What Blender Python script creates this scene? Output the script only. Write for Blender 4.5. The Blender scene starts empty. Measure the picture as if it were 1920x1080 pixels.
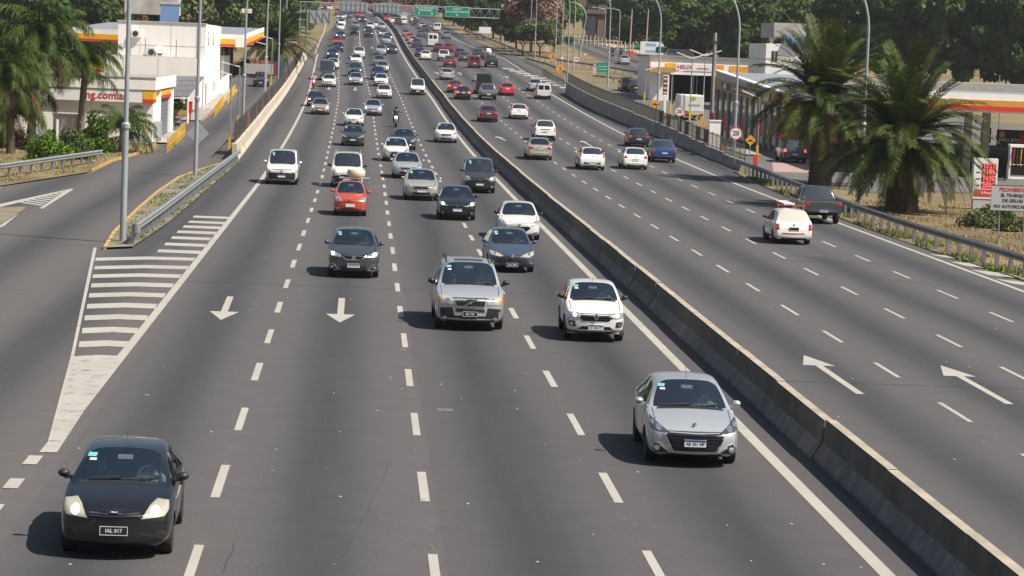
import bpy, bmesh, math, random
import numpy as np
from mathutils import Vector, Matrix, Euler
from mathutils.bvhtree import BVHTree
from mathutils.geometry import delaunay_2d_cdt
R = math.radians
random.seed(7); RNG = np.random.default_rng(7)
SC = bpy.context.scene
COL = SC.collection
# ------------------------------------------------------------------ camera
FPX, CAM_H, ROLL = 5000.0, 7.5, R(2.0)
_d = np.array([686 - 960.0, 540 - 90.0, -FPX]); _d /= np.linalg.norm(_d)
_u = np.array([math.sin(ROLL), math.cos(ROLL), 0]); _u -= _u.dot(_d) * _d; _u /= np.linalg.norm(_u)
_x = np.cross(_d, _u)
cam_d = bpy.data.cameras.new('camera'); cam = bpy.data.objects.new('camera', cam_d); COL.objects.link(cam)
cam_d.sensor_width = 36.0; cam_d.lens = FPX / 1920 * 36.0; cam_d.clip_end = 6000; cam_d.clip_start = 0.5
cam.matrix_world = Matrix(((_x[0], _x[1], _x[2], 0), (_d[0], _d[1], _d[2], 0), (_u[0], _u[1], _u[2], CAM_H), (0, 0, 0, 1)))
SC.camera = cam
# ------------------------------------------------------------------ daylight
SUN_EL, SUN_AZ = R(53), R(116)          # azimuth clockwise from +Y: sun stands to the right, a little behind the viewer
world = bpy.data.worlds.new('World'); SC.world = world; world.use_nodes = True
wn = world.node_tree; bg = wn.nodes['Background']
sky = wn.nodes.new('ShaderNodeTexSky'); sky.sky_type = 'NISHITA'; sky.sun_disc = False
sky.sun_elevation = SUN_EL; sky.sun_rotation = SUN_AZ; sky.air_density = 1.3; sky.dust_density = 2.5
wn.links.new(sky.outputs[0], bg.inputs[0]); bg.inputs[1].default_value = 0.052
sl = bpy.data.lights.new('sun', 'SUN'); sl.energy = 4.8; sl.angle = R(0.6); sl.color = (1.0, 0.93, 0.83)
sun = bpy.data.objects.new('sun', sl); COL.objects.link(sun)
sun_dir = Vector((math.sin(SUN_AZ) * math.cos(SUN_EL), math.cos(SUN_AZ) * math.cos(SUN_EL), math.sin(SUN_EL)))
sun.rotation_euler = sun_dir.to_track_quat('Z', 'Y').to_euler(); sun.location = (60, 0, 80)
vs = SC.view_settings; vs.view_transform = 'Standard'; vs.look = 'None'; vs.gamma = 1; vs.use_curve_mapping = False
vs.exposure = 0.58
SC.cycles.max_bounces = 6; SC.cycles.transparent_max_bounces = 12; SC.cycles.volume_bounces = 0
SC.cycles.use_denoising = True
# ------------------------------------------------------------------ terrain and measuring helpers
def zr(Y):                                # the motorway climbs gently beyond 130 m
    Y = np.asarray(Y, float); q = .83e-4; z1 = q * 200 ** 2; s1 = 2 * q * 200
    return np.where(Y < 130, 0, np.where(Y < 330, q * (Y - 130) ** 2, np.where(Y < 900, z1 + s1 * (Y - 330), z1 + s1 * 570 + .002 * (Y - 900))))
def zg(Y): return float(zr(Y))
_CY = [0, 150, 190, 229, 289, 345, 395, 449, 555, 606, 656, 760, 900, 1200]
_CX = [0, 0, -.15, -.27, -.5, -1.15, -1.75, -2.2, -2.7, -3.3, -4.2, -7, -13, -30]
def cx(Y): return float(np.interp(Y, _CY, _CX))
def at(px, py, dz=0.0):                   # point of the ground (raised by dz) that the photograph shows at (px, py)
    c = np.array([px - 960, 540 - py, -FPX]); r = np.array([c @ _x, c @ _d, c @ _u]); r /= r[1]
    Ys = np.linspace(15, 1800, 3600); v = CAM_H + r[2] * Ys - (zr(Ys) + dz); i = np.where(v < 0)[0]
    if len(i) == 0: a = 900.0
    else:
        a, b = Ys[max(i[0] - 1, 0)], Ys[i[0]]
        for _ in range(30):
            m = (a + b) / 2
            if CAM_H + r[2] * m - (zg(m) + dz) < 0: b = m
            else: a = m
    return Vector((r[0] * a, a, zg(a) + dz))
def atY(px, py, Y):                       # point at distance Y along the road seen at (px, py)
    c = np.array([px - 960, 540 - py, -FPX]); r = np.array([c @ _x, c @ _d, c @ _u]); r /= r[1]
    return Vector((r[0] * Y, Y, CAM_H + r[2] * Y))
def ground(x, y, dz=0.0): return Vector((x, y, zg(y) + dz))
# ------------------------------------------------------------------ materials
MATS = {}
def mat(name, col, rough=.6, metal=0, var=0, scale=4, coat=0, emit=0, bump=0, spec=.5, attr=False, obj_rand=0, detail=4, world=False):
    if name in MATS: return MATS[name]
    m = bpy.data.materials.new(name); m.use_nodes = True; nt = m.node_tree; b = nt.nodes['Principled BSDF']; MATS[name] = m
    b.inputs['Base Color'].default_value = (*col, 1); b.inputs['Roughness'].default_value = rough; b.inputs['Metallic'].default_value = metal
    b.inputs['Coat Weight'].default_value = coat; b.inputs['Coat Roughness'].default_value = .04; b.inputs['Specular IOR Level'].default_value = spec
    m.diffuse_color = (*col, 1)
    if emit: b.inputs['Emission Color'].default_value = (*col, 1); b.inputs['Emission Strength'].default_value = emit
    L = nt.links.new
    if var or bump or attr or obj_rand:
        tc = nt.nodes.new('ShaderNodeTexCoord'); nz = nt.nodes.new('ShaderNodeTexNoise'); nz.inputs['Scale'].default_value = scale; nz.inputs['Detail'].default_value = detail
        L(tc.outputs['Object'] if not world else nt.nodes.new('ShaderNodeNewGeometry').outputs['Position'], nz.inputs['Vector'])
        hs = nt.nodes.new('ShaderNodeHueSaturation'); hs.inputs['Color'].default_value = (*col, 1)
        mr = nt.nodes.new('ShaderNodeMapRange'); mr.inputs['From Min'].default_value = .25; mr.inputs['From Max'].default_value = .75
        mr.inputs['To Min'].default_value = 1 - var; mr.inputs['To Max'].default_value = 1 + var; L(nz.outputs['Fac'], mr.inputs['Value'])
        src = mr.outputs[0]
        if attr:
            at_ = nt.nodes.new('ShaderNodeAttribute'); at_.attribute_name = 'tone'
            mu = nt.nodes.new('ShaderNodeMath'); mu.operation = 'MULTIPLY'; L(src, mu.inputs[0]); L(at_.outputs['Fac'], mu.inputs[1]); src = mu.outputs[0]
        if obj_rand:
            oi = nt.nodes.new('ShaderNodeObjectInfo'); m2 = nt.nodes.new('ShaderNodeMapRange'); m2.inputs['To Min'].default_value = 1 - obj_rand; m2.inputs['To Max'].default_value = 1 + obj_rand
            L(oi.outputs['Random'], m2.inputs['Value']); mu = nt.nodes.new('ShaderNodeMath'); mu.operation = 'MULTIPLY'; L(src, mu.inputs[0]); L(m2.outputs[0], mu.inputs[1]); src = mu.outputs[0]
        L(src, hs.inputs['Value']); L(hs.outputs[0], b.inputs['Base Color'])
        if bump:
            bp = nt.nodes.new('ShaderNodeBump'); bp.inputs['Strength'].default_value = bump; bp.inputs['Distance'].default_value = .02; L(nz.outputs['Fac'], bp.inputs['Height']); L(bp.outputs[0], b.inputs['Normal'])
    return m
def road_mat(name, u0, period, col, seam=None):
    m = bpy.data.materials.new(name); m.use_nodes = True; nt = m.node_tree; N = nt.nodes.new; L = nt.links.new; b = nt.nodes['Principled BSDF']; b.inputs['Roughness'].default_value = .82; b.inputs['Specular IOR Level'].default_value = .3
    uv = N('ShaderNodeUVMap'); uv.uv_map = 'road'; sep = N('ShaderNodeSeparateXYZ'); L(uv.outputs[0], sep.inputs[0])
    def math_(op, a, bb=None):
        n = N('ShaderNodeMath'); n.operation = op
        for k, v in enumerate((a, bb)):
            if v is None: continue
            if isinstance(v, (int, float)): n.inputs[k].default_value = v
            else: L(v, n.inputs[k])
        return n.outputs[0]
    wob = N('ShaderNodeTexNoise'); wob.inputs['Scale'].default_value = 1; mp0 = N('ShaderNodeMapping'); mp0.inputs['Scale'].default_value = (.25, .03, 1); L(uv.outputs[0], mp0.inputs[0]); L(mp0.outputs[0], wob.inputs['Vector'])
    uu = math_('ADD', sep.outputs[0], math_('MULTIPLY', math_('SUBTRACT', wob.outputs['Fac'], .5), .5))
    ph = math_('MULTIPLY', math_('SUBTRACT', uu, u0), 2 * math.pi / period)
    lane = math_('MULTIPLY', math_('SUBTRACT', 1, math_('COSINE', ph)), .5)          # 1 in the middle of a lane (oil and rubber), 0 at its lines
    lane = math_('POWER', lane, 1.5)
    n1 = N('ShaderNodeTexNoise'); n1.inputs['Scale'].default_value = 1; n1.inputs['Detail'].default_value = 6; mp = N('ShaderNodeMapping'); mp.inputs['Scale'].default_value = (1.3, .05, 1); L(uv.outputs[0], mp.inputs[0]); L(mp.outputs[0], n1.inputs['Vector'])
    n2 = N('ShaderNodeTexNoise'); n2.inputs['Scale'].default_value = 1.2; n2.inputs['Detail'].default_value = 8; L(uv.outputs[0], n2.inputs['Vector'])
    n3 = N('ShaderNodeTexNoise'); n3.inputs['Scale'].default_value = 22; n3.inputs['Detail'].default_value = 3; L(uv.outputs[0], n3.inputs['Vector'])
    v = math_('SUBTRACT', 1.10, math_('MULTIPLY', lane, math_('ADD', .26, math_('MULTIPLY', n1.outputs['Fac'], .42))))
    v = math_('MULTIPLY', v, math_('ADD', .86, math_('MULTIPLY', n2.outputs['Fac'], .28)))
    v = math_('MULTIPLY', v, math_('ADD', .50, math_('MULTIPLY', n3.outputs['Fac'], 1.0)))
    n4 = N('ShaderNodeTexNoise'); n4.inputs['Scale'].default_value = 55; n4.inputs['Detail'].default_value = 2; L(uv.outputs[0], n4.inputs['Vector']); v = math_('MULTIPLY', v, math_('ADD', .55, math_('MULTIPLY', n4.outputs['Fac'], .9)))
    if seam is not None: v = math_('MULTIPLY', v, math_('SUBTRACT', 1, math_('MULTIPLY', math_('GREATER_THAN', sep.outputs[0], seam), .10)))
    hs = N('ShaderNodeHueSaturation'); hs.inputs['Color'].default_value = (*col, 1); L(v, hs.inputs['Value'])
    mx = N('ShaderNodeMixRGB'); mx.inputs[2].default_value = (col[0] * .93, col[1] * 1.0, col[2] * 1.1, 1); mx.blend_type = 'MULTIPLY'
    tint = N('ShaderNodeMixRGB'); tint.inputs[1].default_value = (1.03, 1.0, .985, 1); tint.inputs[2].default_value = (.94, 1.0, 1.06, 1); L(lane, tint.inputs[0])
    fin = N('ShaderNodeMixRGB'); fin.blend_type = 'MULTIPLY'; fin.inputs[0].default_value = 1; L(hs.outputs[0], fin.inputs[1]); L(tint.outputs[0], fin.inputs[2]); L(fin.outputs[0], b.inputs['Base Color'])
    bp = N('ShaderNodeBump'); bp.inputs['Strength'].default_value = .25; bp.inputs['Distance'].default_value = .01; L(n3.outputs['Fac'], bp.inputs['Height']); L(bp.outputs[0], b.inputs['Normal'])
    MATS[name] = m; return m
def paint_mat(name, col, worn=.5):      # road paint: chipped and rubbed away in specks
    m = bpy.data.materials.new(name); m.use_nodes = True; nt = m.node_tree; N = nt.nodes.new; L = nt.links.new; b = nt.nodes['Principled BSDF']; b.inputs['Roughness'].default_value = .7
    g = N('ShaderNodeNewGeometry'); n1 = N('ShaderNodeTexNoise'); n1.inputs['Scale'].default_value = 2.2; n1.inputs['Detail'].default_value = 9; n1.inputs['Roughness'].default_value = .75; L(g.outputs['Position'], n1.inputs['Vector'])
    n2 = N('ShaderNodeTexNoise'); n2.inputs['Scale'].default_value = .5; n2.inputs['Detail'].default_value = 3; L(g.outputs['Position'], n2.inputs['Vector'])
    cr = N('ShaderNodeValToRGB'); cr.color_ramp.elements[0].position = .62 - .05 * worn; cr.color_ramp.elements[1].position = .66; cr.color_ramp.elements[0].color = (*col, 1); cr.color_ramp.elements[1].color = (.16, .15, .145, 1)
    L(n1.outputs['Fac'], cr.inputs[0])
    mx = N('ShaderNodeMixRGB'); mx.blend_type = 'MULTIPLY'; mx.inputs[0].default_value = .35; L(cr.outputs[0], mx.inputs[1]); L(n2.outputs['Color'], mx.inputs[2])
    L(cr.outputs[0], mx.inputs[1]); hs = N('ShaderNodeHueSaturation'); hs.inputs['Saturation'].default_value = 1; L(cr.outputs[0], hs.inputs['Color'])
    mr = N('ShaderNodeMapRange'); mr.inputs['To Min'].default_value = .78; mr.inputs['To Max'].default_value = 1.12; L(n2.outputs['Fac'], mr.inputs['Value']); L(mr.outputs[0], hs.inputs['Value']); L(hs.outputs[0], b.inputs['Base Color'])
    MATS[name] = m; return m
def specks_mat(name, col, dens):      # remains of worn-off paint: specks, nothing between them
    m = bpy.data.materials.new(name); m.use_nodes = True; nt = m.node_tree; N = nt.nodes.new; L = nt.links.new; b = nt.nodes['Principled BSDF']; b.inputs['Base Color'].default_value = (*col, 1); b.inputs['Roughness'].default_value = .8
    g = N('ShaderNodeNewGeometry'); n1 = N('ShaderNodeTexNoise'); n1.inputs['Scale'].default_value = 14; n1.inputs['Detail'].default_value = 4; L(g.outputs['Position'], n1.inputs['Vector']); n2 = N('ShaderNodeTexNoise'); n2.inputs['Scale'].default_value = .9; L(g.outputs['Position'], n2.inputs['Vector'])
    ad = N('ShaderNodeMath'); ad.operation = 'MULTIPLY_ADD'; ad.inputs[1].default_value = .35; L(n2.outputs['Fac'], ad.inputs[0]); L(n1.outputs['Fac'], ad.inputs[2]); mr = N('ShaderNodeMapRange'); mr.inputs['From Min'].default_value = dens; mr.inputs['From Max'].default_value = dens + .06; mr.inputs['To Max'].default_value = .8; L(ad.outputs[0], mr.inputs['Value'])
    t = N('ShaderNodeBsdfTransparent'); mx = N('ShaderNodeMixShader'); L(mr.outputs[0], mx.inputs[0]); L(t.outputs[0], mx.inputs[1]); L(b.outputs[0], mx.inputs[2]); L(mx.outputs[0], nt.nodes['Material Output'].inputs[0]); MATS[name] = m; return m
def glass_mat(name, tint, refl=1.0):
    m = bpy.data.materials.new(name); m.use_nodes = True; nt = m.node_tree; N = nt.nodes.new; L = nt.links.new
    nt.nodes.remove(nt.nodes['Principled BSDF']); out = nt.nodes['Material Output']
    tr = N('ShaderNodeBsdfTransparent'); tr.inputs[0].default_value = (*tint, 1); gl = N('ShaderNodeBsdfGlossy'); gl.inputs['Roughness'].default_value = .03; gl.inputs[0].default_value = (refl * .88, refl * .98, refl, 1)
    lw = N('ShaderNodeLayerWeight'); lw.inputs[0].default_value = .36; mx = N('ShaderNodeMixShader'); ad = N('ShaderNodeMath'); ad.operation = 'ADD'; ad.use_clamp = True; ad.inputs[1].default_value = .20; L(lw.outputs['Fresnel'], ad.inputs[0]); L(ad.outputs[0], mx.inputs[0]); L(tr.outputs[0], mx.inputs[1]); L(gl.outputs[0], mx.inputs[2]); L(mx.outputs[0], out.inputs[0])
    MATS[name] = m; return m
# ------------------------------------------------------------------ objects and tags
def tag(o, label=None, cat=None, group=None, kind=None):
    if label: o['label'] = label
    if cat: o['category'] = cat
    if group: o['group'] = group
    if kind: o['kind'] = kind
    return o
def empty(name, loc=(0, 0, 0), rz=0, label=None, cat=None, group=None):
    o = bpy.data.objects.new(name, None); o.empty_display_size = .3; COL.objects.link(o); o.location = loc; o.rotation_euler = (0, 0, rz); return tag(o, label, cat, group)
def link(name, me, parent=None, m=None, loc=None, rot=None, scale=None):
    o = bpy.data.objects.new(name, me); COL.objects.link(o)
    if parent: o.parent = parent
    if loc is not None: o.location = loc
    if rot is not None: o.rotation_euler = rot
    if scale is not None: o.scale = scale
    if m is not None:
        if not me.materials: me.materials.append(m)
        elif me.materials[0] is not m:
            o.material_slots[0].link = 'OBJECT'; o.material_slots[0].material = m
    return o
class MB:
    """collects simple solids into one mesh"""
    def __init__(s): s.v = []; s.f = []; s.mi = []; s.m = 0
    def add(s, vs, fs):
        n = len(s.v); s.v += [tuple(v) for v in vs]; s.f += [tuple(i + n for i in f) for f in fs]; s.mi += [s.m] * len(fs); return s
    def box(s, x0, x1, y0, y1, z0, z1, M=None, taper=0):
        vs = [(x0, y0, z0), (x1, y0, z0), (x1, y1, z0), (x0, y1, z0), (x0 + taper, y0 + taper, z1), (x1 - taper, y0 + taper, z1), (x1 - taper, y1 - taper, z1), (x0 + taper, y1 - taper, z1)]
        if M is not None: vs = [M @ Vector(v) for v in vs]
        return s.add(vs, [(3, 2, 1, 0), (4, 5, 6, 7), (0, 1, 5, 4), (1, 2, 6, 5), (2, 3, 7, 6), (3, 0, 4, 7)])
    def bar(s, a, b, r, n=6, r2=None):
        a, b = Vector(a), Vector(b); r2 = r if r2 is None else r2; d = (b - a).normalized(); q = d.orthogonal().normalized(); w = d.cross(q)
        vs = []
        for p, rr in ((a, r), (b, r2)):
            for k in range(n):
                t = 2 * math.pi * k / n; vs.append(p + (q * math.cos(t) + w * math.sin(t)) * rr)
        return s.add(vs, [(k, (k + 1) % n, n + (k + 1) % n, n + k) for k in range(n)] + [tuple(range(n - 1, -1, -1)), tuple(range(n, 2 * n))])
    def tube(s, pts, rads, n=8):
        pts = [Vector(p) for p in pts]; vs = []; q = None
        for i, p in enumerate(pts):
            d = (pts[min(i + 1, len(pts) - 1)] - pts[max(i - 1, 0)]).normalized()
            q = d.orthogonal().normalized() if q is None else (q - d * q.dot(d)).normalized()
            w = d.cross(q)
            for k in range(n):
                t = 2 * math.pi * k / n; vs.append(p + (q * math.cos(t) + w * math.sin(t)) * rads[i])
        fs = [(i * n + k, i * n + (k + 1) % n, (i + 1) * n + (k + 1) % n, (i + 1) * n + k) for i in range(len(pts) - 1) for k in range(n)]
        return s.add(vs, fs + [tuple(range(n - 1, -1, -1)), tuple(range((len(pts) - 1) * n, len(pts) * n))])
    def lathe(s, prof, n=20, axis='z', M=None):
        vs = []
        for r, h in prof:
            for k in range(n):
                t = 2 * math.pi * k / n; c, d = r * math.cos(t), r * math.sin(t)
                vs.append((c, d, h) if axis == 'z' else ((h, c, d) if axis == 'x' else (d, h, c)))
        if M is not None: vs = [M @ Vector(v) for v in vs]
        m = len(prof)
        fs = [(i * n + k, i * n + (k + 1) % n, (i + 1) * n + (k + 1) % n, (i + 1) * n + k) for i in range(m - 1) for k in range(n)]
        return s.add(vs, fs + [tuple(range(n - 1, -1, -1)), tuple(range((m - 1) * n, m * n))])
    def prism(s, poly, a, b, axis='y', M=None):
        def P(u, v, t): return (u, t, v) if axis == 'y' else ((t, u, v) if axis == 'x' else (u, v, t))
        n = len(poly); vs = [P(u, v, a) for u, v in poly] + [P(u, v, b) for u, v in poly]
        if M is not None: vs = [M @ Vector(v) for v in vs]
        return s.add(vs, [tuple(range(n)), tuple(range(2 * n - 1, n - 1, -1))] + [(k, n + k, n + (k + 1) % n, (k + 1) % n) for k in range(n)])
    def quad(s, a, b, c, d): return s.add([a, b, c, d], [(0, 1, 2, 3)])
    def mesh(s, name, smooth=False, mats=()):
        me = bpy.data.meshes.new(name); me.from_pydata(s.v, [], s.f); bm = bmesh.new(); bm.from_mesh(me); bmesh.ops.recalc_face_normals(bm, faces=bm.faces); bm.to_mesh(me); bm.free()
        for m in mats: me.materials.append(m)
        if mats and len(mats) > 1: me.polygons.foreach_set('material_index', s.mi)
        if smooth:
            me.polygons.foreach_set('use_smooth', [True] * len(me.polygons))
            try: me.set_sharp_from_angle(angle=R(40))
            except Exception: pass
        me.update(); return me
    def build(s, name, m, parent=None, smooth=False, loc=None, rot=None, label=None, cat=None, group=None, kind=None):
        o = link(name, s.mesh(name, smooth), parent, m, loc, rot); return tag(o, label, cat, group, kind)
def box(name, x0, x1, y0, y1, z0, z1, m, parent=None, **k): return MB().box(x0, x1, y0, y1, z0, z1).build(name, m, parent, **k)
def text_mesh(s, size, ext=.004, align='CENTER', cache={}):
    key = (s, size, ext, align)
    if key in cache: return cache[key]
    cu = bpy.data.curves.new('lettering', 'FONT'); cu.body = s; cu.size = size; cu.extrude = ext; cu.align_x = align; cu.align_y = 'CENTER'; cu.resolution_u = 2; cu.offset = size * .018
    o = bpy.data.objects.new('lettering', cu); COL.objects.link(o); dg = bpy.context.evaluated_depsgraph_get(); me = bpy.data.meshes.new_from_object(o.evaluated_get(dg)); bpy.data.objects.remove(o); cache[key] = me; return me
def lettering(s, size, m, parent, loc, rot=(math.pi / 2, 0, 0), name='lettering', align='CENTER', sx=1, ext=.004):
    return link(name, text_mesh(s, size, ext, align), parent, m, loc, rot, (sx, 1, 1))
def sheet(name, poly, m, dz, parent=None, kind='structure', step=10, label=None, uvoff=0):
    """flat surface laid on the terrain; poly = (x, y) corners"""
    bm = bmesh.new(); bm.faces.new([bm.verts.new((p[0], p[1], 0)) for p in poly])
    ys = [p[1] for p in poly]; y = 130
    while y < max(ys):
        if y > min(ys): bmesh.ops.bisect_plane(bm, geom=bm.verts[:] + bm.edges[:] + bm.faces[:], plane_co=(0, y, 0), plane_no=(0, 1, 0))
        y += step if y < 340 else 40
    bmesh.ops.triangulate(bm, faces=bm.faces[:]); bmesh.ops.recalc_face_normals(bm, faces=bm.faces)
    if bm.faces and sum(f.normal.z for f in bm.faces) < 0: bmesh.ops.reverse_faces(bm, faces=bm.faces[:])
    uvl = bm.loops.layers.uv.new('road')
    for v in bm.verts: v.co.z = zg(v.co.y) + dz
    for f in bm.faces:
        for l in f.loops: l[uvl].uv = (l.vert.co.x - cx(l.vert.co.y), l.vert.co.y)
    me = bpy.data.meshes.new(name); bm.to_mesh(me); bm.free(); o = link(name, me, parent, m); return tag(o, label, None, None, kind)
def strip_mesh(name, x0, x1, Y0, Y1, dz, step=6):
    """ribbon along the road between two lateral offsets (numbers or functions of Y)"""
    n = max(1, int((Y1 - Y0) / step)); f0 = x0 if callable(x0) else (lambda Y: x0); f1 = x1 if callable(x1) else (lambda Y: x1); vs = []; fs = []
    for i in range(n + 1):
        Y = Y0 + (Y1 - Y0) * i / n; c = cx(Y); z = zg(Y) + dz; vs += [(f0(Y) + c, Y, z), (f1(Y) + c, Y, z)]
        if i: k = 2 * i; fs.append((k - 2, k - 1, k + 1, k))
    me = bpy.data.meshes.new(name); me.from_pydata(vs, [], fs); uv = me.uv_layers.new(name='road')
    for l in me.loops: v = me.vertices[l.vertex_index].co; uv.data[l.index].uv = (v.x - cx(v.y), v.y)
    return me
def smooth_obj(me):
    me.polygons.foreach_set('use_smooth', [True] * len(me.polygons))
# ------------------------------------------------------------------ ground, roads and paint
asphalt_l = road_mat('asphalt, carriageway on the left', -2.2, 3.37, (.079, .0765, .0795), 1.43)
asphalt_r = road_mat('asphalt, carriageway on the right', 9.95, 3.27, (.077, .0745, .077))
asphalt_s = road_mat('asphalt, side roads', -13.6, 3.9, (.088, .084, .085))
asphalt_old = mat('asphalt, station yard', (.115, .107, .103), .85, var=.2, scale=.35, detail=8)
grass_m = mat('dry lawn', (.165, .128, .060), .9, var=.4, scale=.12, detail=9)
verge_m = mat('verge of soil and short grass', (.175, .15, .105), .9, var=.5, scale=.6, detail=8)
paint_w = paint_mat('white road paint', (.385, .37, .325)); paint_worn = paint_mat('worn white road paint', (.38, .365, .33), 1.9)
paint_y = mat('yellow kerb paint', (.40, .27, .085), .8, var=.45, scale=1.5)
conc = mat('barrier concrete', (.335, .295, .23), .85, world=True, var=.28, scale=1.1, bump=.3, detail=9)
face_shade = mat('barrier face with painted shade', (.098, .088, .075), .9, world=True, var=.35, scale=1.4, bump=.3, detail=9); scuff = mat('scuffed barrier foot with painted shade', (.165, .157, .147), .9, world=True, var=.4, scale=2.2, bump=.3, detail=9)  # shade of the barrier's sides put into their colour; the paler foot also scuffed
conc2 = mat('wall concrete', (.26, .245, .225), .85, world=True, var=.35, scale=.7, bump=.3, detail=9)
conc_l = mat('pale wall concrete', (.48, .43, .34), .85, world=True, var=.22, scale=.8, bump=.3, detail=8)
pave = mat('pavement concrete', (.30, .28, .26), .85, var=.18, scale=.8)
galv = mat('galvanised steel', (.34, .36, .37), .5, .6, world=True, var=.15, scale=3)
galv_d = mat('weathered guard rail steel', (.24, .245, .25), .55, .6, world=True, var=.25, scale=2)
pole_m = mat('grey painted lamp post', (.36, .40, .42), .45, .3, var=.1, scale=2)
black = mat('black rubber and plastic', (.012, .012, .013), .55)
dark_m = mat('dark steel', (.05, .05, .05), .6, .3)
white_p = mat('white wall paint', (.86, .83, .79), .75, var=.06, scale=1.0, world=True, detail=8)
for n_ in list(white_p.node_tree.nodes):                     # rain streaks: the noise is drawn out downwards
    if n_.type == 'TEX_NOISE':
        mp_ = white_p.node_tree.nodes.new('ShaderNodeMapping'); mp_.inputs['Scale'].default_value = (1.4, 1.4, .16); lk_ = n_.inputs['Vector'].links[0].from_socket; white_p.node_tree.links.new(lk_, mp_.inputs[0]); white_p.node_tree.links.new(mp_.outputs[0], n_.inputs['Vector'])
yellow_s = mat('station yellow', (.80, .42, .015), .5); red_s = mat('station red', (.66, .03, .02), .5)
rust = mat('rusty fence panel', (.16, .075, .045), .8, var=.4, scale=3)
ground_o = sheet('ground', [(-900, -40), (900, -40), (900, 2400), (-900, 2400)], grass_m, -.03, step=8)
# left side: slip road and station road
sheet('side_road', [(-45, 15), (-4, 15), (-4, 90), (-7.0, 100), (-7.0, 420), (-14.0, 420), (-14.3, 300), (-14.9, 251), (-14.2, 204), (-13.8, 177), (-14.9, 162), (-14.9, 148), (-17.7, 132), (-24, 112), (-45, 70)], asphalt_s, .004)
sheet('station_yard', [(-14.2, 282), (-46, 282), (-46, 345), (-14.2, 345)], asphalt_old, .008)
sheet('station_yard', [(-14.4, 207), (-30, 207), (-30, 226), (-14.4, 226)], asphalt_old, .008)
def ll(Y): return float(np.interp(Y, [0, 90, 100, 168, 240, 420, 430, 620], [-5.0, -5.2, -7.4, -7.5, -8.0, -7.3, -9.0, -7.0])) - cx(Y) * (Y > 165)
def rr(Y): return float(np.interp(Y, [0, 100, 131, 173, 180, 226, 259, 301, 318, 345, 430, 480, 560, 640], [23.7, 23.8, 23.6, 24.6, 25.5, 25.7, 24.9, 24.0, 25.6, 26.6, 25.9, 23.0, 20.0, 18.5])) - cx(Y)
road_l = tag(link('road', strip_mesh('road', ll, 8.95, 14, 950, .010, 3), None, asphalt_l), 'carriageway of four lanes coming towards the viewer', kind='structure')
road_r = tag(link('road', strip_mesh('road', 9.2, rr, 14, 950, .010, 3), None, asphalt_r), 'carriageway of four lanes leading away to the right of the barrier', kind='structure')
DZ = .016
def line(par, x0, x1, Y0, Y1, m=paint_w, dz=DZ, name='edge_line', step=5): return link(name, strip_mesh(name, x0, x1, Y0, Y1, dz, step), par, m)
line(road_l, -5.62, -5.40, 48, 420); line(road_l, -6.05, -5.8, 420, 640); line(road_l, 7.88, 8.12, 14, 800)
line(road_r, 22.92, 23.12, 70, 330); line(road_r, lambda Y: rr(Y) - 3.6 - .1, lambda Y: rr(Y) - 3.6 + .1, 330, 640); line(road_r, 9.62, 9.74, 300, 800)
for k in range(0, 43):
    for x in (-2.22, 1.26, 4.55):
        Y = 36.2 + 7.7 * k
        if x > 4 : Y += .6
        link('lane_dash', strip_mesh('lane_dash', x - .075 - .012 * (k % 2), x + .07, Y + RNG.uniform(-.15, .15), Y + 3.2 + RNG.uniform(-.15, .15), DZ, 2), road_l, paint_w)
for k in range(0, 44):
    for x in (13.26, 16.52, 19.86):
        Y = 33.2 + 7.7 * k
        link('lane_dash', strip_mesh('lane_dash', x - .06, x + .06, Y + RNG.uniform(-.15, .15), Y + 3.1, DZ, 2), road_r, paint_w)
sp_m = specks_mat('specks of worn paint', (.34, .33, .30), .83)
for x in (-2.22, 1.26, 4.55): line(road_l, x - .10, x + .10, 34, 120, sp_m, .0135, name='worn_line')
for x in (13.26, 16.52, 19.86): line(road_r, x - .09, x + .09, 40, 120, sp_m, .0135, name='worn_line')
for x in (-2.22, 1.26, 4.55): line(road_l, x - .07, x + .07, 368, 760, paint_worn, name='far_lane_line')
for k in range(6):
    link('slip_road_dash', strip_mesh('slip_road_dash', -5.75, -5.5, 46.6 - 2.55 * k, 47.6 - 2.55 * k, DZ, 2), road_l, paint_w)
def poly_on(par, name, pxs, m=paint_w, dz=DZ):
    dz -= .003 * (name == 'chevron_bar')
    pts = [at(*p) for p in pxs]; o = sheet(name, [(p.x, p.y) for p in pts], m, dz, par, kind=None); return o
def arrow(par, tail, tip, L=None):
    a, b = at(*tail), at(*tip); d = (b - a); d.z = 0; n = d.length; d /= n; s = Vector((-d.y, d.x, 0)); h = 2.3
    pts = [a + s * .095, a + d * (n - h) + s * .095, a + d * (n - h) + s * .41, b, a + d * (n - h) - s * .41, a + d * (n - h) - s * .095, a - s * .095]
    sheet('lane_arrow', [(p.x, p.y) for p in pts], paint_w, DZ + .002, par, kind=None)
arrow(road_l, (432, 557), (414, 601)); arrow(road_l, (641, 560), (637, 606)); arrow(road_l, (618, 163), (616, 168.5)); arrow(road_l, (666, 164), (666, 170)); arrow(road_l, (697, 88), (697, 91))
arrow(road_r, (1613, 740), (1507, 667)); arrow(road_r, (1893, 759), (1763, 686)); arrow(road_r, (948, 264), (931, 256)); arrow(road_r, (1110, 275), (1090, 264)); arrow(road_r, (823, 140), (817, 135)); arrow(road_r, (865, 141), (860, 136)); arrow(road_r, (953, 147), (948, 143))
q = lambda x, y: (x / 2.25, 400 + y / 2.25)
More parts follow.
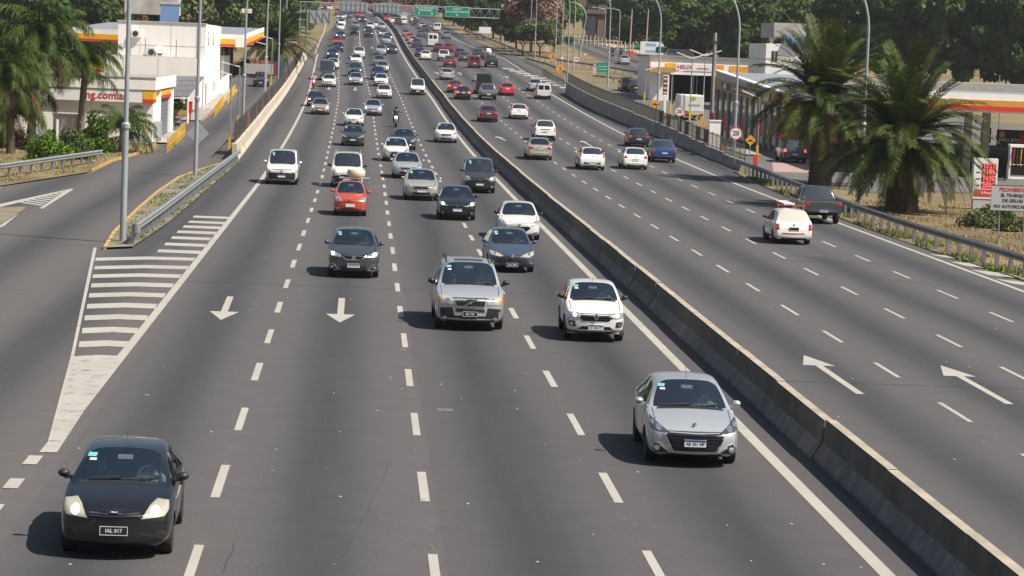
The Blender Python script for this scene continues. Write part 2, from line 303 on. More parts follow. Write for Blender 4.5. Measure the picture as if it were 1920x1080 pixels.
for xl, xr, y, th in ((820, 968, 15, 9), (800, 950, 37, 10), (778, 933, 57, 11), (752, 915, 79, 12), (728, 893, 104, 12), (700, 872, 131, 13), (670, 850, 160, 14)):
    poly_on(road_l, 'chevron_bar', [q(xl, y - th * .5), q(xr, y - th * .3 + 4), q(xr - 8, y + th * .6 + 4), q(xl - 8, y + th * .4)])
for xl, xr, y, th in ((404, 825, 195, 13), (400, 797, 231, 14), (392, 767, 267, 15), (386, 735, 306, 17), (377, 700, 348, 18), (368, 664, 394, 20), (358, 626, 443, 21), (348, 584, 497, 23), (335, 549, 555, 25)):
    xm = (xl + xr) * .51
    poly_on(road_l, 'chevron_bar', [q(xl, y - th * .5), q(xm, y - th * .5 - 5), q(xr, y - th * .5), q(xr - 10, y + th * .5), q(xm, y + th * .5 - 5), q(xl - 3, y + th * .5)])
poly_on(road_l, 'painted_nose', [q(303, 607), q(410, 600), q(508, 604), q(240, 1012), q(190, 1012)], paint_worn, DZ + .002)
poly_on(road_l, 'edge_line', [q(394, 147), q(408, 147), q(312, 607), q(206, 1012), q(189, 1012), q(298, 607)], paint_w, DZ + .005)
for a, b, c, d in (((1740, 477), (1800, 481), (1829, 490), (1772, 483)), ((1781, 491), (1850, 496), (1876, 506), (1812, 499)), ((1820, 506), (1895, 514), (1919, 523), (1853, 516)), ((1865, 523), (1930, 531), (1950, 540), (1898, 532))):
    poly_on(road_r, 'chevron_bar', [a, b, c, d])
for k in range(9):
    t = k / 8; poly_on(road_r, 'chevron_bar', [(940 + 108 * t, 127 + 36 * t), (962 + 122 * t, 129 + 33 * t), (966 + 122 * t, 131 + 33 * t), (944 + 108 * t, 129.5 + 36 * t)], paint_worn)
# seams, cracks and small litter on the asphalt
seal = mat('crack sealant', (.045, .043, .043), .7)
def crack(par, pts, w=.022):
    P = [at(*p) for p in pts]
    for a, b in zip(P, P[1:]):
        n = max(2, int((b - a).length / .6)); Q = [a.lerp(b, i / n) for i in range(n + 1)]
        vs = []; fs = []
        for i, p in enumerate(Q):
            dd = (b - a).normalized(); s = Vector((-dd.y, dd.x, 0)); off = s * random.uniform(-.03, .03); ww = w * random.uniform(.5, 1.5)
            vs += [p + off + s * ww + Vector((0, 0, .014)), p + off - s * ww + Vector((0, 0, .014))]
            if i: fs.append((2 * i - 2, 2 * i - 1, 2 * i + 1, 2 * i))
        me = bpy.data.meshes.new('road_crack'); me.from_pydata(vs, [], fs); link('road_crack', me, par, seal)
crack(road_l, [(440, 1020), (432, 1045), (422, 1075)], .012); crack(road_l, [(732, 865), (690, 960), (640, 1050)], .0035)
crack(road_r, [(1380, 505), (1480, 512), (1620, 520), (1760, 535), (1905, 542)], .02); crack(road_l, [(60, 455), (180, 462)], .015); crack(road_r, [(1040, 352), (1110, 357)], .02)
patch_m = mat('asphalt patch', (.060, .057, .060), .85, var=.25, scale=6, world=True); scuff_m = mat('pale scuff on asphalt', (.125, .118, .112), .85, var=.3, scale=8, world=True)
for par, x0, x1, Y0, Y1, m_ in ((road_l, 1.75, 2.1, 55.3, 55.7, scuff_m), (road_r, 17.2, 18.6, 104, 111, patch_m)): line(par, x0, x1, Y0, Y1, m_, .0125, name='asphalt_patch')
for par, x0, x1, Ys in ((road_l, -5.3, 7.8, (83.4, 128)), (road_r, 9.6, 22.8, (62.5, 101.5, 143))):
    for Y in Ys: line(par, x0, x1, Y, Y + .07, seal, .0135, name='paving_joint')
lit = MB()
for k in range(150):
    px, py = random.uniform(10, 1900), random.uniform(380, 1070); p = at(px, py)
    if p.x > -5 or p.x < -9:
        if 8 < p.x < 10: continue
        s = random.uniform(.006, .022); lit.box(p.x - s, p.x + s, p.y - s, p.y + s, p.z + .01, p.z + .02)
lit.build('litter', mat('pale grit and litter', (.5, .48, .44), .8), kind='stuff', label='specks of pale grit scattered on the carriageways')
# slip road triangle and small island at the left edge
tri = sheet('island_paving', [(p.x, p.y) for p in (at(-60, 392), at(48, 390), at(40, 398), at(0, 424), at(-60, 440))], verge_m, .06)
poly_on(tri, 'edge_line', [(-40, 391), (0, 383), (135, 354), (137, 356), (80, 392), (74, 391), (122, 359), (0, 389)])
for t in (.15, .25, .35, .45, .55, .65, .75, .85): poly_on(tri, 'chevron_bar', [(20 + 104 * t, 384 - 27 * t), (70 + 55 * t, 391 - 33 * t), (73 + 55 * t, 389.5 - 33 * t), (26 + 104 * t, 382.5 - 27 * t)])
poly_on(tri, 'edge_line', [(40, 392), (48, 390), (8, 424), (-6, 430), (-20, 432)])
line(tri, -17.6, -17.45, 118, 131, name='edge_line')
# splitter island with yellow kerb, left lawn
kp = [Vector(p) for p in ((-9.0, 95, 0), (-9.4, 103, 0), (-9.75, 118, 0), (-9.95, 132, 0), (-9.9, 146, 0), (-9.3, 155, 0), (-8.5, 164, 0))]
isl = sheet('splitter_island', [(p.x, p.y) for p in kp] + [(-8.0, 168), (-7.6, 168), (-7.75, 134), (-7.8, 109), (-8.1, 96)], verge_m, .09)
def kerb(par, pts, m, w=.12, h=.12, L=2.0, name='kerb_stone'):
    for a, b in zip(pts, pts[1:]):
        n = max(1, round((b - a).length / L)); l = (b - a).length / n; ang = math.atan2(b.y - a.y, b.x - a.x)
        key = f'{name}{w}{h}{round(l, 2)}'
        me = bpy.data.meshes.get(key) or MB().box(.008, l - .008, -w / 2, w / 2, -.1, h).mesh(key)
        for i in range(n):
            p = a.lerp(b, i / n); link(name, me, par, m, (p.x, p.y, zg(p.y)), (0, 0, ang))
kerb(isl, kp, paint_y)
lawn = sheet('lawn', [(-17.9, 131), (-15.1, 148), (-15.1, 162), (-14.3, 176), (-15, 186), (-24, 190), (-60, 190), (-60, 90), (-24, 110)], grass_m, .05)
kerb(lawn, [Vector((-15.05, 150, 0)), Vector((-15.05, 162, 0)), Vector((-14.3, 174, 0)), Vector((-14.3, 186, 0))], paint_y)
# ------------------------------------------------------------------ median barrier of precast segments
bar_root = empty('concrete_barrier', (8.77, 30, 0), 0, 'long grey concrete median barrier between the two carriageways', 'barrier')
PROF = [(0, 0), (0, .08), (.17, .36), (.22, .8), (.40, .8), (.45, .36), (.62, .08), (.62, 0)]
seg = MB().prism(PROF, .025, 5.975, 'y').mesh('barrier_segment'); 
for m_ in (conc, face_shade, scuff): seg.materials.append(m_)
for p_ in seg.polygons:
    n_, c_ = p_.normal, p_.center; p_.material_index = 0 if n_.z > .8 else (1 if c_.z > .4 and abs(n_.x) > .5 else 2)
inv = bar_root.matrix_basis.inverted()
def along(Y, x): return Vector((x + cx(Y), Y, zg(Y)))
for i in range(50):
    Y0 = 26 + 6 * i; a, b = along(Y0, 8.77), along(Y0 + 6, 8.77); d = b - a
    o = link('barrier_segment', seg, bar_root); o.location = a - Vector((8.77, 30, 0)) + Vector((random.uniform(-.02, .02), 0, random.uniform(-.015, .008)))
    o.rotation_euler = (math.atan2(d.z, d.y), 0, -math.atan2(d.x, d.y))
fm = MB()
for i in range(60):
    Y0 = 326 + 8 * i; a, b = along(Y0, 8.77), along(Y0 + 8, 8.77)
    fm.add([(a.x + u, a.y, a.z + v) for u, v in PROF] + [(b.x + u, b.y, b.z + v) for u, v in PROF], [(k, k + 1, 9 + k, 8 + k) for k in range(7)])
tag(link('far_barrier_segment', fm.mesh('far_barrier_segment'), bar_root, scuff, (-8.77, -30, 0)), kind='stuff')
# ------------------------------------------------------------------ guard rails
def guardrail(label, pts, m=galv_d, group=None, L=4.0, endcap=False):
    root = empty('guard_rail', (pts[0][0], pts[0][1], zg(pts[0][1])), 0, label, 'guard rail', group); P = [ground(*p) for p in pts]
    acc = [0]
    for a, b in zip(P, P[1:]): acc.append(acc[-1] + (b - a).length)
    def pos(s):
        s = min(max(s, 0), acc[-1])
        for i in range(len(P) - 1):
            if s <= acc[i + 1]: return P[i].lerp(P[i + 1], (s - acc[i]) / (acc[i + 1] - acc[i]))
        return P[-1]
    n = max(1, round(acc[-1] / L)); l = acc[-1] / n
    prof = [(.0, .52), (.03, .55), (.07, .585), (.07, .62), (.0, .655), (.0, .685), (.07, .72), (.07, .755), (.03, .79), (.0, .82), (-.012, .82), (.015, .785), (.05, .75), (.05, .725), (-.015, .69), (-.015, .65), (.05, .615), (.05, .59), (.015, .555), (-.012, .52)]
    key = f'rail_beam {l:.3f}'; me = bpy.data.meshes.get(key) or MB().prism(prof, -.12, l + .12, 'y').mesh(key)
    pm = bpy.data.meshes.get('rail_post') or MB().box(-.17, -.02, -.06, .06, -.1, .78).mesh('rail_post')
    for i in range(n):
        a, b = pos(i * l), pos((i + 1) * l); d = b - a; rot = (math.atan2(d.z, math.hypot(d.x, d.y)), 0, -math.atan2(d.x, d.y))
        side = 1 if a.x < 0 else -1
        o = link('rail_beam', me, root, m, a - P[0] + Vector((.004 * (i % 2), 0, .003 * (i % 2))), rot); o.scale.x = side
        for k in range(2):
            p = pos((i + k * .5) * l); o = link('post', pm, root, m, p - P[0], rot); o.scale.x = side
    if endcap:
        d = (P[1] - P[0]).normalized(); mb = MB(); a = [P[0] - P[0] + Vector((math.sin(t) * .16 * -1 + .05, -.0 - math.cos(t) * .16 - .1, 0)) for t in np.linspace(-1.5, 1.5, 8)]
        for p, q_ in zip(a, a[1:]): mb.add([(p.x, p.y, .52), (q_.x, q_.y, .52), (q_.x, q_.y, .84), (p.x, p.y, .84)], [(0, 1, 2, 3)])
        mb.build('end_terminal', m, root)
    return root
guardrail('galvanised guard rail along the grass splitter island on the left', [(-8.1, 97), (-8.0, 109), (-7.9, 134), (-7.6, 167)], galv, endcap=True)
guardrail('short guard rail in front of the bushes on the left lawn', [(-24, 118), (-18.6, 138), (-15.4, 159)], galv)
guardrail('dark guard rail beside the right shoulder below the palms', [(26.2, 62), (25.3, 80), (24.75, 97), (24.3, 116), (24.4, 131), (25.4, 178)], galv_d)
def px_poly(pts): return [(p.x, p.y) for p in (at(*q_) for q_ in pts)]
guardrail('curved guard rail along the far park lawn beyond the slip road', px_poly([(1212, 147), (1120, 131), (1063, 123), (1000, 112), (950, 93), (905, 74), (868, 62)]), galv_d, L=8)
guardrail('guard rail between the slip road and the right carriageway', px_poly([(1064, 146), (1030, 130), (985, 117)]), galv_d, L=6)
guardrail('pale guard rail behind the yard fence of the right station', px_poly([(1213, 158), (1150, 155), (1112, 151)]), galv, L=6)
# ------------------------------------------------------------------ side walls with fences
def wall(label, pts, h, m, cat='wall', L=4.0, w=.3, prof=None):
    root = empty('concrete_wall', ground(*pts[0]), 0, label, cat); P = [ground(*p) for p in pts]
    hs = h
    for si, (a, b) in enumerate(zip(P, P[1:])):
        h = hs[si] if isinstance(hs, list) else hs; n = max(1, round((b - a).length / L)); l = (b - a).length / n; key = f'wall_panel {l:.3f} {h}{w}'
        me = bpy.data.meshes.get(key)
        if not me:
            s = 1 if a.x < 0 else -1
            me = MB().prism([(s * .14, -.2), (s * .14, .1), (s * .02, .4), (0, h), (-s * w, h), (-s * w, -.2)], .008, l - .008, 'y').mesh(key)
        for i in range(n):
            p, q_ = a.lerp(b, i / n), a.lerp(b, (i + 1) / n); p.z, q_.z = zg(p.y), zg(q_.y); d = q_ - p
            link('wall_panel', me, root, m, p - P[0], (math.atan2(d.z, math.hypot(d.x, d.y)), 0, -math.atan2(d.x, d.y)))
    return root
LW = [(-7.9, 169), (-8.2, 200), (-8.5, 237), (-8.6, 317), (-8.8, 398)]
wall('pale concrete wall between the left shoulder and the station road', LW, 1.05, conc_l)
_wy = (180, 200, 226, 259, 285, 320); _wx = (25.75, 25.78, 25.8, 24.9, 24.2, 24.1); _wh = (.62, .85, 1.1, 1.35, 1.4, 1.4)
RW = [(float(np.interp(y, _wy, _wx)), y) for y in range(180, 321, 10)]; WH = [float(np.interp(y + 5, _wy, _wh)) for y in range(180, 320, 10)]
wall('grey concrete wall at the right shoulder under the yard fence', RW, WH, conc2, L=5)
def fence(label, pts, zbs, h, style, L=2.5, xo=0):
    root = empty('fence', ground(*pts[0]), 0, label, 'fence'); P = [ground(*p) for p in pts]; cnt = 0
    for si, (a, b) in enumerate(zip(P, P[1:])):
        zb = zbs[si] if isinstance(zbs, list) else zbs
        n = max(1, round((b - a).length / L)); l = (b - a).length / n
        for i in range(n):
            p, q_ = a.lerp(b, i / n), a.lerp(b, (i + 1) / n); p.z, q_.z = zg(p.y), zg(q_.y); d = q_ - p; rot = (math.atan2(d.z, math.hypot(d.x, d.y)), 0, -math.atan2(d.x, d.y)); loc = p - P[0] + Vector((xo, 0, zb))
            st = style(p, cnt); cnt += 1
            key = f'post {h}'; me = bpy.data.meshes.get(key) or MB().box(-.03, .03, -.03, .03, 0, h + .05).mesh(key); link('post', me, root, dark_m, loc, (0, 0, rot[2]))
            if st == 'none': continue
            key = f'panel {st} {l:.2f} {h}'; me = bpy.data.meshes.get(key)
            if not me:
                mb = MB()
                if st == 'solid': mb.box(-.02, .02, .06, l - .06, .05, h - .02)
                else:
                    for z in (.12, h - .1): mb.box(-.02, .02, .05, l - .05, z - .025, z + .025)
                    k = 13 if st == 'bars' else 7
                    for j in range(k): y = .1 + (l - .2) * j / (k - 1); mb.box(-.012, .012, y - .012, y + .012, .05, h)
                me = mb.mesh(key)
            link('fence_panel', me, root, {'bars': MATS['fence bars'], 'solid': random.choice([rust, MATS['fence sheet'], dark_m]), 'wide': MATS['fence bars']}[st], loc, rot)
    return root
mat('fence bars', (.12, .115, .105), .7, .2, var=.2); mat('fence sheet', (.045, .045, .05), .8)
fence('grey barred fence on top of the wall at the right shoulder', [(x + .14, y) for x, y in RW], [h - .02 for h in WH], 1.12, lambda p, c: 'wide' if p.y < 193 else ('solid' if 198 < p.y < 232 and c % 5 in (0, 3) else ('wide' if p.y < 232 else 'bars')), xo=.05)
fence('rusty patched fence on top of the pale wall on the left', [(-8.05, 170), (-8.35, 200), (-8.65, 237), (-8.75, 317), (-8.9, 380)], 1.03, 1.3, lambda p, c: 'solid' if c % 7 in (2, 3) else ('bars' if c % 3 else 'wide'), xo=-.05)
fence('low white railing between the slip road and the right carriageway', px_poly([(1058, 163), (1035, 151), (1017, 140)]), 0, .9, lambda p, c: 'wide', L=3)
# ------------------------------------------------------------------ lamp posts
def lamp_mesh(h, side, arm):
    mb = MB(); mb.lathe([(.16, 0), (.16, .02)], 10); mb.tube([(0, 0, 0), (0, 0, h * .35), (0, 0, h * .36), (0, 0, h * .75)], [.125, .115, .085, .07], 10)
    return mb
def lamp_post(px, py, label, h=13.0, side=1, lean=0.0, group='lamp posts along the motorway', r=1.0):
    p = at(px, py); root = empty('street_lamp', p, 0, label, 'street lamp', group); root.rotation_euler = (0, lean, 0)
    key = f'pole {h} {side} {r}'; me = bpy.data.meshes.get(key)
    if not me:
        pts = [(0, 0, -.1), (0, 0, h * .33)]; rad = [.125 * r, .115 * r]
        pts2 = [(0, 0, h * .33), (0, 0, h * .74)]
        for k in range(1, 9): t = k / 8; pts2.append((side * 2.2 * t ** 1.8, 0, h * .74 + h * .26 * math.sin(t * 1.45) / math.sin(1.45)))
        rad2 = [.092 * r] + [.078 * r - .004 * r * i for i in range(len(pts2) - 1)]
        me = MB().tube(pts, rad, 12).tube(pts2, rad2, 12).mesh(key, True)
        m2 = MB().lathe([(.16 * r, h * .325), (.165 * r, h * .33), (.165 * r, h * .337), (.10 * r, h * .342)], 12).mesh(key + ' c', True)
        m3 = MB().box(side * 2.2 - .1, side * 2.2 + side * .75, -.14, .14, h - .06, h + .08, taper=.03).mesh(key + ' h')
    else: m2, m3 = bpy.data.meshes[key + ' c'], bpy.data.meshes[key + ' h']
    link('pole', me, root, pole_m); link('collar', m2, root, pole_m); link('lamp_head', m3, root, pole_m); return root
for n_, (x, y, l, le) in enumerate(((230, 456, 'tall grey lamp post at the near tip of the guard rail on the left', 0), (366, 331, 'grey lamp post behind the left guard rail by the diamond sign back', 0), (455, 243, 'lamp post rising from the left wall just past the diamond sign', 0), (497, 186, 'lamp post on the left wall in front of the dark parked car', 0), (521, 150, 'slim lamp post left of the far date palm stem', 0), (534, 121, 'slim lamp post before the far date palm', 0), (553, 52, 'distant lamp post left of the grey sign backs', 0), (564, 53, 'distant lamp post touching the grey sign backs', 0))):
    lamp_post(x, y, l, 13 if n_ < 6 else 12, 1, le)
for x, y, l, le, r in ((1612, 380, 'grey lamp post standing between the two big date palms', 0, 1), (1375, 305, 'lamp post behind the nearer round speed limit sign', 0, 1), (1232, 216, 'lamp post by the brown price totem', 0, 1), (1139, 163, 'lamp post with bent top beside the green road sign', 0, 1), (1063, 156, 'lamp post at the end of the white railing', 0, .9), (1052, 121, 'lamp post on the park lawn between the yield signs', 0, .9), (1002, 116, 'right one of two lamp posts before the pink tree', 0, .9), (993, 105, 'left one of two lamp posts before the pink tree', 0, .9), (947, 88, 'lamp post right of the sign gantry leg', 0, .9), (888, 63, 'lamp post crossing the sign gantry truss', 0, .9), (1040, 131, 'thin lamp post above the small merge sign', 0, .8), (1074, 137, 'lamp post beside the round limit sign on the lawn', 0, .9)):
    lamp_post(x, y, l, 13, -1, le, r=r)
lp = lamp_post(1085, 110, 'thick pale post leaning right on the park lawn', 9, -1, .14, r=1.3)
# ------------------------------------------------------------------ vehicles
galv = mat('galvanised steel', (.40, .43, .45), .45, .7, var=.15, scale=3)
glass_f = glass_mat('windscreen glass', (.66, .80, .80)); glass_s = glass_mat('dark side glass', (.26, .29, .29))
chrome = mat('chrome', (.75, .75, .75), .15, 1.0); trim = mat('black bumper plastic', (.020, .020, .022), .5); trim_g = mat('gloss black trim', (.012, .012, .013), .2)
tyre_m = mat('tyre rubber', (.018, .018, .018), .85); rim_m = mat('alloy rim', (.42, .42, .43), .35, .8); well_m = mat('wheel well', (.008, .008, .008), .9)
lamp_m = mat('headlight glass', (.52, .53, .53), .12, .55, coat=1); lamp_old = mat('yellowed headlight glass', (.55, .52, .40), .2, .3, coat=1); lamp_dk = mat('dark headlight glass', (.09, .09, .10), .1, .4, coat=1)
lens_m = mat('headlight reflector', (.85, .85, .85), .1, .9); lit_m = mat('lit headlight', (1.0, .93, .80), emit=4); lit_w = mat('lit warm headlight', (1.0, .80, .52), emit=2.6)
tail_m = mat('red tail light', (.42, .012, .012), .15, coat=1); brake_m = mat('lit brake light', (1.0, .06, .04), emit=2.2); amber_m = mat('amber lens', (.7, .25, .03), .2, coat=1)
plate_w = mat('white licence plate', (.72, .73, .74), .4); plate_k = mat('black licence plate', (.02, .02, .022), .4); plate_b = mat('blue plate band', (.03, .06, .30), .4); ink_k = mat('plate ink', (.03, .03, .03), .5); ink_w = mat('white plate ink', (.75, .75, .75), .5)
cabin_m = mat('cabin plastic', (.07, .07, .075), .7); seat_m = mat('seat cloth', (.10, .10, .11), .9)
stick_m = mat('windscreen sticker', (.16, .45, .42), .5); stick_w = mat('white windscreen paper', (.7, .7, .68), .6)
PAINT = {}
def paint(key, col, metal=.0, rough=.35):
    PAINT[key] = mat('car paint ' + key, col, rough, metal, coat=1.0); return PAINT[key]
for k_, c_, me_ in (('black', (.010, .010, .013), .2), ('silver', (.46, .48, .51), .4), ('white', (.68, .67, .64), 0), ('steel blue', (.075, .10, .15), .4), ('graphite', (.075, .078, .09), .45), ('orange red', (.52, .075, .03), .15), ('beige silver', (.43, .41, .36), .35), ('dark grey', (.055, .057, .062), .4), ('lilac silver', (.45, .45, .48), .35), ('navy', (.025, .04, .09), .3), ('blue', (.012, .038, .15), .35), ('red', (.50, .02, .02), .05), ('dark red', (.20, .015, .02), .2), ('maroon', (.10, .03, .035), .3), ('grey', (.22, .23, .25), .4), ('mid blue', (.08, .13, .21), .35), ('bus blue', (.03, .30, .62), 0), ('champagne', (.40, .36, .31), .35)): paint(k_, c_, me_)
def wheel_meshes(r, w=.20):
    k = f'tyre {r}'
    if k in bpy.data.meshes: return bpy.data.meshes[k], bpy.data.meshes[f'rim {r}']
    h = w / 2
    ty = MB().lathe([(r * .62, -h), (r * .93, -h), (r, -h * .7), (r, h * .7), (r * .93, h), (r * .62, h)], 24, 'x').mesh(k, True)
    mb = MB().lathe([(r * .66, -h * .9), (r * .66, h * .95), (r * .60, h * .95), (r * .58, h * .55), (r * .05, h * .5)], 24, 'x')
    for j in range(6):
        t = j * math.pi / 3; M = Matrix.Rotation(t, 4, 'X'); mb.box(h * .5, h * .86, -.028, .028, r * .08, r * .61, M)
    mb.lathe([(r * .14, h * .5), (r * .13, h * .95), (0.005, h * .97)], 12, 'x')
    return ty, mb.mesh(f'rim {r}', True)
def cage(s):
    W, H, L = s['W'] / 2, s['H'], s['L']; gc = s.get('gc', .2); nz = s['nose_z']; cy, cz = s['cowl']; wf, rr_ = s['wf'], s['rr']; ty, tz = s['tg']; bf, br = s['belt']; wr = s.get('wr', .76) * W; k = s['kind']; ed = s.get('edge', .07)
    axf, axr, rw = s['axf'], s['axr'], s['rw']
    hz = lambda y: nz + (cz - nz) * min(1, max(0, (y - .06) / (cy - .06))) ** .75
    ST = []   # y, fw, zb, zs, ze, zt, wr or None for bonnet-like rings
    nb = s.get('nb', .82)
    ST.append((0, nb, gc + .06, nz - .14, None, nz - .06)); ST.append((s.get('n1', .10), .94, gc, nz - .05, None, nz + .015))
    ST.append((.40 * cy, .985, gc, hz(.40 * cy) - .03, None, hz(.40 * cy))); ST.append((.72 * cy, 1, gc, hz(.72 * cy) - .03, None, hz(.72 * cy)))
    ST.append((cy, 1, gc, bf, None, cz)); iA = 4
    ST.append((wf, 1, gc, bf + (br - bf) * .3, H - ed - .03, H - .035)); ST.append((wf + (rr_ - wf) * .45, 1, gc, bf + (br - bf) * .6, H - ed, H)); ST.append((rr_ - .35 * (1 if k != 'pickup' else .5), 1, gc, bf + (br - bf) * .85, H - ed - .015, H - .02))
    ST.append((rr_, .99, gc, br, H - ed - .05, H - .055)); iR = 8
    if k == 'pickup':
        ST.append((ty, .98, gc + .05, br - .02, None, tz)); ST.append((ty + .06, .98, gc + .1, br, None, tz)); ST.append((L - .06, .98, gc + .15, br, None, tz - .0)); ST.append((L - .02, .965, gc + .2, br - .06, None, tz - .05)); ST.append((L, .93, gc + .25, .60, None, .66))
    elif k == 'sedan':
        ST.append((ty, .985, gc, br, None, tz)); ST.append((ty + .3 * (L - ty), .98, gc, br - .01, None, tz + .005)); ST.append((L - .10, .95, gc + .02, br - .05, None, tz - .02)); ST.append((L - .03, .90, gc + .05, br - .24, None, tz - .24)); ST.append((L, .84, gc + .1, .50, None, .53))
    else:
        vb = k in ('van', 'bigvan')
        ST.append((ty, .985, gc, br, None, tz)); ST.append((L - .10 if not vb else L - .03, .96 if not vb else .985, gc + .02, br - .14, None, tz - .17)); ST.append((L - .02, .93 if not vb else .97, gc + .04, .62, None, .66)); ST.append((L, .86 if not vb else .94, gc + .1, .46, None, .50))
    rings = []
    for (y, fw, zb, zs, ze, zt) in ST:
        w = W * fw
        lo = [(0, zb), (.80 * w, zb), (.965 * w, zb + .08), (w, zb + .45 * (zs - zb)), (.995 * w, zs - .10 if zs - .1 > zb + .5 * (zs - zb) else zb + .75 * (zs - zb)), (.955 * w, zs)]
        if ze is None: up = [(.905 * w, zs + .62 * (zt - zs)), (.83 * w, zt - .012), (.42 * w, zt + .012), (0, zt + .02)]
        else: up = [(wr, ze), (wr - .06, zt - .02), (.5 * wr, zt + .006), (0, zt + .018)]
        rings.append([(x, y, z) for x, z in lo + up])
    bm = bmesh.new(); V = []
    for rg in rings:
        row = {}
        for j, p in enumerate(rg):
            if j in (0, 9): v = bm.verts.new(p); row[(j, 1)] = row[(j, -1)] = v
            else: row[(j, 1)] = bm.verts.new(p); row[(j, -1)] = bm.verts.new((-p[0], p[1], p[2]))
        V.append(row)
    cr = bm.edges.layers.float.new('crease_edge')
    n = len(rings)
    for i in range(n - 1):
        for j in range(9):
            for sgn in (1, -1):
                a, b, c, d = V[i][(j, sgn)], V[i][(j + 1, sgn)], V[i + 1][(j + 1, sgn)], V[i + 1][(j, sgn)]
                f = bm.faces.new((a, d, c, b) if sgn == 1 else (a, b, c, d)); m = 0
                if j == 0: m = 4
                if i == iA and j in (7, 8): m = 1
                if j == 5 and iA <= i < iR and not (k in ('van', 'bigvan') and i >= iA + s.get('glaz', 2)): m = 2
                if j == 5 and k == 'pickup' and i == iR - 1: m = 0
                if i == iR and j in (7, 8) and not s.get('blind'): m = 3
                f.material_index = m
    def cap(i, bul, rev):
        T = (-1, -.55, 0, .55, 1); rows = []
        for j in range(1, 9):
            r = []
            for t in T:
                if abs(t) == 1: r.append(V[i][(j, int(t))])
                else:
                    p = V[i][(j, 1)].co; r.append(bm.verts.new((p.x * t, p.y + bul * (1 - t * t), p.z)))
            rows.append(r)
        fs = []
        for j in range(7):
            for q_ in range(4): fs.append((rows[j][q_], rows[j][q_ + 1], rows[j + 1][q_ + 1], rows[j + 1][q_]))
        for q_ in range(4): fs.append((rows[7][q_], rows[7][q_ + 1], V[i][(9, 1)])); fs.append((rows[0][q_ + 1], rows[0][q_], V[i][(0, 1)]))
        for f in fs: bm.faces.new(f if not rev else tuple(reversed(f)))
    cap(0, -s.get('bulge', .10), False); cap(n - 1, s.get('bulge_r', .05), True)
    def crease(i0, j0, i1, j1, v):
        for sgn in (1, -1):
            e = bm.edges.get((V[i0][(j0, sgn)], V[i1][(j1, sgn)]))
            if e: e[cr] = v
    for i in range(n - 1):
        crease(i, 5, i + 1, 5, .55 if iA <= i < iR else .35); crease(i, 1, i + 1, 1, .5); crease(i, 2, i + 1, 2, .3)
        if iA <= i < iR: crease(i, 6, i + 1, 6, .45)
        if i in (iA, iR): crease(i, 7, i + 1, 7, .7)
    for j in (7, 8):
        for i in (iA, iA + 1, iR, iR + 1): crease(i, j, i, j + 1, .75)
    if k in ('pickup', 'sedan'):
        for i in range(iR + 1, n - 1): crease(i, 5, i + 1, 5, .6)
    for i in (iA,): crease(i, 5, i, 6, .6); crease(i, 6, i, 7, .4)
    bmesh.ops.recalc_face_normals(bm, faces=bm.faces)
    me = bpy.data.meshes.new('cage'); bm.to_mesh(me); bm.free()
    for _ in range(6): me.materials.append(None)
    return me
def panel(bvh, poly, view, off=.006, res=.06, depth=.02):
    """thin shaped piece that follows the body surface, outlined in front / rear / side / top view"""
    P = [Vector(p) for p in poly]; pts = []
    for a, b in zip(P, P[1:] + P[:1]):
        n = max(1, int((b - a).length / res)); pts += [a.lerp(b, i / n) for i in range(n)]
    nb = len(pts); area = sum(a.x * b.y - b.x * a.y for a, b in zip(P, P[1:] + P[:1]))
    if area < 0: pts.reverse()
    x0, x1 = min(p.x for p in P), max(p.x for p in P); y0, y1 = min(p.y for p in P), max(p.y for p in P)
    def inside(q_):
        c = False; j = len(P) - 1
        for i in range(len(P)):
            if (P[i].y > q_.y) != (P[j].y > q_.y) and q_.x < (P[j].x - P[i].x) * (q_.y - P[i].y) / (P[j].y - P[i].y) + P[i].x: c = not c
            j = i
        return c
    inn = []
    gx = x0 + res
    while gx < x1:
        gy = y0 + res
        while gy < y1:
            q_ = Vector((gx, gy))
            if inside(q_) and min((q_ - p).length for p in pts) > res * .5: inn.append(q_)
            gy += res
        gx += res
    allp = pts + inn
    vs2, es, fs, *_ = delaunay_2d_cdt(allp, [], [list(range(nb))], 1, 1e-5)
    if view == 'front': ray = lambda u, v: (Vector((u, -4, v)), Vector((0, 1, 0)))
    elif view == 'rear': ray = lambda u, v: (Vector((u, 12, v)), Vector((0, -1, 0)))
    elif view == 'right': ray = lambda u, v: (Vector((4, u, v)), Vector((-1, 0, 0)))
    elif view == 'left': ray = lambda u, v: (Vector((-4, u, v)), Vector((1, 0, 0)))
    else: ray = lambda u, v: (Vector((u, v, 5)), Vector((0, 0, -1)))
    hits = []
    for p in vs2:
        o, d = ray(p.x, p.y); h = bvh.ray_cast(o, d); hits.append((o, d, h[3]))
    ok = [h[2] for h in hits if h[2] is not None]
    if not ok: return None
    mean = sum(ok) / len(ok); V = []
    for o, d, t in hits: V.append(o + d * ((t if t is not None else mean) - off))
    d = hits[0][1]; n = len(V); back = [v + d * depth for v in V]
    faces = []
    cnt = {}
    for f in fs:
        nrm = (V[f[1]] - V[f[0]]).cross(V[f[2]] - V[f[0]]); f = list(f) if nrm.dot(d) < 0 else list(reversed(f)); faces.append(tuple(f))
        for a, b in zip(f, f[1:] + f[:1]): cnt[(a, b)] = cnt.get((a, b), 0) + 1
    for (a, b) in list(cnt):
        if (b, a) not in cnt: faces.append((b, a, n + a, n + b))
    me = bpy.data.meshes.new('panel'); me.from_pydata(V + back, [], faces); me.polygons.foreach_set('use_smooth', [True] * len(faces)); me.set_sharp_from_angle(angle=R(50)); me.update(); return me
def ell(cx_, cz_, rx, rz, n=12): return [(cx_ + rx * math.cos(2 * math.pi * i / n), cz_ + rz * math.sin(2 * math.pi * i / n)) for i in range(n)]
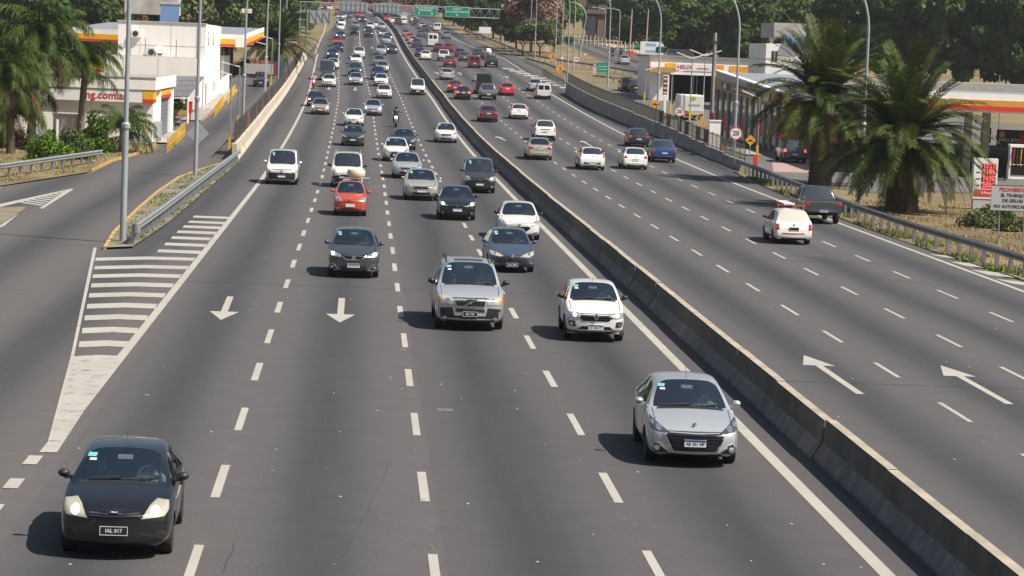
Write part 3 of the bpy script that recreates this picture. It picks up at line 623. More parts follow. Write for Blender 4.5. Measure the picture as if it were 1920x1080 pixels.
def car_model(s):
    """all part meshes of one kind of car: list of (name, mesh, material, parent index or None, location, rotation, lod)"""
    cg = cage(s); o = bpy.data.objects.new('cage', cg); COL.objects.link(o)
    ss = o.modifiers.new('s', 'SUBSURF'); ss.levels = 2; ss.render_levels = 2; ss.boundary_smooth = 'PRESERVE_CORNERS'
    W, L, H = s['W'] / 2, s['L'], s['H']; axf, axr, rw = s['axf'], s['axr'], s['rw']
    dg = bpy.context.evaluated_depsgraph_get(); solid = bpy.data.meshes.new_from_object(o.evaluated_get(dg))
    bvh = BVHTree.FromPolygons([v.co.copy() for v in solid.vertices], [tuple(p.vertices) for p in solid.polygons])
    mb = MB()
    for y in (axf, axr):
        for sg in (1, -1): mb.lathe([(rw + .055, sg * (W - .26)), (rw + .055, sg * (W + .2))], 28, 'x', Matrix.Translation((0, y, rw)))
    cm = mb.mesh('cutter'); 
    for _ in range(6): cm.materials.append(None)
    cm.polygons.foreach_set('material_index', [5] * len(cm.polygons)); co = bpy.data.objects.new('cutter', cm); COL.objects.link(co)
    bo = o.modifiers.new('b', 'BOOLEAN'); bo.object = co; bo.operation = 'DIFFERENCE'; bo.solver = 'EXACT'
    dg = bpy.context.evaluated_depsgraph_get(); full = bpy.data.meshes.new_from_object(o.evaluated_get(dg)); bpy.data.objects.remove(o); bpy.data.objects.remove(co)
    parts = []
    def sub(pred):
        bm = bmesh.new(); bm.from_mesh(full); bmesh.ops.delete(bm, geom=[f for f in bm.faces if not pred(f)], context='FACES'); me = bpy.data.meshes.new('p'); bm.to_mesh(me); bm.free(); me.materials.clear(); smooth_obj(me); me.set_sharp_from_angle(angle=R(42)); return me
    body = sub(lambda f: f.material_index in (0, 4, 5)); bm = bmesh.new(); bm.from_mesh(full); mi = [f.material_index for f in bm.faces if f.material_index in (0, 4, 5)]; bm.free()
    body.materials.append(None); body.materials.append(trim); body.materials.append(well_m)
    body.polygons.foreach_set('material_index', [{0: 0, 4: 1, 5: 2}[m] for m in mi])
    add = lambda name, me, m, par=None, loc=None, rot=None, lod=2: (parts.append((name, me, m, par, loc, rot, lod)), len(parts) - 1)[1] if me is not None else None
    add('body', body, 'paint')
    add('windscreen', sub(lambda f: f.material_index == 1), glass_f)
    add('side_window', sub(lambda f: f.material_index == 2 and f.calc_center_median().x > 0), glass_s); add('side_window', sub(lambda f: f.material_index == 2 and f.calc_center_median().x < 0), glass_s)
    if not s.get('blind'): add('rear_window', sub(lambda f: f.material_index == 3), s.get('rear_glass', glass_s))
    cy, cz = s['cowl']; bf, br = s['belt']; wf, rr_ = s['wf'], s['rr']
    pl = lambda poly, view, **k: panel(bvh, [(u * W, v) for u, v in poly] if view in ('front', 'rear', 'top') else poly, view, **k)
    mir = lambda poly: [(-u, v) for u, v in poly]
    # ---- front
    F = s.get('front', {})
    for key, name, m in (('bumper', 'bumper_trim', trim), ('bumper2', 'bumper_trim', trim), ('grille', 'grille', trim_g), ('intake', 'air_intake', trim), ('strip', 'chrome_strip', chrome), ('strip2', 'chrome_strip', chrome), ('strip3', 'chrome_strip', chrome)):
        if key in F:
            g = add(name, pl(F[key], 'front', off={'bumper': .004, 'bumper2': .004, 'intake': .007, 'grille': .010}.get(key, .018)), F.get(key + '_m', m), lod=1)
            if key == 'grille':
                for z0, z1, x0, x1 in F.get('slats', ()): add('slat', pl([(x0, z0), (x1, z0), (x1, z1), (x0, z1)], 'front', off=.020, depth=.012), F.get('slat_m', trim), g, lod=0)
                for x in F.get('vslats', ()): add('slat', pl([(x - .012, F['vz'][0]), (x + .012, F['vz'][0]), (x + .012, F['vz'][1]), (x - .012, F['vz'][1])], 'front', off=.020, depth=.012), F.get('slat_m', chrome), g, lod=0)
    for sg in (1, -1):
        P_ = F['lamp'] if sg == 1 else mir(F['lamp'])
        h = add('headlight', pl(P_, 'front', off=.016, res=.032), F.get('lamp_m', lamp_m), lod=2)
        for (u, v, r, kind) in F.get('bulbs', ()): add('bulb', pl(ell(sg * u, v, r / W, r), 'front', off=.022, res=.03, depth=.008), {'lens': lens_m, 'lit': lit_m, 'warm': lit_w, 'amber': amber_m, 'dark': trim_g}[kind], h, lod=1 if kind != 'lit' and kind != 'warm' else 2)
        if 'amber' in F: add('indicator', pl(F['amber'] if sg == 1 else mir(F['amber']), 'front', off=.021, res=.03, depth=.01), amber_m, h, lod=0)
        if 'fogpod' in F: add('fog_lamp_recess', pl(F['fogpod'] if sg == 1 else mir(F['fogpod']), 'front', off=.010), trim, lod=1)
        if 'podline' in F: add('chrome_strip', pl(F['podline'] if sg == 1 else mir(F['podline']), 'front', off=.018, res=.04), chrome, lod=1)
        if 'fog' in F: u, v, r = F['fog']; add('fog_lamp', pl(ell(sg * u, v, r / W, r), 'front', off=.017, res=.04), F.get('fog_m', lens_m), lod=1)
    def plate(view, z, kind, txt, w=.40, h=.13, x=0):
        o_, d_ = (Vector((x, -4, z)), Vector((0, 1, 0))) if view == 'front' else (Vector((x, 12, z)), Vector((0, -1, 0)))
        hit = bvh.ray_cast(o_, d_)[0]
        if hit is None: return
        y = min((bvh.ray_cast(Vector((x + dx, o_.y, z + dz)), d_)[0] or hit).y for dx in (-.15, 0, .15) for dz in (-.06, .06)) if view == 'front' else max((bvh.ray_cast(Vector((x + dx, o_.y, z + dz)), d_)[0] or hit).y for dx in (-.15, 0, .15) for dz in (-.06, .06))
        sg = -1 if view == 'front' else 1; rot = (math.pi / 2, 0, 0) if sg < 0 else (math.pi / 2, 0, math.pi)
        k_ = f'plate {kind}'; me = bpy.data.meshes.get(k_) or MB().box(-w / 2, w / 2, -h / 2, h / 2, -.03, .012).mesh(k_)
        i = add('licence_plate', me, plate_w if kind != 'black' else plate_k, None, (x, y + sg * .012, z), rot, 1)
        if kind == 'white':
            add('plate_band', bpy.data.meshes.get('band') or MB().box(-w / 2 + .004, w / 2 - .004, h / 2 - .036, h / 2 - .003, .0, .0145).mesh('band'), plate_b, i, lod=0)
        elif kind == 'black':
            k2 = bpy.data.meshes.get('plate rim')
            if not k2:
                m_ = MB(); m_.box(-w / 2, w / 2, h / 2 - .008, h / 2, 0, .0145); m_.box(-w / 2, w / 2, -h / 2, -h / 2 + .008, 0, .0145); m_.box(-w / 2, -w / 2 + .008, -h / 2 + .008, h / 2 - .008, 0, .0145); m_.box(w / 2 - .008, w / 2, -h / 2 + .008, h / 2 - .008, 0, .0145); k2 = m_.mesh('plate rim')
            add('plate_rim', k2, ink_w, i, lod=0)
        if txt: add('plate_lettering', text_mesh(txt, .076, .002), ink_k if kind != 'black' else ink_w, i, (0, -.012 if kind == 'white' else 0, .013), None, 0)
    if 'plate' in F: plate('front', F['plate'], F.get('pk', 'white'), F.get('pt'))
    def badge(view, kind, z, x=0, r=.05):
        if kind is None: return
        o_, d_ = (Vector((x, -4, z)), Vector((0, 1, 0))) if view == 'front' else (Vector((x, 12, z)), Vector((0, -1, 0)))
        h = bvh.ray_cast(o_, d_)
        if h[0] is None: return
        n_ = h[1] if h[1].dot(d_) < 0 else -h[1]; rot = n_.to_track_quat('Z', 'Y').to_euler(); loc = h[0] + n_ * .022; mb = MB()
        if kind == 'oval': mb.prism(ell(0, 0, r * 1.25, r * .52, 18), -.01, .006, 'z')
        elif kind == 'disc': mb.prism(ell(0, 0, r * .8, r * .8, 16), -.01, .006, 'z')
        elif kind == 'diamond':
            a = [(0, r * 1.35), (r, 0), (0, -r * 1.35), (-r, 0)]; b = [(p[0] * .5, p[1] * .5) for p in a]
            for i in range(4): j = (i + 1) % 4; mb.prism([a[i], a[j], b[j], b[i]], -.01, .02, 'z')
        elif kind == 'bar': mb.box(-r * 3.6, r * 3.6, -.014, .014, -.005, .008, Matrix.Rotation(R(28), 4, 'Z')); mb.prism(ell(0, 0, r * .8, r * .8, 16), -.01, .016, 'z')
        elif kind == 'H':
            for sx in (-1, 1): mb.prism([(sx * r * .95, r), (sx * r * .55, r), (sx * r * .40, -r), (sx * r * .75, -r)], -.01, .01, 'z')
            mb.box(-r * .46, r * .46, -r * .16, r * .16, -.01, .01)
            mb.prism([(-r * 1.15, r * 1.15), (r * 1.15, r * 1.15), (r * .95, -r * 1.15), (-r * .95, -r * 1.15)], -.012, -.004, 'z')
        elif kind == 'lion':
            mb.prism([(-.2 * r, 1.3 * r), (.5 * r, 1.2 * r), (.55 * r, .8 * r), (.2 * r, .7 * r), (.7 * r, .5 * r), (.9 * r, .7 * r), (1.0 * r, .3 * r), (.4 * r, .1 * r), (.3 * r, -.2 * r), (.9 * r, -.4 * r), (.9 * r, -.7 * r), (.2 * r, -.6 * r), (.25 * r, -1.3 * r), (-.15 * r, -1.3 * r), (-.3 * r, -.5 * r), (-.7 * r, -1.0 * r), (-1.0 * r, -.8 * r), (-.5 * r, 0), (-.3 * r, .6 * r)], -.01, .012, 'z')
        i = add('badge', mb.mesh('badge'), chrome if kind != 'oval' else mat('blue badge enamel', (.03, .05, .18), .3, coat=1), None, loc, rot, 0 if kind != 'bar' else 1)
        if kind == 'oval': add('badge_lettering', text_mesh('Ford', r * .75, .001), ink_w, i, (0, 0, .007), None, 0)
    if 'badge' in F: badge('front', F['badge'], F['bz'], r=F.get('br', .05))
    # ---- rear
    B = s.get('rear', {})
    for key, name, m in (('bumper', 'bumper_trim', trim), ('panel', 'tailgate_panel', trim), ('redstrip', 'reflector_strip', tail_m)):
        if key in B: add(name, pl(B[key], 'rear', off=.006 if key != 'redstrip' else .012), m, lod=1)
    for sg in (1, -1):
        if 'lamp' in B:
            h = add('tail_light', pl(B['lamp'] if sg == 1 else mir(B['lamp']), 'rear', off=.012, res=.05), tail_m, lod=2)
            if 'lampw' in B: add('reversing_light', pl(B['lampw'] if sg == 1 else mir(B['lampw']), 'rear', off=.017, res=.05, depth=.01), lens_m, h, lod=0)
        if 'win' in B: add('rear_window', pl(B['win'] if sg == 1 else mir(B['win']), 'rear', off=.008), trim_g, lod=2)
    if 'plate' in B: plate('rear', B['plate'], B.get('pk', 'white'), B.get('pt'))
    if 'badge' in B: badge('rear', B['badge'], B['bz'])
    # ---- sides
    zc = lambda y: bf + (br - bf) * (y - cy) / (rr_ - cy)
    for v in ('right', 'left'):
        yb = s.get('bpil', wf + .55 * (rr_ - wf) - .05)
        add('door_pillar', panel(bvh, [(yb - .045, zc(yb) - .01), (yb + .045, zc(yb) - .01), (yb + .055, H - .09), (yb - .035, H - .09)], v, off=.004), trim_g, lod=1)
        sgn = 1 if v == 'right' else -1
        if s.get('arch_trim'):
            for y in (axf, axr):
                ring_ = [(y + (rw + .11) * math.cos(t), rw + (rw + .11) * math.sin(t)) for t in np.linspace(-.25, math.pi + .25, 15)] + [(y + (rw + .05) * math.cos(t), rw + (rw + .05) * math.sin(t)) for t in np.linspace(math.pi + .25, -.25, 15)]
                add('arch_trim', panel(bvh, ring_, v, off=.012, depth=.03), trim, lod=1)
        if s.get('sill', True): add('sill_trim', panel(bvh, [(axf + rw + .08, s.get('gc', .2) + .06), (axr - rw - .08, s.get('gc', .2) + .06), (axr - rw - .08, s.get('gc', .2) + .14), (axf + rw + .08, s.get('gc', .2) + .14)], v, off=.006), trim, lod=0)
        for y in (cy + .18, yb, rr_ - .42): add('door_seam', panel(bvh, [(y, .36), (y + .012, .36), (y + .012, zc(y) - .015), (y, zc(y) - .015)], v, off=.003, depth=.004), trim_g, lod=0)
        for y in (yb - .20, rr_ - .62): add('door_handle', panel(bvh, [(y, bf - .16), (y + .17, bf - .15), (y + .17, bf - .12), (y, bf - .125)], v, off=.03, depth=.03), s.get('handle_m', 'paint'), lod=0)
        hx = bvh.ray_cast(Vector((sgn * 4, cy + .42, zc(cy + .42) + .0)), Vector((-sgn, 0, 0)))[0]
        mx_ = abs(hx.x) if hx else W
        ms = s.get('mirror', 1.0); mb = MB(); vs = []
        for a in range(7):
            for b in range(12):
                th = math.pi * a / 6; ph = 2 * math.pi * b / 12; vs.append((sgn * (mx_ + .10 * ms + .09 * ms * math.sin(th) * math.cos(ph)) * 1.0, cy + .40 + .075 * math.cos(th) - (.045 if math.sin(th) * math.cos(ph) < 0 else 0) * 0, bf + .10 * ms + .065 * ms * math.sin(th) * math.sin(ph)))
        mb.add(vs, [(a * 12 + b, a * 12 + (b + 1) % 12, (a + 1) * 12 + (b + 1) % 12, (a + 1) * 12 + b) for a in range(6) for b in range(12)])
        mb.box(mx_ - .05 if sgn > 0 else -mx_ - .09, mx_ + .09 if sgn > 0 else -mx_ + .05, cy + .36, cy + .42, bf + .02, bf + .07)
        add('mirror', mb.mesh('mirror', True), s.get('mirror_m', 'paint'), lod=2)
    nz_ = s['nose_z']; add('bonnet_seam', pl([(-.80, nz_ - .045), (.80, nz_ - .045), (.80, nz_ - .033), (-.80, nz_ - .033)], 'front', off=.003, depth=.005), trim_g, lod=0)
    for sg in (1, -1):
        add('bonnet_seam', pl([(sg * .80, .22), (sg * .815, .22), (sg * .835, cy - .03), (sg * .82, cy - .03)], 'top', off=.003, depth=.005), trim_g, lod=0)
        add('bumper_seam', pl([(sg * .885, .42), (sg * .892, .42), (sg * .90, nz_ - .08), (sg * .893, nz_ - .08)], 'front', off=.003, depth=.005), trim_g, lod=0)
    # ---- wheels
    ty_, ri_ = wheel_meshes(rw)
    for y in (axf, axr):
        for sg in (1, -1):
            i = add('wheel', ty_, tyre_m, None, (sg * (W - .125), y, rw), (0, 0, 0 if sg > 0 else math.pi)); add('rim', ri_, s.get('rim_m', rim_m), i, lod=1)
    # ---- cabin and small things
    dash = MB().prism([(cy + .10, cz - .30), (cy + .02, cz - .06), (cy + .32, cz - .035), (cy + .50, cz - .10), (cy + .50, cz - .36)], -W * .86, W * .86, 'x').mesh('dash')
    add('dashboard', dash, cabin_m, lod=1)
    sy = wf + .62 if s['kind'] not in ('van', 'bigvan') else wf + .62
    def seat(w, y):
        mb = MB(); mb.box(-w, w, y - .50, y, .34, .50, taper=.03); mb.prism([(y - .06, .46), (y + .06, .46), (y + .22, H - .52), (y + .12, H - .50)], -w, w, 'x')
        for x in ((0,) if w < .4 else (-w * .6, w * .6)): mb.box(x - .11, x + .11, y + .15, y + .23, H - .50, H - .31, taper=.015)
        return mb.mesh('seat')
    fs = seat(.24, sy)
    for sg in (1, -1): add('seat', fs, seat_m, None, (sg * W * .44, 0, 0), None, 1)
    if s['kind'] not in ('van', 'bigvan'): add('rear_seat', seat(W * .78, min(rr_ - .45, sy + .85)), seat_m, lod=1)
    sw = MB(); tor = []
    for a in range(20):
        for b in range(6):
            t, p = 2 * math.pi * a / 20, 2 * math.pi * b / 6; tor.append(((.175 + .018 * math.cos(p)) * math.cos(t), (.175 + .018 * math.cos(p)) * math.sin(t), .018 * math.sin(p)))
    sw.add(tor, [(a * 6 + b, a * 6 + (b + 1) % 6, ((a + 1) % 20) * 6 + (b + 1) % 6, ((a + 1) % 20) * 6 + b) for a in range(20) for b in range(6)]); sw.box(-.17, .17, -.03, .03, -.015, .015); sw.box(-.03, .03, -.17, 0, -.014, .014)
    add('steering_wheel', sw.mesh('steering wheel', True), cabin_m, None, (W * .44, cy + .62, cz - .02), (R(62), 0, 0), 0)
    rm = MB().box(-.11, .11, -.02, .02, -.03, .03).mesh('inner mirror'); add('inner_mirror', rm, stick_w, None, (0, wf - .02, H - .17), None, 0)
    dirw = Vector((0, wf - cy, H - .06 - cz)); 
    def on_screen(name, x, t, w, h, m, lod=0):
        hp = bvh.ray_cast(Vector((x, -4, cz + (H - .06 - cz) * t)), Vector((0, 1, 0)))
        if hp[0] is None: return
        n_ = hp[1] if hp[1].y < 0 else -hp[1]; rot = n_.to_track_quat('Z', 'Y').to_euler(); add(name, MB().box(-w / 2, w / 2, -h / 2, h / 2, -.004, .003).mesh(name), m, None, hp[0] + n_ * .004, rot, lod)
    if s.get('stick', True): on_screen('sticker', -W * .58, .82, .13, .10, stick_m); on_screen('sticker', -W * .56, .68, .10, .05, stick_w)
    for x0, x1 in ((-.62, -.02), (.0, .60)):
        pp = []
        for t in np.linspace(0, 1, 6):
            hp = bvh.ray_cast(Vector((W * (x0 + (x1 - x0) * t), -4, cz + .03 + .03 * t)), Vector((0, 1, 0)))[0]
            if hp is not None: pp.append(hp + Vector((0, -.025, .015)))
        if len(pp) > 2: add('wiper', MB().tube(pp, [.012] * len(pp), 5).mesh('wiper'), trim, lod=0)
    add('cowl_trim', pl([(-.74, cy - .10), (.74, cy - .10), (.70, cy + .0), (-.70, cy + .0)], 'top', off=.004), trim, lod=1)
    if s.get('antenna', True): add('antenna', MB().bar((0, wf + .12, H - .03), (0, wf + s.get('ant', .35) + .12, H + s.get('ant', .35)), .006, 5, .003).mesh('antenna'), trim, lod=0)
    if s.get('rails'):
        for sg in (1, -1):
            pts = [(sg * (s['wr'] * W - .10), wf + .08, H - .05), (sg * (s['wr'] * W - .09), wf + .22, H + .045), (sg * (s['wr'] * W - .09), rr_ - .3, H + .045), (sg * (s['wr'] * W - .10), rr_ - .12, H - .05)]; add('roof_rail', MB().tube(pts, [.025] * 4, 6).mesh('roof rail', True), s.get('rail_m', trim), lod=1)
    if s.get('sunroof'): add('sunroof', pl([(-.42, wf + .22), (.42, wf + .22), (.42, wf + .75), (-.42, wf + .75)], 'top', off=.004), trim_g, lod=1)
    if s['kind'] == 'pickup': add('bed_cover', pl([(-.86, s['tg'][0] + .08), (.86, s['tg'][0] + .08), (.86, L - .10), (-.86, L - .10)], 'top', off=.006), trim, lod=1)
    bpy.data.meshes.remove(full); bpy.data.meshes.remove(solid); bpy.data.meshes.remove(cg)
    return parts
def spawn(parts, name, loc, rz, col, label, cat, group=None, lod=0, rx=0, skip=(), sc=(1, 1, 1), over=None):
    root = empty(name, loc, 0, label, cat, group); root.rotation_euler = Euler((rx, 0, rz), 'XYZ'); root.scale = sc; objs = []
    for (n_, me, m, par, l, r, ld) in parts:
        if ld < lod or n_ in skip or (par is not None and objs[par] is None): objs.append(None); continue
        mm = PAINT[col] if m == 'paint' else m
        if over and n_ in over: mm = over[n_]
        o = bpy.data.objects.new(n_, me); COL.objects.link(o); o.parent = objs[par] if par is not None else root
        if l is not None: o.location = l
        if r is not None: o.rotation_euler = r
        if not me.materials: me.materials.append(mm)
        elif n_ == 'body' or me.materials[0] is not mm: o.material_slots[0].link = 'OBJECT'; o.material_slots[0].material = mm
        objs.append(o)
    return root
# ---- the kinds of car on the road
LB = [(.44, .66), (.86, .70), (.92, .79), (.86, .87), (.66, .82), (.52, .74)]
GEN_F = dict(lamp=[(.50, .66), (.90, .72), (.95, .82), (.90, .87), (.70, .80)], bulbs=((.74, .755, .05, 'lens'),), grille=[(-.44, .60), (.44, .60), (.50, .70), (-.50, .70)], intake=[(-.56, .27), (.56, .27), (.50, .44), (-.50, .44)], plate=.50, badge='disc', bz=.66, fog=(.76, .36, .045), fogpod=ell(.76, .36, .11, .075, 10), strip=[(-.50, .695), (.50, .695), (.50, .715), (-.50, .715)])
GEN_R = dict(lamp=[(.66, .78), (.96, .76), (.95, .93), (.80, .96), (.68, .92)], plate=.66, bumper=[(-.70, .24), (.70, .24), (.72, .36), (-.72, .36)], badge='disc', bz=.88)
SP = {}
SP['ka'] = dict(kind='hatch', L=3.62, W=1.64, H=1.42, nose_z=.76, cowl=(1.02, .98), wf=1.72, rr=3.02, tg=(3.42, 1.0), belt=(.93, 1.02), axf=.70, axr=3.15, rw=.29, wr=.74, edge=.08, bulge=.15, mirror_m=trim, ant=.42, handle_m=trim, arch_trim=False,
    front=dict(lamp=[(.47, .63), (.86, .66), (.93, .74), (.91, .84), (.70, .86), (.60, .80)], lamp_m=lamp_old, bulbs=((.70, .73, .065, 'warm'),), grille=[(-.45, .645), (.45, .645), (.46, .745), (-.46, .745)], slats=((.665, .678, -.44, .44), (.70, .713, -.44, .44)), slat_m=mat('grey grille bar', (.06, .06, .065), .4), plate=.46, pk='black', pt='IAL 017', badge='oval', bz=.705, br=.055, fogpod=ell(.80, .40, .10, .07, 10), bumper=[(-.72, .22), (.72, .22), (.72, .28), (-.72, .28)]), rear=GEN_R)
SP['city_hatch'] = dict(kind='hatch', L=3.97, W=1.74, H=1.46, nose_z=.72, cowl=(1.12, .98), wf=1.86, rr=3.30, tg=(3.72, 1.02), belt=(.94, 1.04), axf=.83, axr=3.37, rw=.315, wr=.72, edge=.09, bulge=.16, n1=.12, ant=.30, handle_m=chrome,
    front=dict(lamp=[(.54, .67), (.64, .655), (.93, .70), (.985, .80), (.96, .90), (.90, .885), (.74, .78)], lamp_m=lamp_dk, bulbs=((.76, .735, .055, 'lens'), (.88, .80, .035, 'lens')), grille=[(-.62, .63), (.62, .63), (.55, .46), (.44, .33), (-.44, .33), (-.55, .46)], slats=((.555, .568, -.5, .5), (.505, .518, -.49, .49), (.385, .395, -.40, .40), (.425, .435, -.44, .44)), slat_m=trim, strip=[(-.66, .62), (-.62, .62), (-.46, .335), (-.42, .325), (.42, .325), (.46, .335), (.62, .62), (.66, .62), (.66, .645), (.48, .305), (-.48, .305), (-.66, .645)], strip2=[(-.58, .645), (.58, .645), (.58, .66), (-.58, .66)], strip2_m=trim_g, intake=[(-.60, .235), (.60, .235), (.58, .275), (-.58, .275)], fogpod=[(.54, .30), (.90, .27), (.93, .42), (.82, .46), (.72, .43)], podline=[(.50, .30), (.54, .295), (.76, .43), (.83, .455), (.82, .475), (.72, .445)], fog=(.80, .365, .055), plate=.485, pt='AB 201 NP', badge='lion', bz=.765, br=.05), rear=GEN_R)
SP['large_suv'] = dict(kind='suv', L=4.80, W=1.90, H=1.76, gc=.24, nose_z=.94, cowl=(1.22, 1.17), wf=1.98, rr=4.15, tg=(4.55, 1.22), belt=(1.10, 1.20), axf=.93, axr=3.79, rw=.36, wr=.76, edge=.10, bulge=.15, n1=.12, rails=True, rail_m=trim, sunroof=True, mirror_m=trim, antenna=False, mirror=1.15, arch_trim=False,
    front=dict(lamp=[(.47, .74), (.90, .74), (.95, .82), (.93, .95), (.62, .97), (.50, .86)], lamp_m=lamp_old, bulbs=((.64, .84, .07, 'lens'),), amber=[(.84, .755), (.92, .755), (.955, .82), (.93, .93), (.87, .92)], grille=[(-.38, .70), (.38, .70), (.44, .90), (-.44, .90)], slats=((.745, .757, -.40, .40), (.79, .802, -.41, .41), (.835, .847, -.42, .42)), slat_m=mat('dark chrome', (.14, .14, .14), .3, .9), vslats=(-.30, -.2, -.1, 0, .1, .2, .30), vz=(.71, .89), strip=[(-.40, .685), (.40, .685), (.47, .915), (.44, .90), (.38, .705), (-.38, .705), (-.44, .90), (-.47, .915)], strip2=[(-.46, .90), (.46, .90), (.47, .92), (-.47, .92)], bumper=[(-.95, .30), (-.45, .26), (.45, .26), (.95, .30), (.96, .62), (.50, .66), (.44, .44), (-.44, .44), (-.50, .66), (-.96, .62)], intake=[(-.42, .54), (.42, .54), (.40, .63), (-.40, .63)], strip3=[(-.38, .29), (.38, .29), (.40, .35), (-.40, .35)], strip3_m=galv, plate=.49, pk='black', pt='FJL 724', badge='bar', bz=.80, br=.055, fog=(.72, .36, .05)), rear=GEN_R)
SP['small_crossover'] = dict(kind='suv', L=3.68, W=1.60, H=1.49, gc=.24, nose_z=.80, cowl=(1.02, 1.04), wf=1.66, rr=3.02, tg=(3.45, 1.08), belt=(1.0, 1.08), axf=.72, axr=3.14, rw=.29, wr=.77, edge=.09, bulge=.12, mirror_m=trim, arch_trim=True, ant=.12, rim_m=rim_m,
    front=dict(lamp=[(.54, .66), (.92, .66), (.97, .74), (.95, .80), (.56, .79)], bulbs=((.70, .73, .05, 'warm'), (.84, .73, .035, 'lens')), grille=[(-.42, .58), (.42, .58), (.54, .66), (.54, .77), (-.54, .77), (-.54, .66)], slats=((.625, .637, -.44, .44), (.675, .687, -.52, .52), (.725, .737, -.52, .52)), badge='diamond', bz=.69, br=.075, bumper=[(-.94, .24), (.94, .24), (.95, .30), (.66, .32), (.46, .44), (-.46, .44), (-.66, .32), (-.95, .30)], fogpod=[(.66, .42), (.92, .42), (.95, .54), (.90, .58), (.68, .56)], fog=(.80, .49, .05), fog_m=lens_m, plate=.42, pt='AC 966 VT'), rear=GEN_R)
SP['compact_hatch'] = dict(kind='hatch', L=3.99, W=1.695, H=1.525, nose_z=.82, cowl=(.92, 1.04), wf=1.86, rr=3.36, tg=(3.74, 1.05), belt=(.98, 1.06), axf=.80, axr=3.33, rw=.30, wr=.74, edge=.09, bulge=.14, mirror_m='paint', ant=.25,
    front=dict(lamp=[(.50, .70), (.90, .74), (.97, .84), (.95, .90), (.70, .84), (.50, .77)], bulbs=((.62, .755, .04, 'lens'), (.80, .81, .055, 'lit')), grille=[(-.46, .76), (-.30, .62), (.30, .62), (.46, .76), (.44, .79), (-.44, .79)], strip=[(-.50, .79), (-.28, .65), (.28, .65), (.50, .79), (.50, .76), (.30, .61), (-.30, .61), (-.50, .76)], badge='H', bz=.70, br=.062, intake=[(-.44, .26), (.44, .26), (.50, .44), (-.50, .44)], fogpod=[(.56, .30), (.94, .30), (.94, .46), (.80, .46)], podline=[(.50, .27), (.92, .26), (.92, .29), (.60, .31), (.80, .47), (.92, .475), (.92, .495), (.76, .49)], fog=(.82, .38, .045), plate=.44, pt='AE 594 DZ'), rear=GEN_R)
SP['older_hatch'] = dict(kind='hatch', L=3.83, W=1.65, H=1.43, nose_z=.66, cowl=(1.10, .95), wf=1.80, rr=3.15, tg=(3.55, .98), belt=(.90, .98), axf=.77, axr=3.21, rw=.295, wr=.72, edge=.09, bulge=.16, mirror_m='paint', antenna=False,
    front=dict(lamp=[(.36, .60), (.52, .57), (.90, .63), (.97, .72), (.92, .76), (.62, .70)], lamp_m=lamp_old, bulbs=((.72, .67, .05, 'lens'),), grille=[(-.34, .585), (.34, .585), (.36, .615), (-.36, .615)], badge='lion', bz=.595, br=.065, intake=[(-.62, .34), (.62, .34), (.66, .44), (.58, .49), (-.58, .49), (-.66, .44)], bumper=[(-.92, .50), (.92, .50), (.92, .53), (-.92, .53)], plate=.30, pk='black', pt='GLO 388', fog=(.80, .36, .045)), rear=dict(GEN_R, pk='black'))
SP['mini_hatch'] = dict(kind='hatch', L=3.50, W=1.50, H=1.50, nose_z=.80, cowl=(.88, 1.02), wf=1.55, rr=2.95, tg=(3.28, 1.04), belt=(.97, 1.05), axf=.66, axr=3.0, rw=.27, wr=.74, edge=.10, bulge=.13, antenna=False,
    front=dict(lamp=[(.46, .68), (.84, .66), (.94, .76), (.90, .87), (.66, .86), (.54, .78)], lamp_m=lamp_m, bulbs=((.70, .765, .07, 'lens'),), grille=[(-.22, .66), (.22, .66), (.26, .71), (-.26, .71)], grille_m='paint', badge='oval2', bz=.74, intake=[(-.50, .26), (.50, .26), (.54, .37), (-.54, .37)], plate=.50, pk='grey', fog=(.74, .36, .04)), rear=GEN_R)
SP['mini_hatch']['front']['badge'] = 'disc'
SP['hatch'] = dict(kind='hatch', L=3.92, W=1.70, H=1.48, nose_z=.76, cowl=(1.06, 1.0), wf=1.82, rr=3.28, tg=(3.66, 1.02), belt=(.95, 1.03), axf=.78, axr=3.26, rw=.30, wr=.74, edge=.09, bulge=.14, antenna=False, front=dict(GEN_F), rear=GEN_R)
SP['hatch_lit'] = dict(SP['hatch'], front=dict(GEN_F, bulbs=((.76, .765, .06, 'lit'),), lamp_m=lamp_m))
SP['hatch_wide'] = dict(SP['hatch'], W=1.73, front=dict(GEN_F, grille=[(-.34, .40), (.34, .40), (.50, .52), (.40, .58), (-.40, .58), (-.50, .52)], strip=[(-.42, .575), (.42, .575), (.52, .52), (.5, .55), (.42, .60), (-.42, .60), (-.5, .55), (-.52, .52)], lamp=[(.56, .62), (.88, .66), (.96, .78), (.92, .86), (.72, .80)], plate=.34, fogpod=[(.62, .28), (.90, .32), (.93, .40), (.70, .36)], intake=[(-.5, .2), (.5, .2), (.46, .26), (-.46, .26)]))
SP['hatch_split'] = dict(SP['hatch'], front=dict(GEN_F, grille=[(-.22, .20), (.22, .20), (.52, .42), (.30, .62), (-.30, .62), (-.52, .42)], strip=[(-.5, .64), (.5, .64), (.5, .66), (-.5, .66)], intake=[(-.62, .20), (.62, .20), (.62, .25), (-.62, .25)], fogpod=[(.52, .22), (.86, .24), (.88, .44), (.80, .46)], plate=.47))
SP['sedan'] = dict(kind='sedan', L=4.45, W=1.74, H=1.47, nose_z=.74, cowl=(1.14, .98), wf=1.92, rr=3.18, tg=(3.72, 1.03), belt=(.94, 1.0), axf=.85, axr=3.48, rw=.31, wr=.71, edge=.09, bulge=.16, antenna=False, front=dict(GEN_F),
    rear=dict(lamp=[(.52, .78), (.94, .74), (.96, .88), (.86, .93), (.54, .91)], plate=.82, bumper=[(-.62, .26), (.62, .26), (.64, .36), (-.64, .36)], badge='disc', bz=.95))
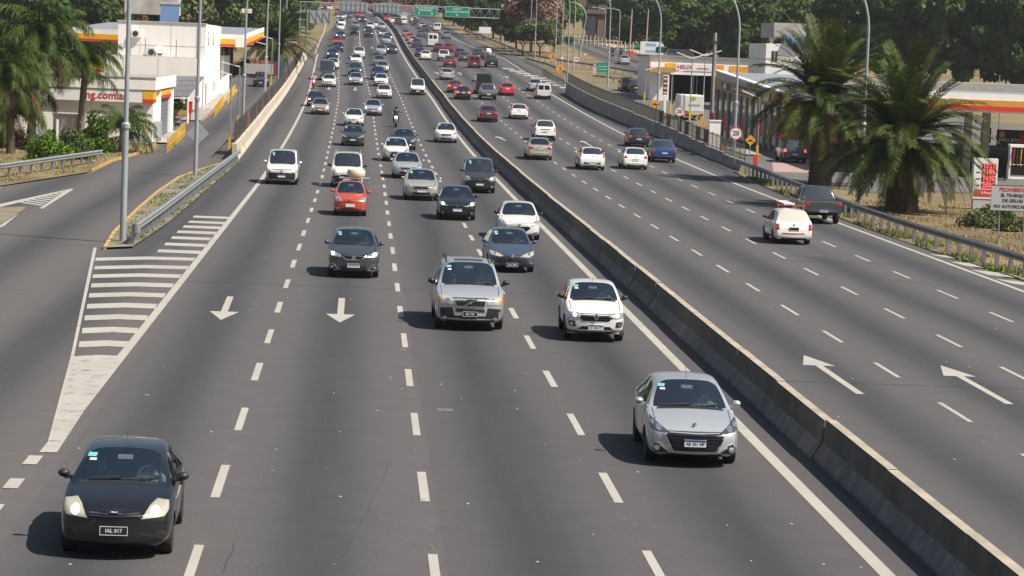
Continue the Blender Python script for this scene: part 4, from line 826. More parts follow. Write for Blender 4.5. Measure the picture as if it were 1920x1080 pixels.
SP['sedan_lit'] = dict(SP['sedan'], front=dict(GEN_F, bulbs=((.76, .765, .06, 'lit'),)))
SP['sedan_black_mouth'] = dict(SP['sedan'], front=dict(GEN_F, grille=[(-.58, .30), (.58, .30), (.50, .46), (-.50, .46)], intake=[(-.50, .24), (.50, .24), (.50, .28), (-.50, .28)], strip=[(-.52, .62), (0, .59), (.52, .62), (.52, .64), (0, .61), (-.52, .64)], plate=.40, bz=.66))
SP['suv'] = dict(kind='suv', L=4.25, W=1.77, H=1.66, gc=.25, nose_z=.88, cowl=(1.12, 1.10), wf=1.86, rr=3.62, tg=(4.0, 1.14), belt=(1.05, 1.13), axf=.85, axr=3.45, rw=.335, wr=.76, edge=.10, bulge=.13, rails=True, rail_m=galv, antenna=False, arch_trim=True, mirror_m=trim,
    front=dict(lamp=[(.56, .78), (.92, .80), (.95, .92), (.60, .90)], bulbs=((.74, .85, .05, 'lens'),), grille=[(-.50, .70), (.50, .70), (.54, .86), (-.54, .86)], badge='disc', bz=.79, bumper=[(-.9, .28), (.9, .28), (.92, .44), (-.92, .44)], plate=.52, fog=(.76, .50, .05)),
    rear=dict(lamp=[(.74, .86), (.95, .84), (.95, 1.02), (.78, 1.04)], plate=.68, bumper=[(-.92, .26), (.92, .26), (.92, .50), (-.92, .50)], badge='disc', bz=.98))
SP['suv_tall_lamps'] = dict(SP['suv'], rear=dict(lamp=[(.80, .80), (.93, .80), (.93, 1.10), (.84, 1.10)], plate=.74, bumper=[(-.92, .26), (.92, .26), (.92, .48), (-.92, .48)], panel=[(-.44, .90), (.44, .90), (.44, .98), (-.44, .98)]), rail_m=galv)
SP['van'] = dict(kind='van', L=4.14, W=1.73, H=1.82, gc=.2, nose_z=.90, cowl=(.86, 1.14), wf=1.50, rr=3.98, tg=(4.06, 1.20), belt=(1.06, 1.12), axf=.76, axr=3.44, rw=.30, wr=.84, edge=.10, bulge=.13, mirror_m=trim, bpil=2.1, mirror=1.15, antenna=False, glaz=2, blind=True,
    front=dict(lamp=[(.54, .70), (.90, .68), (.96, .80), (.92, .94), (.66, .90)], bulbs=((.74, .80, .06, 'lens'),), grille=[(-.48, .64), (.48, .64), (.50, .72), (-.50, .72)], badge='diamond', bz=.73, br=.055, bumper=[(-.95, .22), (.95, .22), (.96, .58), (.60, .62), (-.60, .62), (-.96, .58)], bumper_m=trim, intake=[(-.56, .30), (.56, .30), (.5, .40), (-.5, .40)], plate=.50, fog=(.76, .38, .05), strip=[(-.50, .715), (.50, .715), (.50, .73), (-.50, .73)]),
    rear=dict(lamp=[(.86, .58), (.96, .58), (.96, .98), (.88, .98)], plate=.70, bumper=[(-.95, .22), (.95, .22), (.95, .52), (-.95, .52)], win=[(.06, 1.12), (.76, 1.12), (.70, 1.62), (.06, 1.62)]))
SP['old_van'] = dict(SP['van'], nose_z=.84, cowl=(.96, 1.10), wf=1.62, front=dict(lamp=[(.62, .70), (.92, .66), (.96, .76), (.92, .86), (.66, .80)], lamp_m=lamp_old, bulbs=((.78, .76, .05, 'lens'),), grille=[(-.60, .82), (.60, .82), (.60, .845), (-.60, .845)], badge='lion', bz=.76, br=.05, bumper=[(-.96, .20), (.96, .20), (.965, .62), (.70, .66), (-.70, .66), (-.965, .62)], intake=[(-.3, .30), (.3, .30), (.3, .40), (-.3, .40)], plate=.48))
SP['round_van'] = dict(SP['van'], W=1.78, H=1.85, rails=True, rail_m=galv, front=dict(lamp=[(.60, .78), (.86, .74), (.95, .86), (.92, 1.0), (.74, 1.02), (.64, .92)], lamp_m=lamp_old, bulbs=((.78, .88, .06, 'lens'),), grille=[(-.34, .66), (.34, .66), (.36, .72), (-.36, .72)], bumper=[(-.96, .22), (.96, .22), (.97, .64), (.6, .68), (-.6, .68), (-.97, .64)], plate=.46, fog=(.76, .44, .04)))
SP['big_van'] = dict(kind='bigvan', L=5.6, W=1.98, H=2.45, gc=.25, nose_z=1.05, cowl=(.80, 1.30), wf=1.45, rr=5.40, tg=(5.50, 1.45), belt=(1.20, 1.30), axf=.98, axr=4.3, rw=.34, wr=.88, edge=.12, bulge=.12, mirror_m=trim, mirror=1.6, antenna=False, blind=True, bpil=2.1, front=dict(GEN_F, lamp=[(.62, .84), (.92, .84), (.95, 1.02), (.66, 1.0)], bumper=[(-.95, .26), (.95, .26), (.95, .58), (-.95, .58)], plate=.56, bz=.86, grille=[(-.5, .72), (.5, .72), (.52, .90), (-.52, .90)]),
    rear=dict(lamp=[(.88, .75), (.96, .75), (.96, 1.2), (.88, 1.2)], plate=.62, bumper=[(-.95, .26), (.95, .26), (.95, .50), (-.95, .50)], win=[(.07, 1.45), (.70, 1.45), (.66, 2.12), (.07, 2.12)]))
SP['pickup'] = dict(kind='pickup', L=5.1, W=1.85, H=1.76, gc=.32, nose_z=.98, cowl=(1.25, 1.18), wf=2.0, rr=3.20, tg=(3.52, 1.14), belt=(1.10, 1.14), axf=.90, axr=3.95, rw=.37, wr=.76, edge=.09, bulge=.13, antenna=False, mirror_m=trim, mirror=1.2, arch_trim=False, front=dict(lamp=[(.58, .82), (.92, .84), (.95, .98), (.62, .98)], bulbs=((.76, .90, .06, 'lens'),), grille=[(-.54, .70), (.54, .70), (.56, .98), (-.56, .98)], grille_m=trim_g, badge='disc', bz=.86, bumper=[(-.95, .34), (.95, .34), (.95, .52), (-.95, .52)], plate=.58),
    rear=dict(lamp=[(.84, .80), (.975, .80), (.975, 1.06), (.86, 1.06)], plate=.66, bumper=[(-.96, .46), (.96, .46), (.96, .74), (-.96, .74)], badge='disc', bz=.98))
SP['pickup_wide_lamps'] = dict(SP['pickup'], rear=dict(lamp=[(.70, .92), (.97, .90), (.96, 1.08), (.78, 1.08)], plate=.66, bumper=[(-.96, .44), (.96, .44), (.96, .58), (-.96, .58)], pt='AE 340 MT'))
SP['wagon'] = dict(kind='hatch', L=4.03, W=1.61, H=1.46, nose_z=.72, cowl=(1.06, .98), wf=1.76, rr=3.42, tg=(3.84, .98), belt=(.93, .98), axf=.80, axr=3.24, rw=.285, wr=.76, edge=.09, bulge=.14, antenna=False, mirror_m=trim, rear_glass=mat('pale tinted rear glass', (.52, .49, .42), .1, coat=1), front=dict(GEN_F),
    rear=dict(lamp=[(.76, .64), (.94, .62), (.96, .78), (.90, .88), (.78, .88)], plate=.68, pk='black', redstrip=[(-.55, .475), (.62, .475), (.62, .515), (-.55, .515)], badge='disc', bz=.84))
SP['tall_lamp_hatch'] = dict(SP['hatch'], rear=dict(lamp=[(.82, .86), (.92, .84), (.90, 1.12), (.80, 1.30), (.72, 1.32), (.78, 1.10)], lampw=[(.83, .88), (.91, .86), (.89, .95), (.82, .96)], plate=.46, bumper=[(-.62, .40), (.62, .40), (.66, .54), (-.66, .54)], badge='disc', bz=.90))
SP['curvy_hatch'] = dict(SP['hatch'], W=1.72, rear=dict(lamp=[(.78, .86), (.92, .84), (.90, 1.02), (.80, 1.22), (.72, 1.16)], plate=.90, bumper=[(-.60, .30), (.60, .30), (.80, .44), (.66, .46), (-.66, .46), (-.80, .44)]))
for k_ in ('hatch_wide', 'sedan_lit', 'mini_hatch', 'suv', 'hatch_lit', 'round_van', 'sedan', 'pickup'): SP[k_]['stick'] = False
MODELS = {k: car_model(v) for k, v in SP.items()}
# ------------------------------------------------------------------ vegetation
def leaf_mat(name, col, var=.45, trans=.15):
    m = bpy.data.materials.new(name); m.use_nodes = True; nt = m.node_tree; N = nt.nodes.new; L = nt.links.new; b = nt.nodes['Principled BSDF']; out = nt.nodes['Material Output']; b.inputs['Roughness'].default_value = .55; b.inputs['Specular IOR Level'].default_value = .18
    a = N('ShaderNodeAttribute'); a.attribute_name = 'tone'; oi = N('ShaderNodeObjectInfo'); hs = N('ShaderNodeHueSaturation'); hs.inputs['Color'].default_value = (*col, 1)
    mr = N('ShaderNodeMapRange'); mr.inputs['To Min'].default_value = 1 - var; mr.inputs['To Max'].default_value = 1 + var; L(a.outputs['Fac'], mr.inputs['Value']); L(mr.outputs[0], hs.inputs['Value'])
    mh = N('ShaderNodeMapRange'); mh.inputs['To Min'].default_value = .485; mh.inputs['To Max'].default_value = .515; L(oi.outputs['Random'], mh.inputs['Value']); L(mh.outputs[0], hs.inputs['Hue'])
    L(hs.outputs[0], b.inputs['Base Color']); t = N('ShaderNodeBsdfTranslucent'); L(hs.outputs[0], t.inputs[0]); mx = N('ShaderNodeMixShader'); mx.inputs[0].default_value = trans; L(b.outputs[0], mx.inputs[1]); L(t.outputs[0], mx.inputs[2]); L(mx.outputs[0], out.inputs[0]); MATS[name] = m; return m
leaf_d = leaf_mat('dark foliage', (.044, .080, .014)); leaf_g = leaf_mat('green foliage', (.060, .100, .018)); leaf_b = leaf_mat('fresh bush foliage', (.085, .165, .015)); leaf_o = leaf_mat('olive foliage', (.11, .125, .045)); leaf_p = leaf_mat('pink blossom', (.22, .125, .105)); leaf_y = leaf_mat('yellowed frond', (.30, .22, .04)); leaf_br = leaf_mat('dry brown frond', (.16, .10, .05))
palm_d = leaf_mat('date palm frond', (.060, .084, .016), .65); palm_q = leaf_mat('feathery palm frond', (.056, .088, .014), .5)
bark = mat('bark', (.105, .08, .06), .9, var=.35, scale=3, bump=.4); bark_p = mat('palm trunk', (.10, .075, .05), .95, var=.45, scale=5, bump=.6, detail=8); bark_g = mat('grey palm trunk', (.20, .165, .13), .95, var=.35, scale=3, bump=.5)
def quads_mesh(name, P, tone):
    """P: (N,4,3) corner array"""
    n = len(P); me = bpy.data.meshes.new(name); me.vertices.add(4 * n); me.vertices.foreach_set('co', P.reshape(-1).astype(np.float32)); me.loops.add(4 * n); me.loops.foreach_set('vertex_index', np.arange(4 * n, dtype=np.int32)); me.polygons.add(n); me.polygons.foreach_set('loop_start', np.arange(0, 4 * n, 4, dtype=np.int32)); me.polygons.foreach_set('loop_total', np.full(n, 4, np.int32)); me.update(calc_edges=True)
    a = me.attributes.new('tone', 'FLOAT', 'POINT'); a.data.foreach_set('value', np.repeat(tone, 4).astype(np.float32)); return me
def leaf_cloud(n, centers, radii, size, squash=.8, seed=0, up=.35):
    r = np.random.default_rng(seed); k = r.integers(0, len(centers), n) if not isinstance(n, np.ndarray) else n; n = len(k)
    d = r.normal(size=(n, 3)); d /= np.linalg.norm(d, axis=1)[:, None]; rad = r.uniform(.55, 1.0, n) ** .6
    c = centers[k] + d * (radii[k] * rad)[:, None] * np.array([1, 1, squash])
    nrm = d * .8 + r.normal(size=(n, 3)) * .55 + np.array([0, 0, up]); nrm /= np.linalg.norm(nrm, axis=1)[:, None]
    t = np.cross(nrm, r.normal(size=(n, 3))); t /= np.linalg.norm(t, axis=1)[:, None]; b = np.cross(nrm, t); s = size * r.uniform(.6, 1.4, n)[:, None]
    P = np.stack([c - t * s - b * s * .55, c + t * s * .2 - b * s * .7, c + t * s + b * s * .45, c - t * s * .3 + b * s * .7], 1)
    tone = np.clip(r.uniform(.25, .75, n) + (r.uniform(-.4, .4, len(centers)))[k], 0, 1); return P, tone
def crown_mesh(name, rx, rz, n, size, k=26, seed=0, cl=.34, low=-.35):
    r = np.random.default_rng(seed); d = r.normal(size=(k, 3)); d /= np.linalg.norm(d, axis=1)[:, None]; d[:, 2] = np.where(d[:, 2] < low, -d[:, 2], d[:, 2])
    c = d * (r.uniform(.25, .82, k))[:, None] * np.array([rx, rx, rz]); rad = rx * cl * r.uniform(.6, 1.25, k)
    P, t = leaf_cloud(n, c, rad, size, .75, seed + 1); return quads_mesh(name, P, t)
CROWNS = [crown_mesh(f'crown shape {i}', 5.0, [4.2, 3.6, 4.6, 3.2, 4.0][i], 9000, .24, [30, 22, 34, 20, 26][i], 40 + i) for i in range(5)]
CROWN_FINE = [crown_mesh(f'fine crown shape {i}', 5.0, 4.4, 17000, .25, 60, 80 + i, .25, -1) for i in range(2)]
CROWN_LOW = [crown_mesh(f'low crown shape {i}', 5.0, 4.6, 12000, .26, 44, 180 + i, .30, -1) for i in range(4)]
def trunk_mesh(name, h, r, seed=0, limbs=5, spread=2.4, top=2.5):
    rr_ = random.Random(seed); mb = MB(); mb.tube([(0, 0, -.3), (rr_.uniform(-.1, .1), rr_.uniform(-.1, .1), h * .5), (rr_.uniform(-.2, .2), rr_.uniform(-.2, .2), h)], [r * 1.25, r * .95, r * .8], 8)
    for k in range(limbs):
        a = k * 2 * math.pi / limbs + rr_.uniform(-.4, .4); s = spread * rr_.uniform(.6, 1.1); mb.tube([(0, 0, h * .92), (math.cos(a) * s * .45, math.sin(a) * s * .45, h + top * .35), (math.cos(a) * s, math.sin(a) * s, h + top * rr_.uniform(.7, 1.1))], [r * .6, r * .38, r * .14], 6)
    return mb.mesh(name, True)
TRUNKS = [trunk_mesh(f'trunk shape {i}', 3.0, .26, i) for i in range(3)]
def tree(loc, h, w, label, m=None, group='park trees behind the right carriageway', seed=0, name='broadleaf_tree', crown=None, tz=1.0, cat='tree'):
    """h total height, w crown width"""
    root = empty(name, loc, 0, label, cat, group); rnd = random.Random(seed * 13 + 5); th = h * .30 * tz
    link('trunk', TRUNKS[seed % 3], root, bark, None, (0, 0, rnd.uniform(0, 6)), (th / 3 * .9 + .1, th / 3 * .9 + .1, th / 3))
    c = link('crown', crown or CROWNS[seed % 5], root, m or leaf_d, (0, 0, h - (h - th * .75) * .5), (0, 0, rnd.uniform(0, 6))); c.scale = (w / 11, w / 11 * rnd.uniform(.9, 1.1), (h - th * .75) / 9.4)
    if tz >= .5: c.location.z -= h * .07; c.scale.z *= 1.18
    if tz < .5: c.location.z = h * .48; c.scale.z = h / 8.6
    return root
def frond_mesh(name, L, e0, droop, n=48, ll=.55, lw=.035, hang=.25, seed=0, vup=.25, tuft=False):
    r = np.random.default_rng(abs(seed)); P = []; T = []; pts = []; x = z = 0; N = 60; tang = []
    for i in range(N + 1):
        t = i / N; th = R(e0) - R(droop) * t ** 1.35; pts.append((x, z)); tang.append((math.cos(th), math.sin(th))); x += math.cos(th) * L / N; z += math.sin(th) * L / N
    pts = np.array(pts); tang = np.array(tang)
    for i in range(N):                          # rachis
        a, b = pts[i], pts[i + 1]; wa = .05 * (1 - i / N) + .008; wb = .05 * (1 - (i + 1) / N) + .008
        P.append([(a[0], -wa, a[1]), (a[0], wa, a[1]), (b[0], wb, b[1]), (b[0], -wb, b[1])]); T.append(.75)
    for i in range(n):
        t = .10 + .90 * i / (n - 1); k = min(int(t * N), N); p = pts[k]; tg = tang[k]; nr = np.array([-tg[1], tg[0]]); l = ll * (math.sin(math.pi * min(1, (.12 + t * .80))) ** .7) * (1.15 if t > .9 else 1)
        for sg in (1, -1):
            fw = .55 + .5 * t + r.uniform(-.12, .12); up_ = (vup if not tuft else r.uniform(-.6, .8)) + r.uniform(-.12, .12); lk = l * r.uniform(.8, 1.1)
            d = np.array([tg[0] * fw + nr[0] * up_, sg * 1.0, tg[1] * fw + nr[1] * up_]); d /= np.linalg.norm(d); o = np.array([p[0], 0, p[1]])
            m_ = o + d * lk * .5 + np.array([0, 0, -hang * lk * .18]); e = o + d * lk + np.array([0, 0, -hang * lk * .75]); wv = np.array([tg[0], 0, tg[1]]) * lw
            P.append([o - wv * .6, o + wv * .6, m_ + wv, m_ - wv]); P.append([m_ - wv, m_ + wv, e + wv * .15, e - wv * .15]); q_ = r.uniform(.1, .9); T += [q_, q_]
    return quads_mesh(name, np.array(P), np.array(T))
DATE = {}
for e0, dr in ((84, 30), (68, 40), (50, 58), (30, 68), (8, 62), (-18, 46), (-45, 26)):
    DATE[e0] = [frond_mesh(f'date frond {e0} {s}', 1.0 * 3.9, e0, dr + 8 * s, 64, .56, .027, .3, 11 + s + e0) for s in (0, 1, 2)]
QUEEN = {}
for e0, dr in ((75, 95), (50, 110), (25, 105), (0, 80), (-30, 50)):
    QUEEN[e0] = [frond_mesh(f'feathery frond {e0} {s}', 3.2, e0, dr + 10 * s, 70, .66, .025, .95, 51 + s + e0, tuft=True) for s in (0, 1)]
def palm(loc, th, tr, label, kinds, counts, mats, scale=1.0, tm=bark_p, seed=0, rotz=0, lean=(0, 0), name='date_palm', boots=True, group='palms'):
    rnd = random.Random(seed); root = empty(name, loc, 0, label, 'palm tree', group); mb = MB(); pts = []; rad = []
    for i in range(9): t = i / 8; pts.append((lean[0] * t * t, lean[1] * t * t, th * t - .2 * (t == 0))); rad.append(tr * (1.2 - .35 * t if i < 7 else 1.0 + .15 * (i - 7)))
    mb.tube(pts, rad, 14)
    if boots:                                   # stubs of old leaf bases spiralling round the trunk
        for i in range(int(th * 26)):
            t = i / (th * 26); a = i * 2.4; rr_ = tr * (1.16 - .33 * t); z = th * t; c, s_ = math.cos(a), math.sin(a); x, y = lean[0] * t * t, lean[1] * t * t
            mb.bar((x + c * rr_ * .9, y + s_ * rr_ * .9, z - .05), (x + c * (rr_ + .09), y + s_ * (rr_ + .09), z + .12), .07, 4, .03)
    mb.build('trunk', tm, root)
    top = Vector((lean[0], lean[1], th)); i = 0
    for e0, n in counts:
        for k in range(n):
            a = i * 2.399 + rnd.uniform(-.25, .25); i += 1; me = rnd.choice(kinds[e0]); mm = mats[0]
            if e0 < 12 and rnd.random() < .16: mm = mats[1]
            if e0 <= -30 and rnd.random() < .35: mm = mats[2]
            s = scale * rnd.uniform(.85, 1.12) * (.82 if e0 < 0 else 1); link('frond', me, root, mm, top + Vector((math.cos(a) * tr * .35, math.sin(a) * tr * .35, rnd.uniform(-.25, .25) - (0.3 if e0 < 10 else 0))), (rnd.uniform(-.15, .15), rnd.uniform(-.1, .1), a), (s, s, s))
    return root
DC = [(84, 11), (68, 20), (50, 28), (30, 30), (8, 28), (-18, 18), (-45, 4)]
PA = at(1537, 346); PB = at(1690, 396)
palm(PA, 5.4, .62, 'taller date palm on the right with yellow old fronds, behind the dark pickup', DATE, DC, (palm_d, leaf_y, leaf_y), 1.34, seed=3)
palm(PB, 3.9, .75, 'wide low date palm on the lawn right of the lamp post', DATE, [(84, 11), (68, 20), (50, 30), (30, 34), (8, 32), (-18, 22), (-45, 5)], (palm_d, palm_d, leaf_br), 1.30, seed=9)
palm(at(522, 140), 4.0, .5, 'date palm beyond the left station, leaning over its wall', DATE, DC, (palm_d, leaf_y, leaf_br), 1.25, seed=15)
QC = [(75, 8), (50, 11), (25, 13), (0, 11), (-30, 6)]
p_ = at(20, 290); palm(p_, 4.9, .24, 'leftmost feathery palm with dark trunk on the left lawn', QUEEN, QC, (palm_q, leaf_br, leaf_br), 1.02, bark_p, 21, name='feathery_palm', boots=False, lean=(-.5, 0))
p_ = at(58, 275); palm(p_, 7.1, .26, 'tallest feathery palm with hanging dry sheaths on the left lawn', QUEEN, QC, (palm_q, leaf_br, leaf_br), 1.28, bark_p, 22, name='feathery_palm', boots=False, lean=(.35, 0))
p_ = at(151, 273); palm(p_, 5.5, .24, 'feathery palm with grey trunk between the rounded bushes', QUEEN, [(75, 7), (50, 10), (25, 11), (0, 6)], (palm_q, leaf_y, leaf_br), .9, bark_g, 23, name='feathery_palm', boots=False, lean=(.2, .4))
p_ = at(228, 286); palm(p_, 1.5, .16, 'low young feathery palm at the corner of the white wash hall', QUEEN, [(75, 6), (50, 9), (25, 9), (0, 6)], (palm_q, palm_q, leaf_br), .82, bark_g, 24, name='feathery_palm', boots=False)
p_ = at(-12, 266); palm(p_, 5.2, .26, 'feathery palm cut by the left edge of the picture', QUEEN, QC, (palm_q, leaf_br, leaf_br), 1.5, bark_p, 25, name='feathery_palm', boots=False)
p_ = at(8, 279); palm(p_, 2.9, .25, 'shorter feathery palm behind the leftmost one', QUEEN, QC, (palm_q, leaf_br, leaf_br), 1.0, bark_p, 26, name='feathery_palm', boots=False)
for k, (px, py) in enumerate(((413, 118), (424, 116), (432, 114))):
    palm(at(px, py + 28), 4.6, .28, ['palm stem left of three under the left filling station roof', 'middle palm stem of three under the left filling station roof', 'right palm stem of three under the left filling station roof'][k], DATE, [(50, 8), (8, 8), (-45, 6)], (palm_d, leaf_y, leaf_br), .5, seed=30 + k, boots=False)
# bushes: rounded masses of leaf clumps
def bush(loc, w, h, label, m, seed=0, n=6000, size=.075, group='bushes', cat='bush', d=None):
    r = np.random.default_rng(seed); k = 30; dd = r.normal(size=(k, 3)); dd /= np.linalg.norm(dd, axis=1)[:, None]; dd[:, 2] = np.abs(dd[:, 2])
    c = dd * r.uniform(.35, .78, k)[:, None] * np.array([w / 2, (d or w) / 2, h * .8]); rad = np.full(k, w * .17) * r.uniform(.7, 1.3, k); P, t = leaf_cloud(n, c, rad, size, .9, seed + 3); P[:, :, 2] = np.maximum(P[:, :, 2], .02)
    root = empty('bush', loc, 0, label, cat, group); link('foliage', quads_mesh('foliage', P, t), root, m)
    mb = MB()
    for i in range(6): a = i * 1.05; mb.tube([(0, 0, -.1), (math.cos(a) * w * .15, math.sin(a) * w * .15, h * .35), (math.cos(a) * w * .3, math.sin(a) * w * .3, h * .7)], [.05, .035, .01], 5)
    mb.build('stems', bark, root); return root
bush(at(90, 302), 3.3, 3.0, 'rounded bright green bush behind the short guard rail', leaf_b, 1)
bush(at(137, 300), 3.1, 2.7, 'rounded bush with a browned top beside the bright green one', leaf_g, 2)
bush(at(182, 286), 2.7, 4.0, 'tall leafy bush at the wall of the white wash hall', leaf_b, 3, size=.10)
bush(at(62, 283), 1.6, 1.5, 'low bush behind the rounded bright green one', leaf_g, 4)
bush(at(115, 282), 1.8, 1.6, 'bush in front of the grey cabinet by the wash hall', leaf_g, 5)
bush(at(20, 276), 3.2, 1.7, 'brownish bush under the leftmost palms', leaf_br, 6)
bush(at(1838, 425), 2.2, .95, 'left clump of low scrub beneath the grey prohibition sign', leaf_o, 7, size=.06)
bush(at(1895, 432), 1.9, .85, 'right clump of low scrub beneath the grey prohibition sign', leaf_o, 8, size=.06)
bush(at(1868, 412), 2.4, .9, 'clump of scrub before the price sign', leaf_g, 9, size=.06)
bush(at(470, 135), 5.5, 2.0, 'dark hedge mound beyond the left station yard', leaf_d, 10, n=4000, size=.14)
bush(at(448, 140), 3.5, 1.4, 'small mound of shrubs left of the yard hedge', leaf_g, 11, n=3000, size=.12)
# grass tufts, scattered blades on the verges near the viewer
def tufts(name, poly, n, hgt, m, seed, dz, label):
    r = np.random.default_rng(seed); P = []; xs = [p[0] for p in poly]; ys = [p[1] for p in poly]; cnt = 0; T = []
    while cnt < n:
        x, y = r.uniform(min(xs), max(xs)), r.uniform(min(ys), max(ys)); c = False; j = len(poly) - 1
        for i in range(len(poly)):
            if (poly[i][1] > y) != (poly[j][1] > y) and x < (poly[j][0] - poly[i][0]) * (y - poly[i][1]) / (poly[j][1] - poly[i][1]) + poly[i][0]: c = not c
            j = i
        if not c: continue
        cnt += 1
        if math.sin(x * 2.1 + y * .37) + math.sin(y * .9 - x * 1.3) + r.uniform(-.8, .8) < -.1: continue
        z = zg(y) + dz; a = r.uniform(0, 6.28); h = hgt * r.uniform(.4, 1.3); w = .03; dx, dy = math.cos(a) * w, math.sin(a) * w; l = r.uniform(-.08, .08, 2)
        P.append([(x - dx, y - dy, z), (x + dx, y + dy, z), (x + dx * .2 + l[0], y + dy * .2 + l[1], z + h), (x - dx * .2 + l[0], y - dy * .2 + l[1], z + h)]); T.append(r.uniform(0, 1))
    return tag(link(name, quads_mesh(name, np.array(P), np.array(T)), None, m), label, None, None, 'stuff')
grass_l = leaf_mat('grass blades', (.15, .19, .045), .4); grass_dry = leaf_mat('dry grass blades', (.30, .235, .11), .35)
tufts('grass', [(-8.0, 97), (-7.8, 109), (-7.7, 134), (-7.5, 166), (-8.3, 166), (-9.1, 155), (-9.7, 146), (-9.6, 118), (-8.8, 97)], 2600, .11, grass_l, 1, .09, 'short weeds and grass on the splitter island')
tufts('grass', [(-18.0, 132), (-15.4, 148), (-15.3, 162), (-14.6, 175), (-22, 186), (-32, 180), (-32, 125)], 16000, .13, grass_dry, 2, .05, 'dry grass on the left lawn')
tufts('grass', [(23.9, 75), (25.6, 75), (24.9, 131), (25.8, 172), (24.9, 172), (23.9, 131), (24.0, 100)], 9000, .15, grass_l, 3, -.03, 'green grass strip under the right guard rail')
tufts('grass', [(25.2, 85), (25.0, 131), (26, 150), (34, 150), (44, 140), (44, 85)], 26000, .12, grass_dry, 4, -.03, 'dry lawn under the two date palms')
# background trees on the right
ORD = ('first', 'second', 'third', 'fourth', 'fifth', 'sixth', 'seventh', 'eighth', 'ninth', 'tenth', 'eleventh', 'twelfth', 'thirteenth', 'fourteenth', 'fifteenth')
dk = [('dark dense tree standing', 0), ]
BG = [  # px base, py base, height, width, material, label
 (1600, 150, 15, 15, 0, 'dark broad tree behind the taller date palm'), (1668, 152, 17, 15, 0, 'dark tree behind the gap between the date palms'), (1745, 160, 17, 15, 0, 'dark tree above the grey station roof, left part'), (1815, 165, 18, 16, 0, 'dark tree above the grey station roof, middle part'), (1885, 170, 17, 16, 0, 'dark tree above the red and yellow roof edge'), (1945, 175, 18, 16, 0, 'dark tree cut by the right edge of the picture'),
 (1380, 128, 13, 14, 1, 'green tree behind the right station roof, left of the white tower'), (1300, 120, 12, 13, 1, 'green tree behind the roof lettering of the right station'), (1440, 122, 15, 15, 0, 'dark tree behind the white tower'), (1520, 126, 16, 15, 0, 'dark tree right of the white tower'),
 (1255, 95, 13, 14, 0, 'tall dark tree behind the blue and white mural'), (1190, 82, 13, 14, 0, 'dark tree behind the row of pale posts'), (1140, 74, 12, 13, 0, 'dark tree beside the bridge pillar'), (1330, 95, 17, 16, 1, 'large lighter green tree at the top behind the station'), (1410, 98, 18, 17, 1, 'large green tree at the top right of the lamp arms'), (1230, 60, 19, 17, 1, 'tall pale green tree at the top centre right'), (1480, 95, 20, 18, 0, 'large dark tree at the top behind the white tower'), (1570, 110, 21, 18, 1, 'green tree at the top above the taller date palm'), (1650, 112, 22, 19, 0, 'large tree at the top above the lamp post'), (1760, 118, 22, 19, 0, 'large tree at the top above the lower date palm'), (1870, 120, 23, 19, 0, 'large tree at the top right corner')]
for i, (px, py, h, w, k, l) in enumerate(BG): tree(at(px, py), h * (1.05 if i < 6 else .95), w * 1.18, l, (leaf_d, leaf_g)[k], seed=i, crown=CROWN_FINE[i % 2] if i < 10 else CROWN_LOW[i % 4], tz=.3)
PK = [(995, 98, 11.5, 11, leaf_p, 'broad tree with faded pink blossom right of the sign gantry'), (968, 92, 8.5, 7, leaf_d, 'dark green tree under the pink one'), (1012, 106, 6.5, 7, leaf_o, 'grey green tree in front of the pink one'), (980, 102, 5.5, 4.5, leaf_g, 'small green tree with bare stem before the pink one'), (1038, 100, 5, 3.5, leaf_o, 'thin sparse tree right of the pink one'), (1050, 84, 12, 8, leaf_b, 'bright yellow green tree behind the pink one'),
 (925, 72, 9, 8, leaf_d, 'dark tree right of the green road signs'), (900, 66, 10, 9, leaf_d, 'dark tree behind the gantry truss'), (872, 56, 9.5, 9, leaf_g, 'tree behind the right green road sign'), (850, 48, 8, 7, leaf_d, 'dark tree under the right green road sign'), (938, 76, 7.5, 6, leaf_d, 'small dark tree by the gantry leg'), (915, 44, 14, 12, leaf_g, 'tall green tree at the top behind the gantry'), (960, 46, 15, 12, leaf_d, 'tall dark tree at the top behind the pink one'), (870, 36, 13, 12, leaf_o, 'olive tree at the top left of the gantry end'), (1000, 50, 15, 12, leaf_g, 'green tree at the top above the pink one'), (820, 30, 10, 10, leaf_o, 'distant olive tree above the green road signs'), (1066, 92, 2.6, 2.2, leaf_g, 'small green shrub tree on the park lawn'), (1085, 40, 15, 12, leaf_d, 'dark tree behind the brown bridge')]
for i, (px, py, h, w, m, l) in enumerate(PK): tree(at(px, py), h * 1.1, w * 1.25, l, m, seed=i + 40, tz=.75, crown=CROWN_LOW[i % 4] if i in (1, 6, 7, 8, 9, 11, 12, 13, 14, 15, 17) else None)
for i, x in enumerate(range(1000, 1960, 110)): tree(ground(95 + (x - 1000) * .16 + random.uniform(-6, 6), 620 - (x - 1000) * .12), 24, 26, f'{ORD[i]} far backdrop tree from the left behind the right station', (leaf_d, leaf_g)[i % 2], seed=i + 70, crown=CROWN_LOW[i % 4], group='far backdrop trees behind the right station', tz=.5)
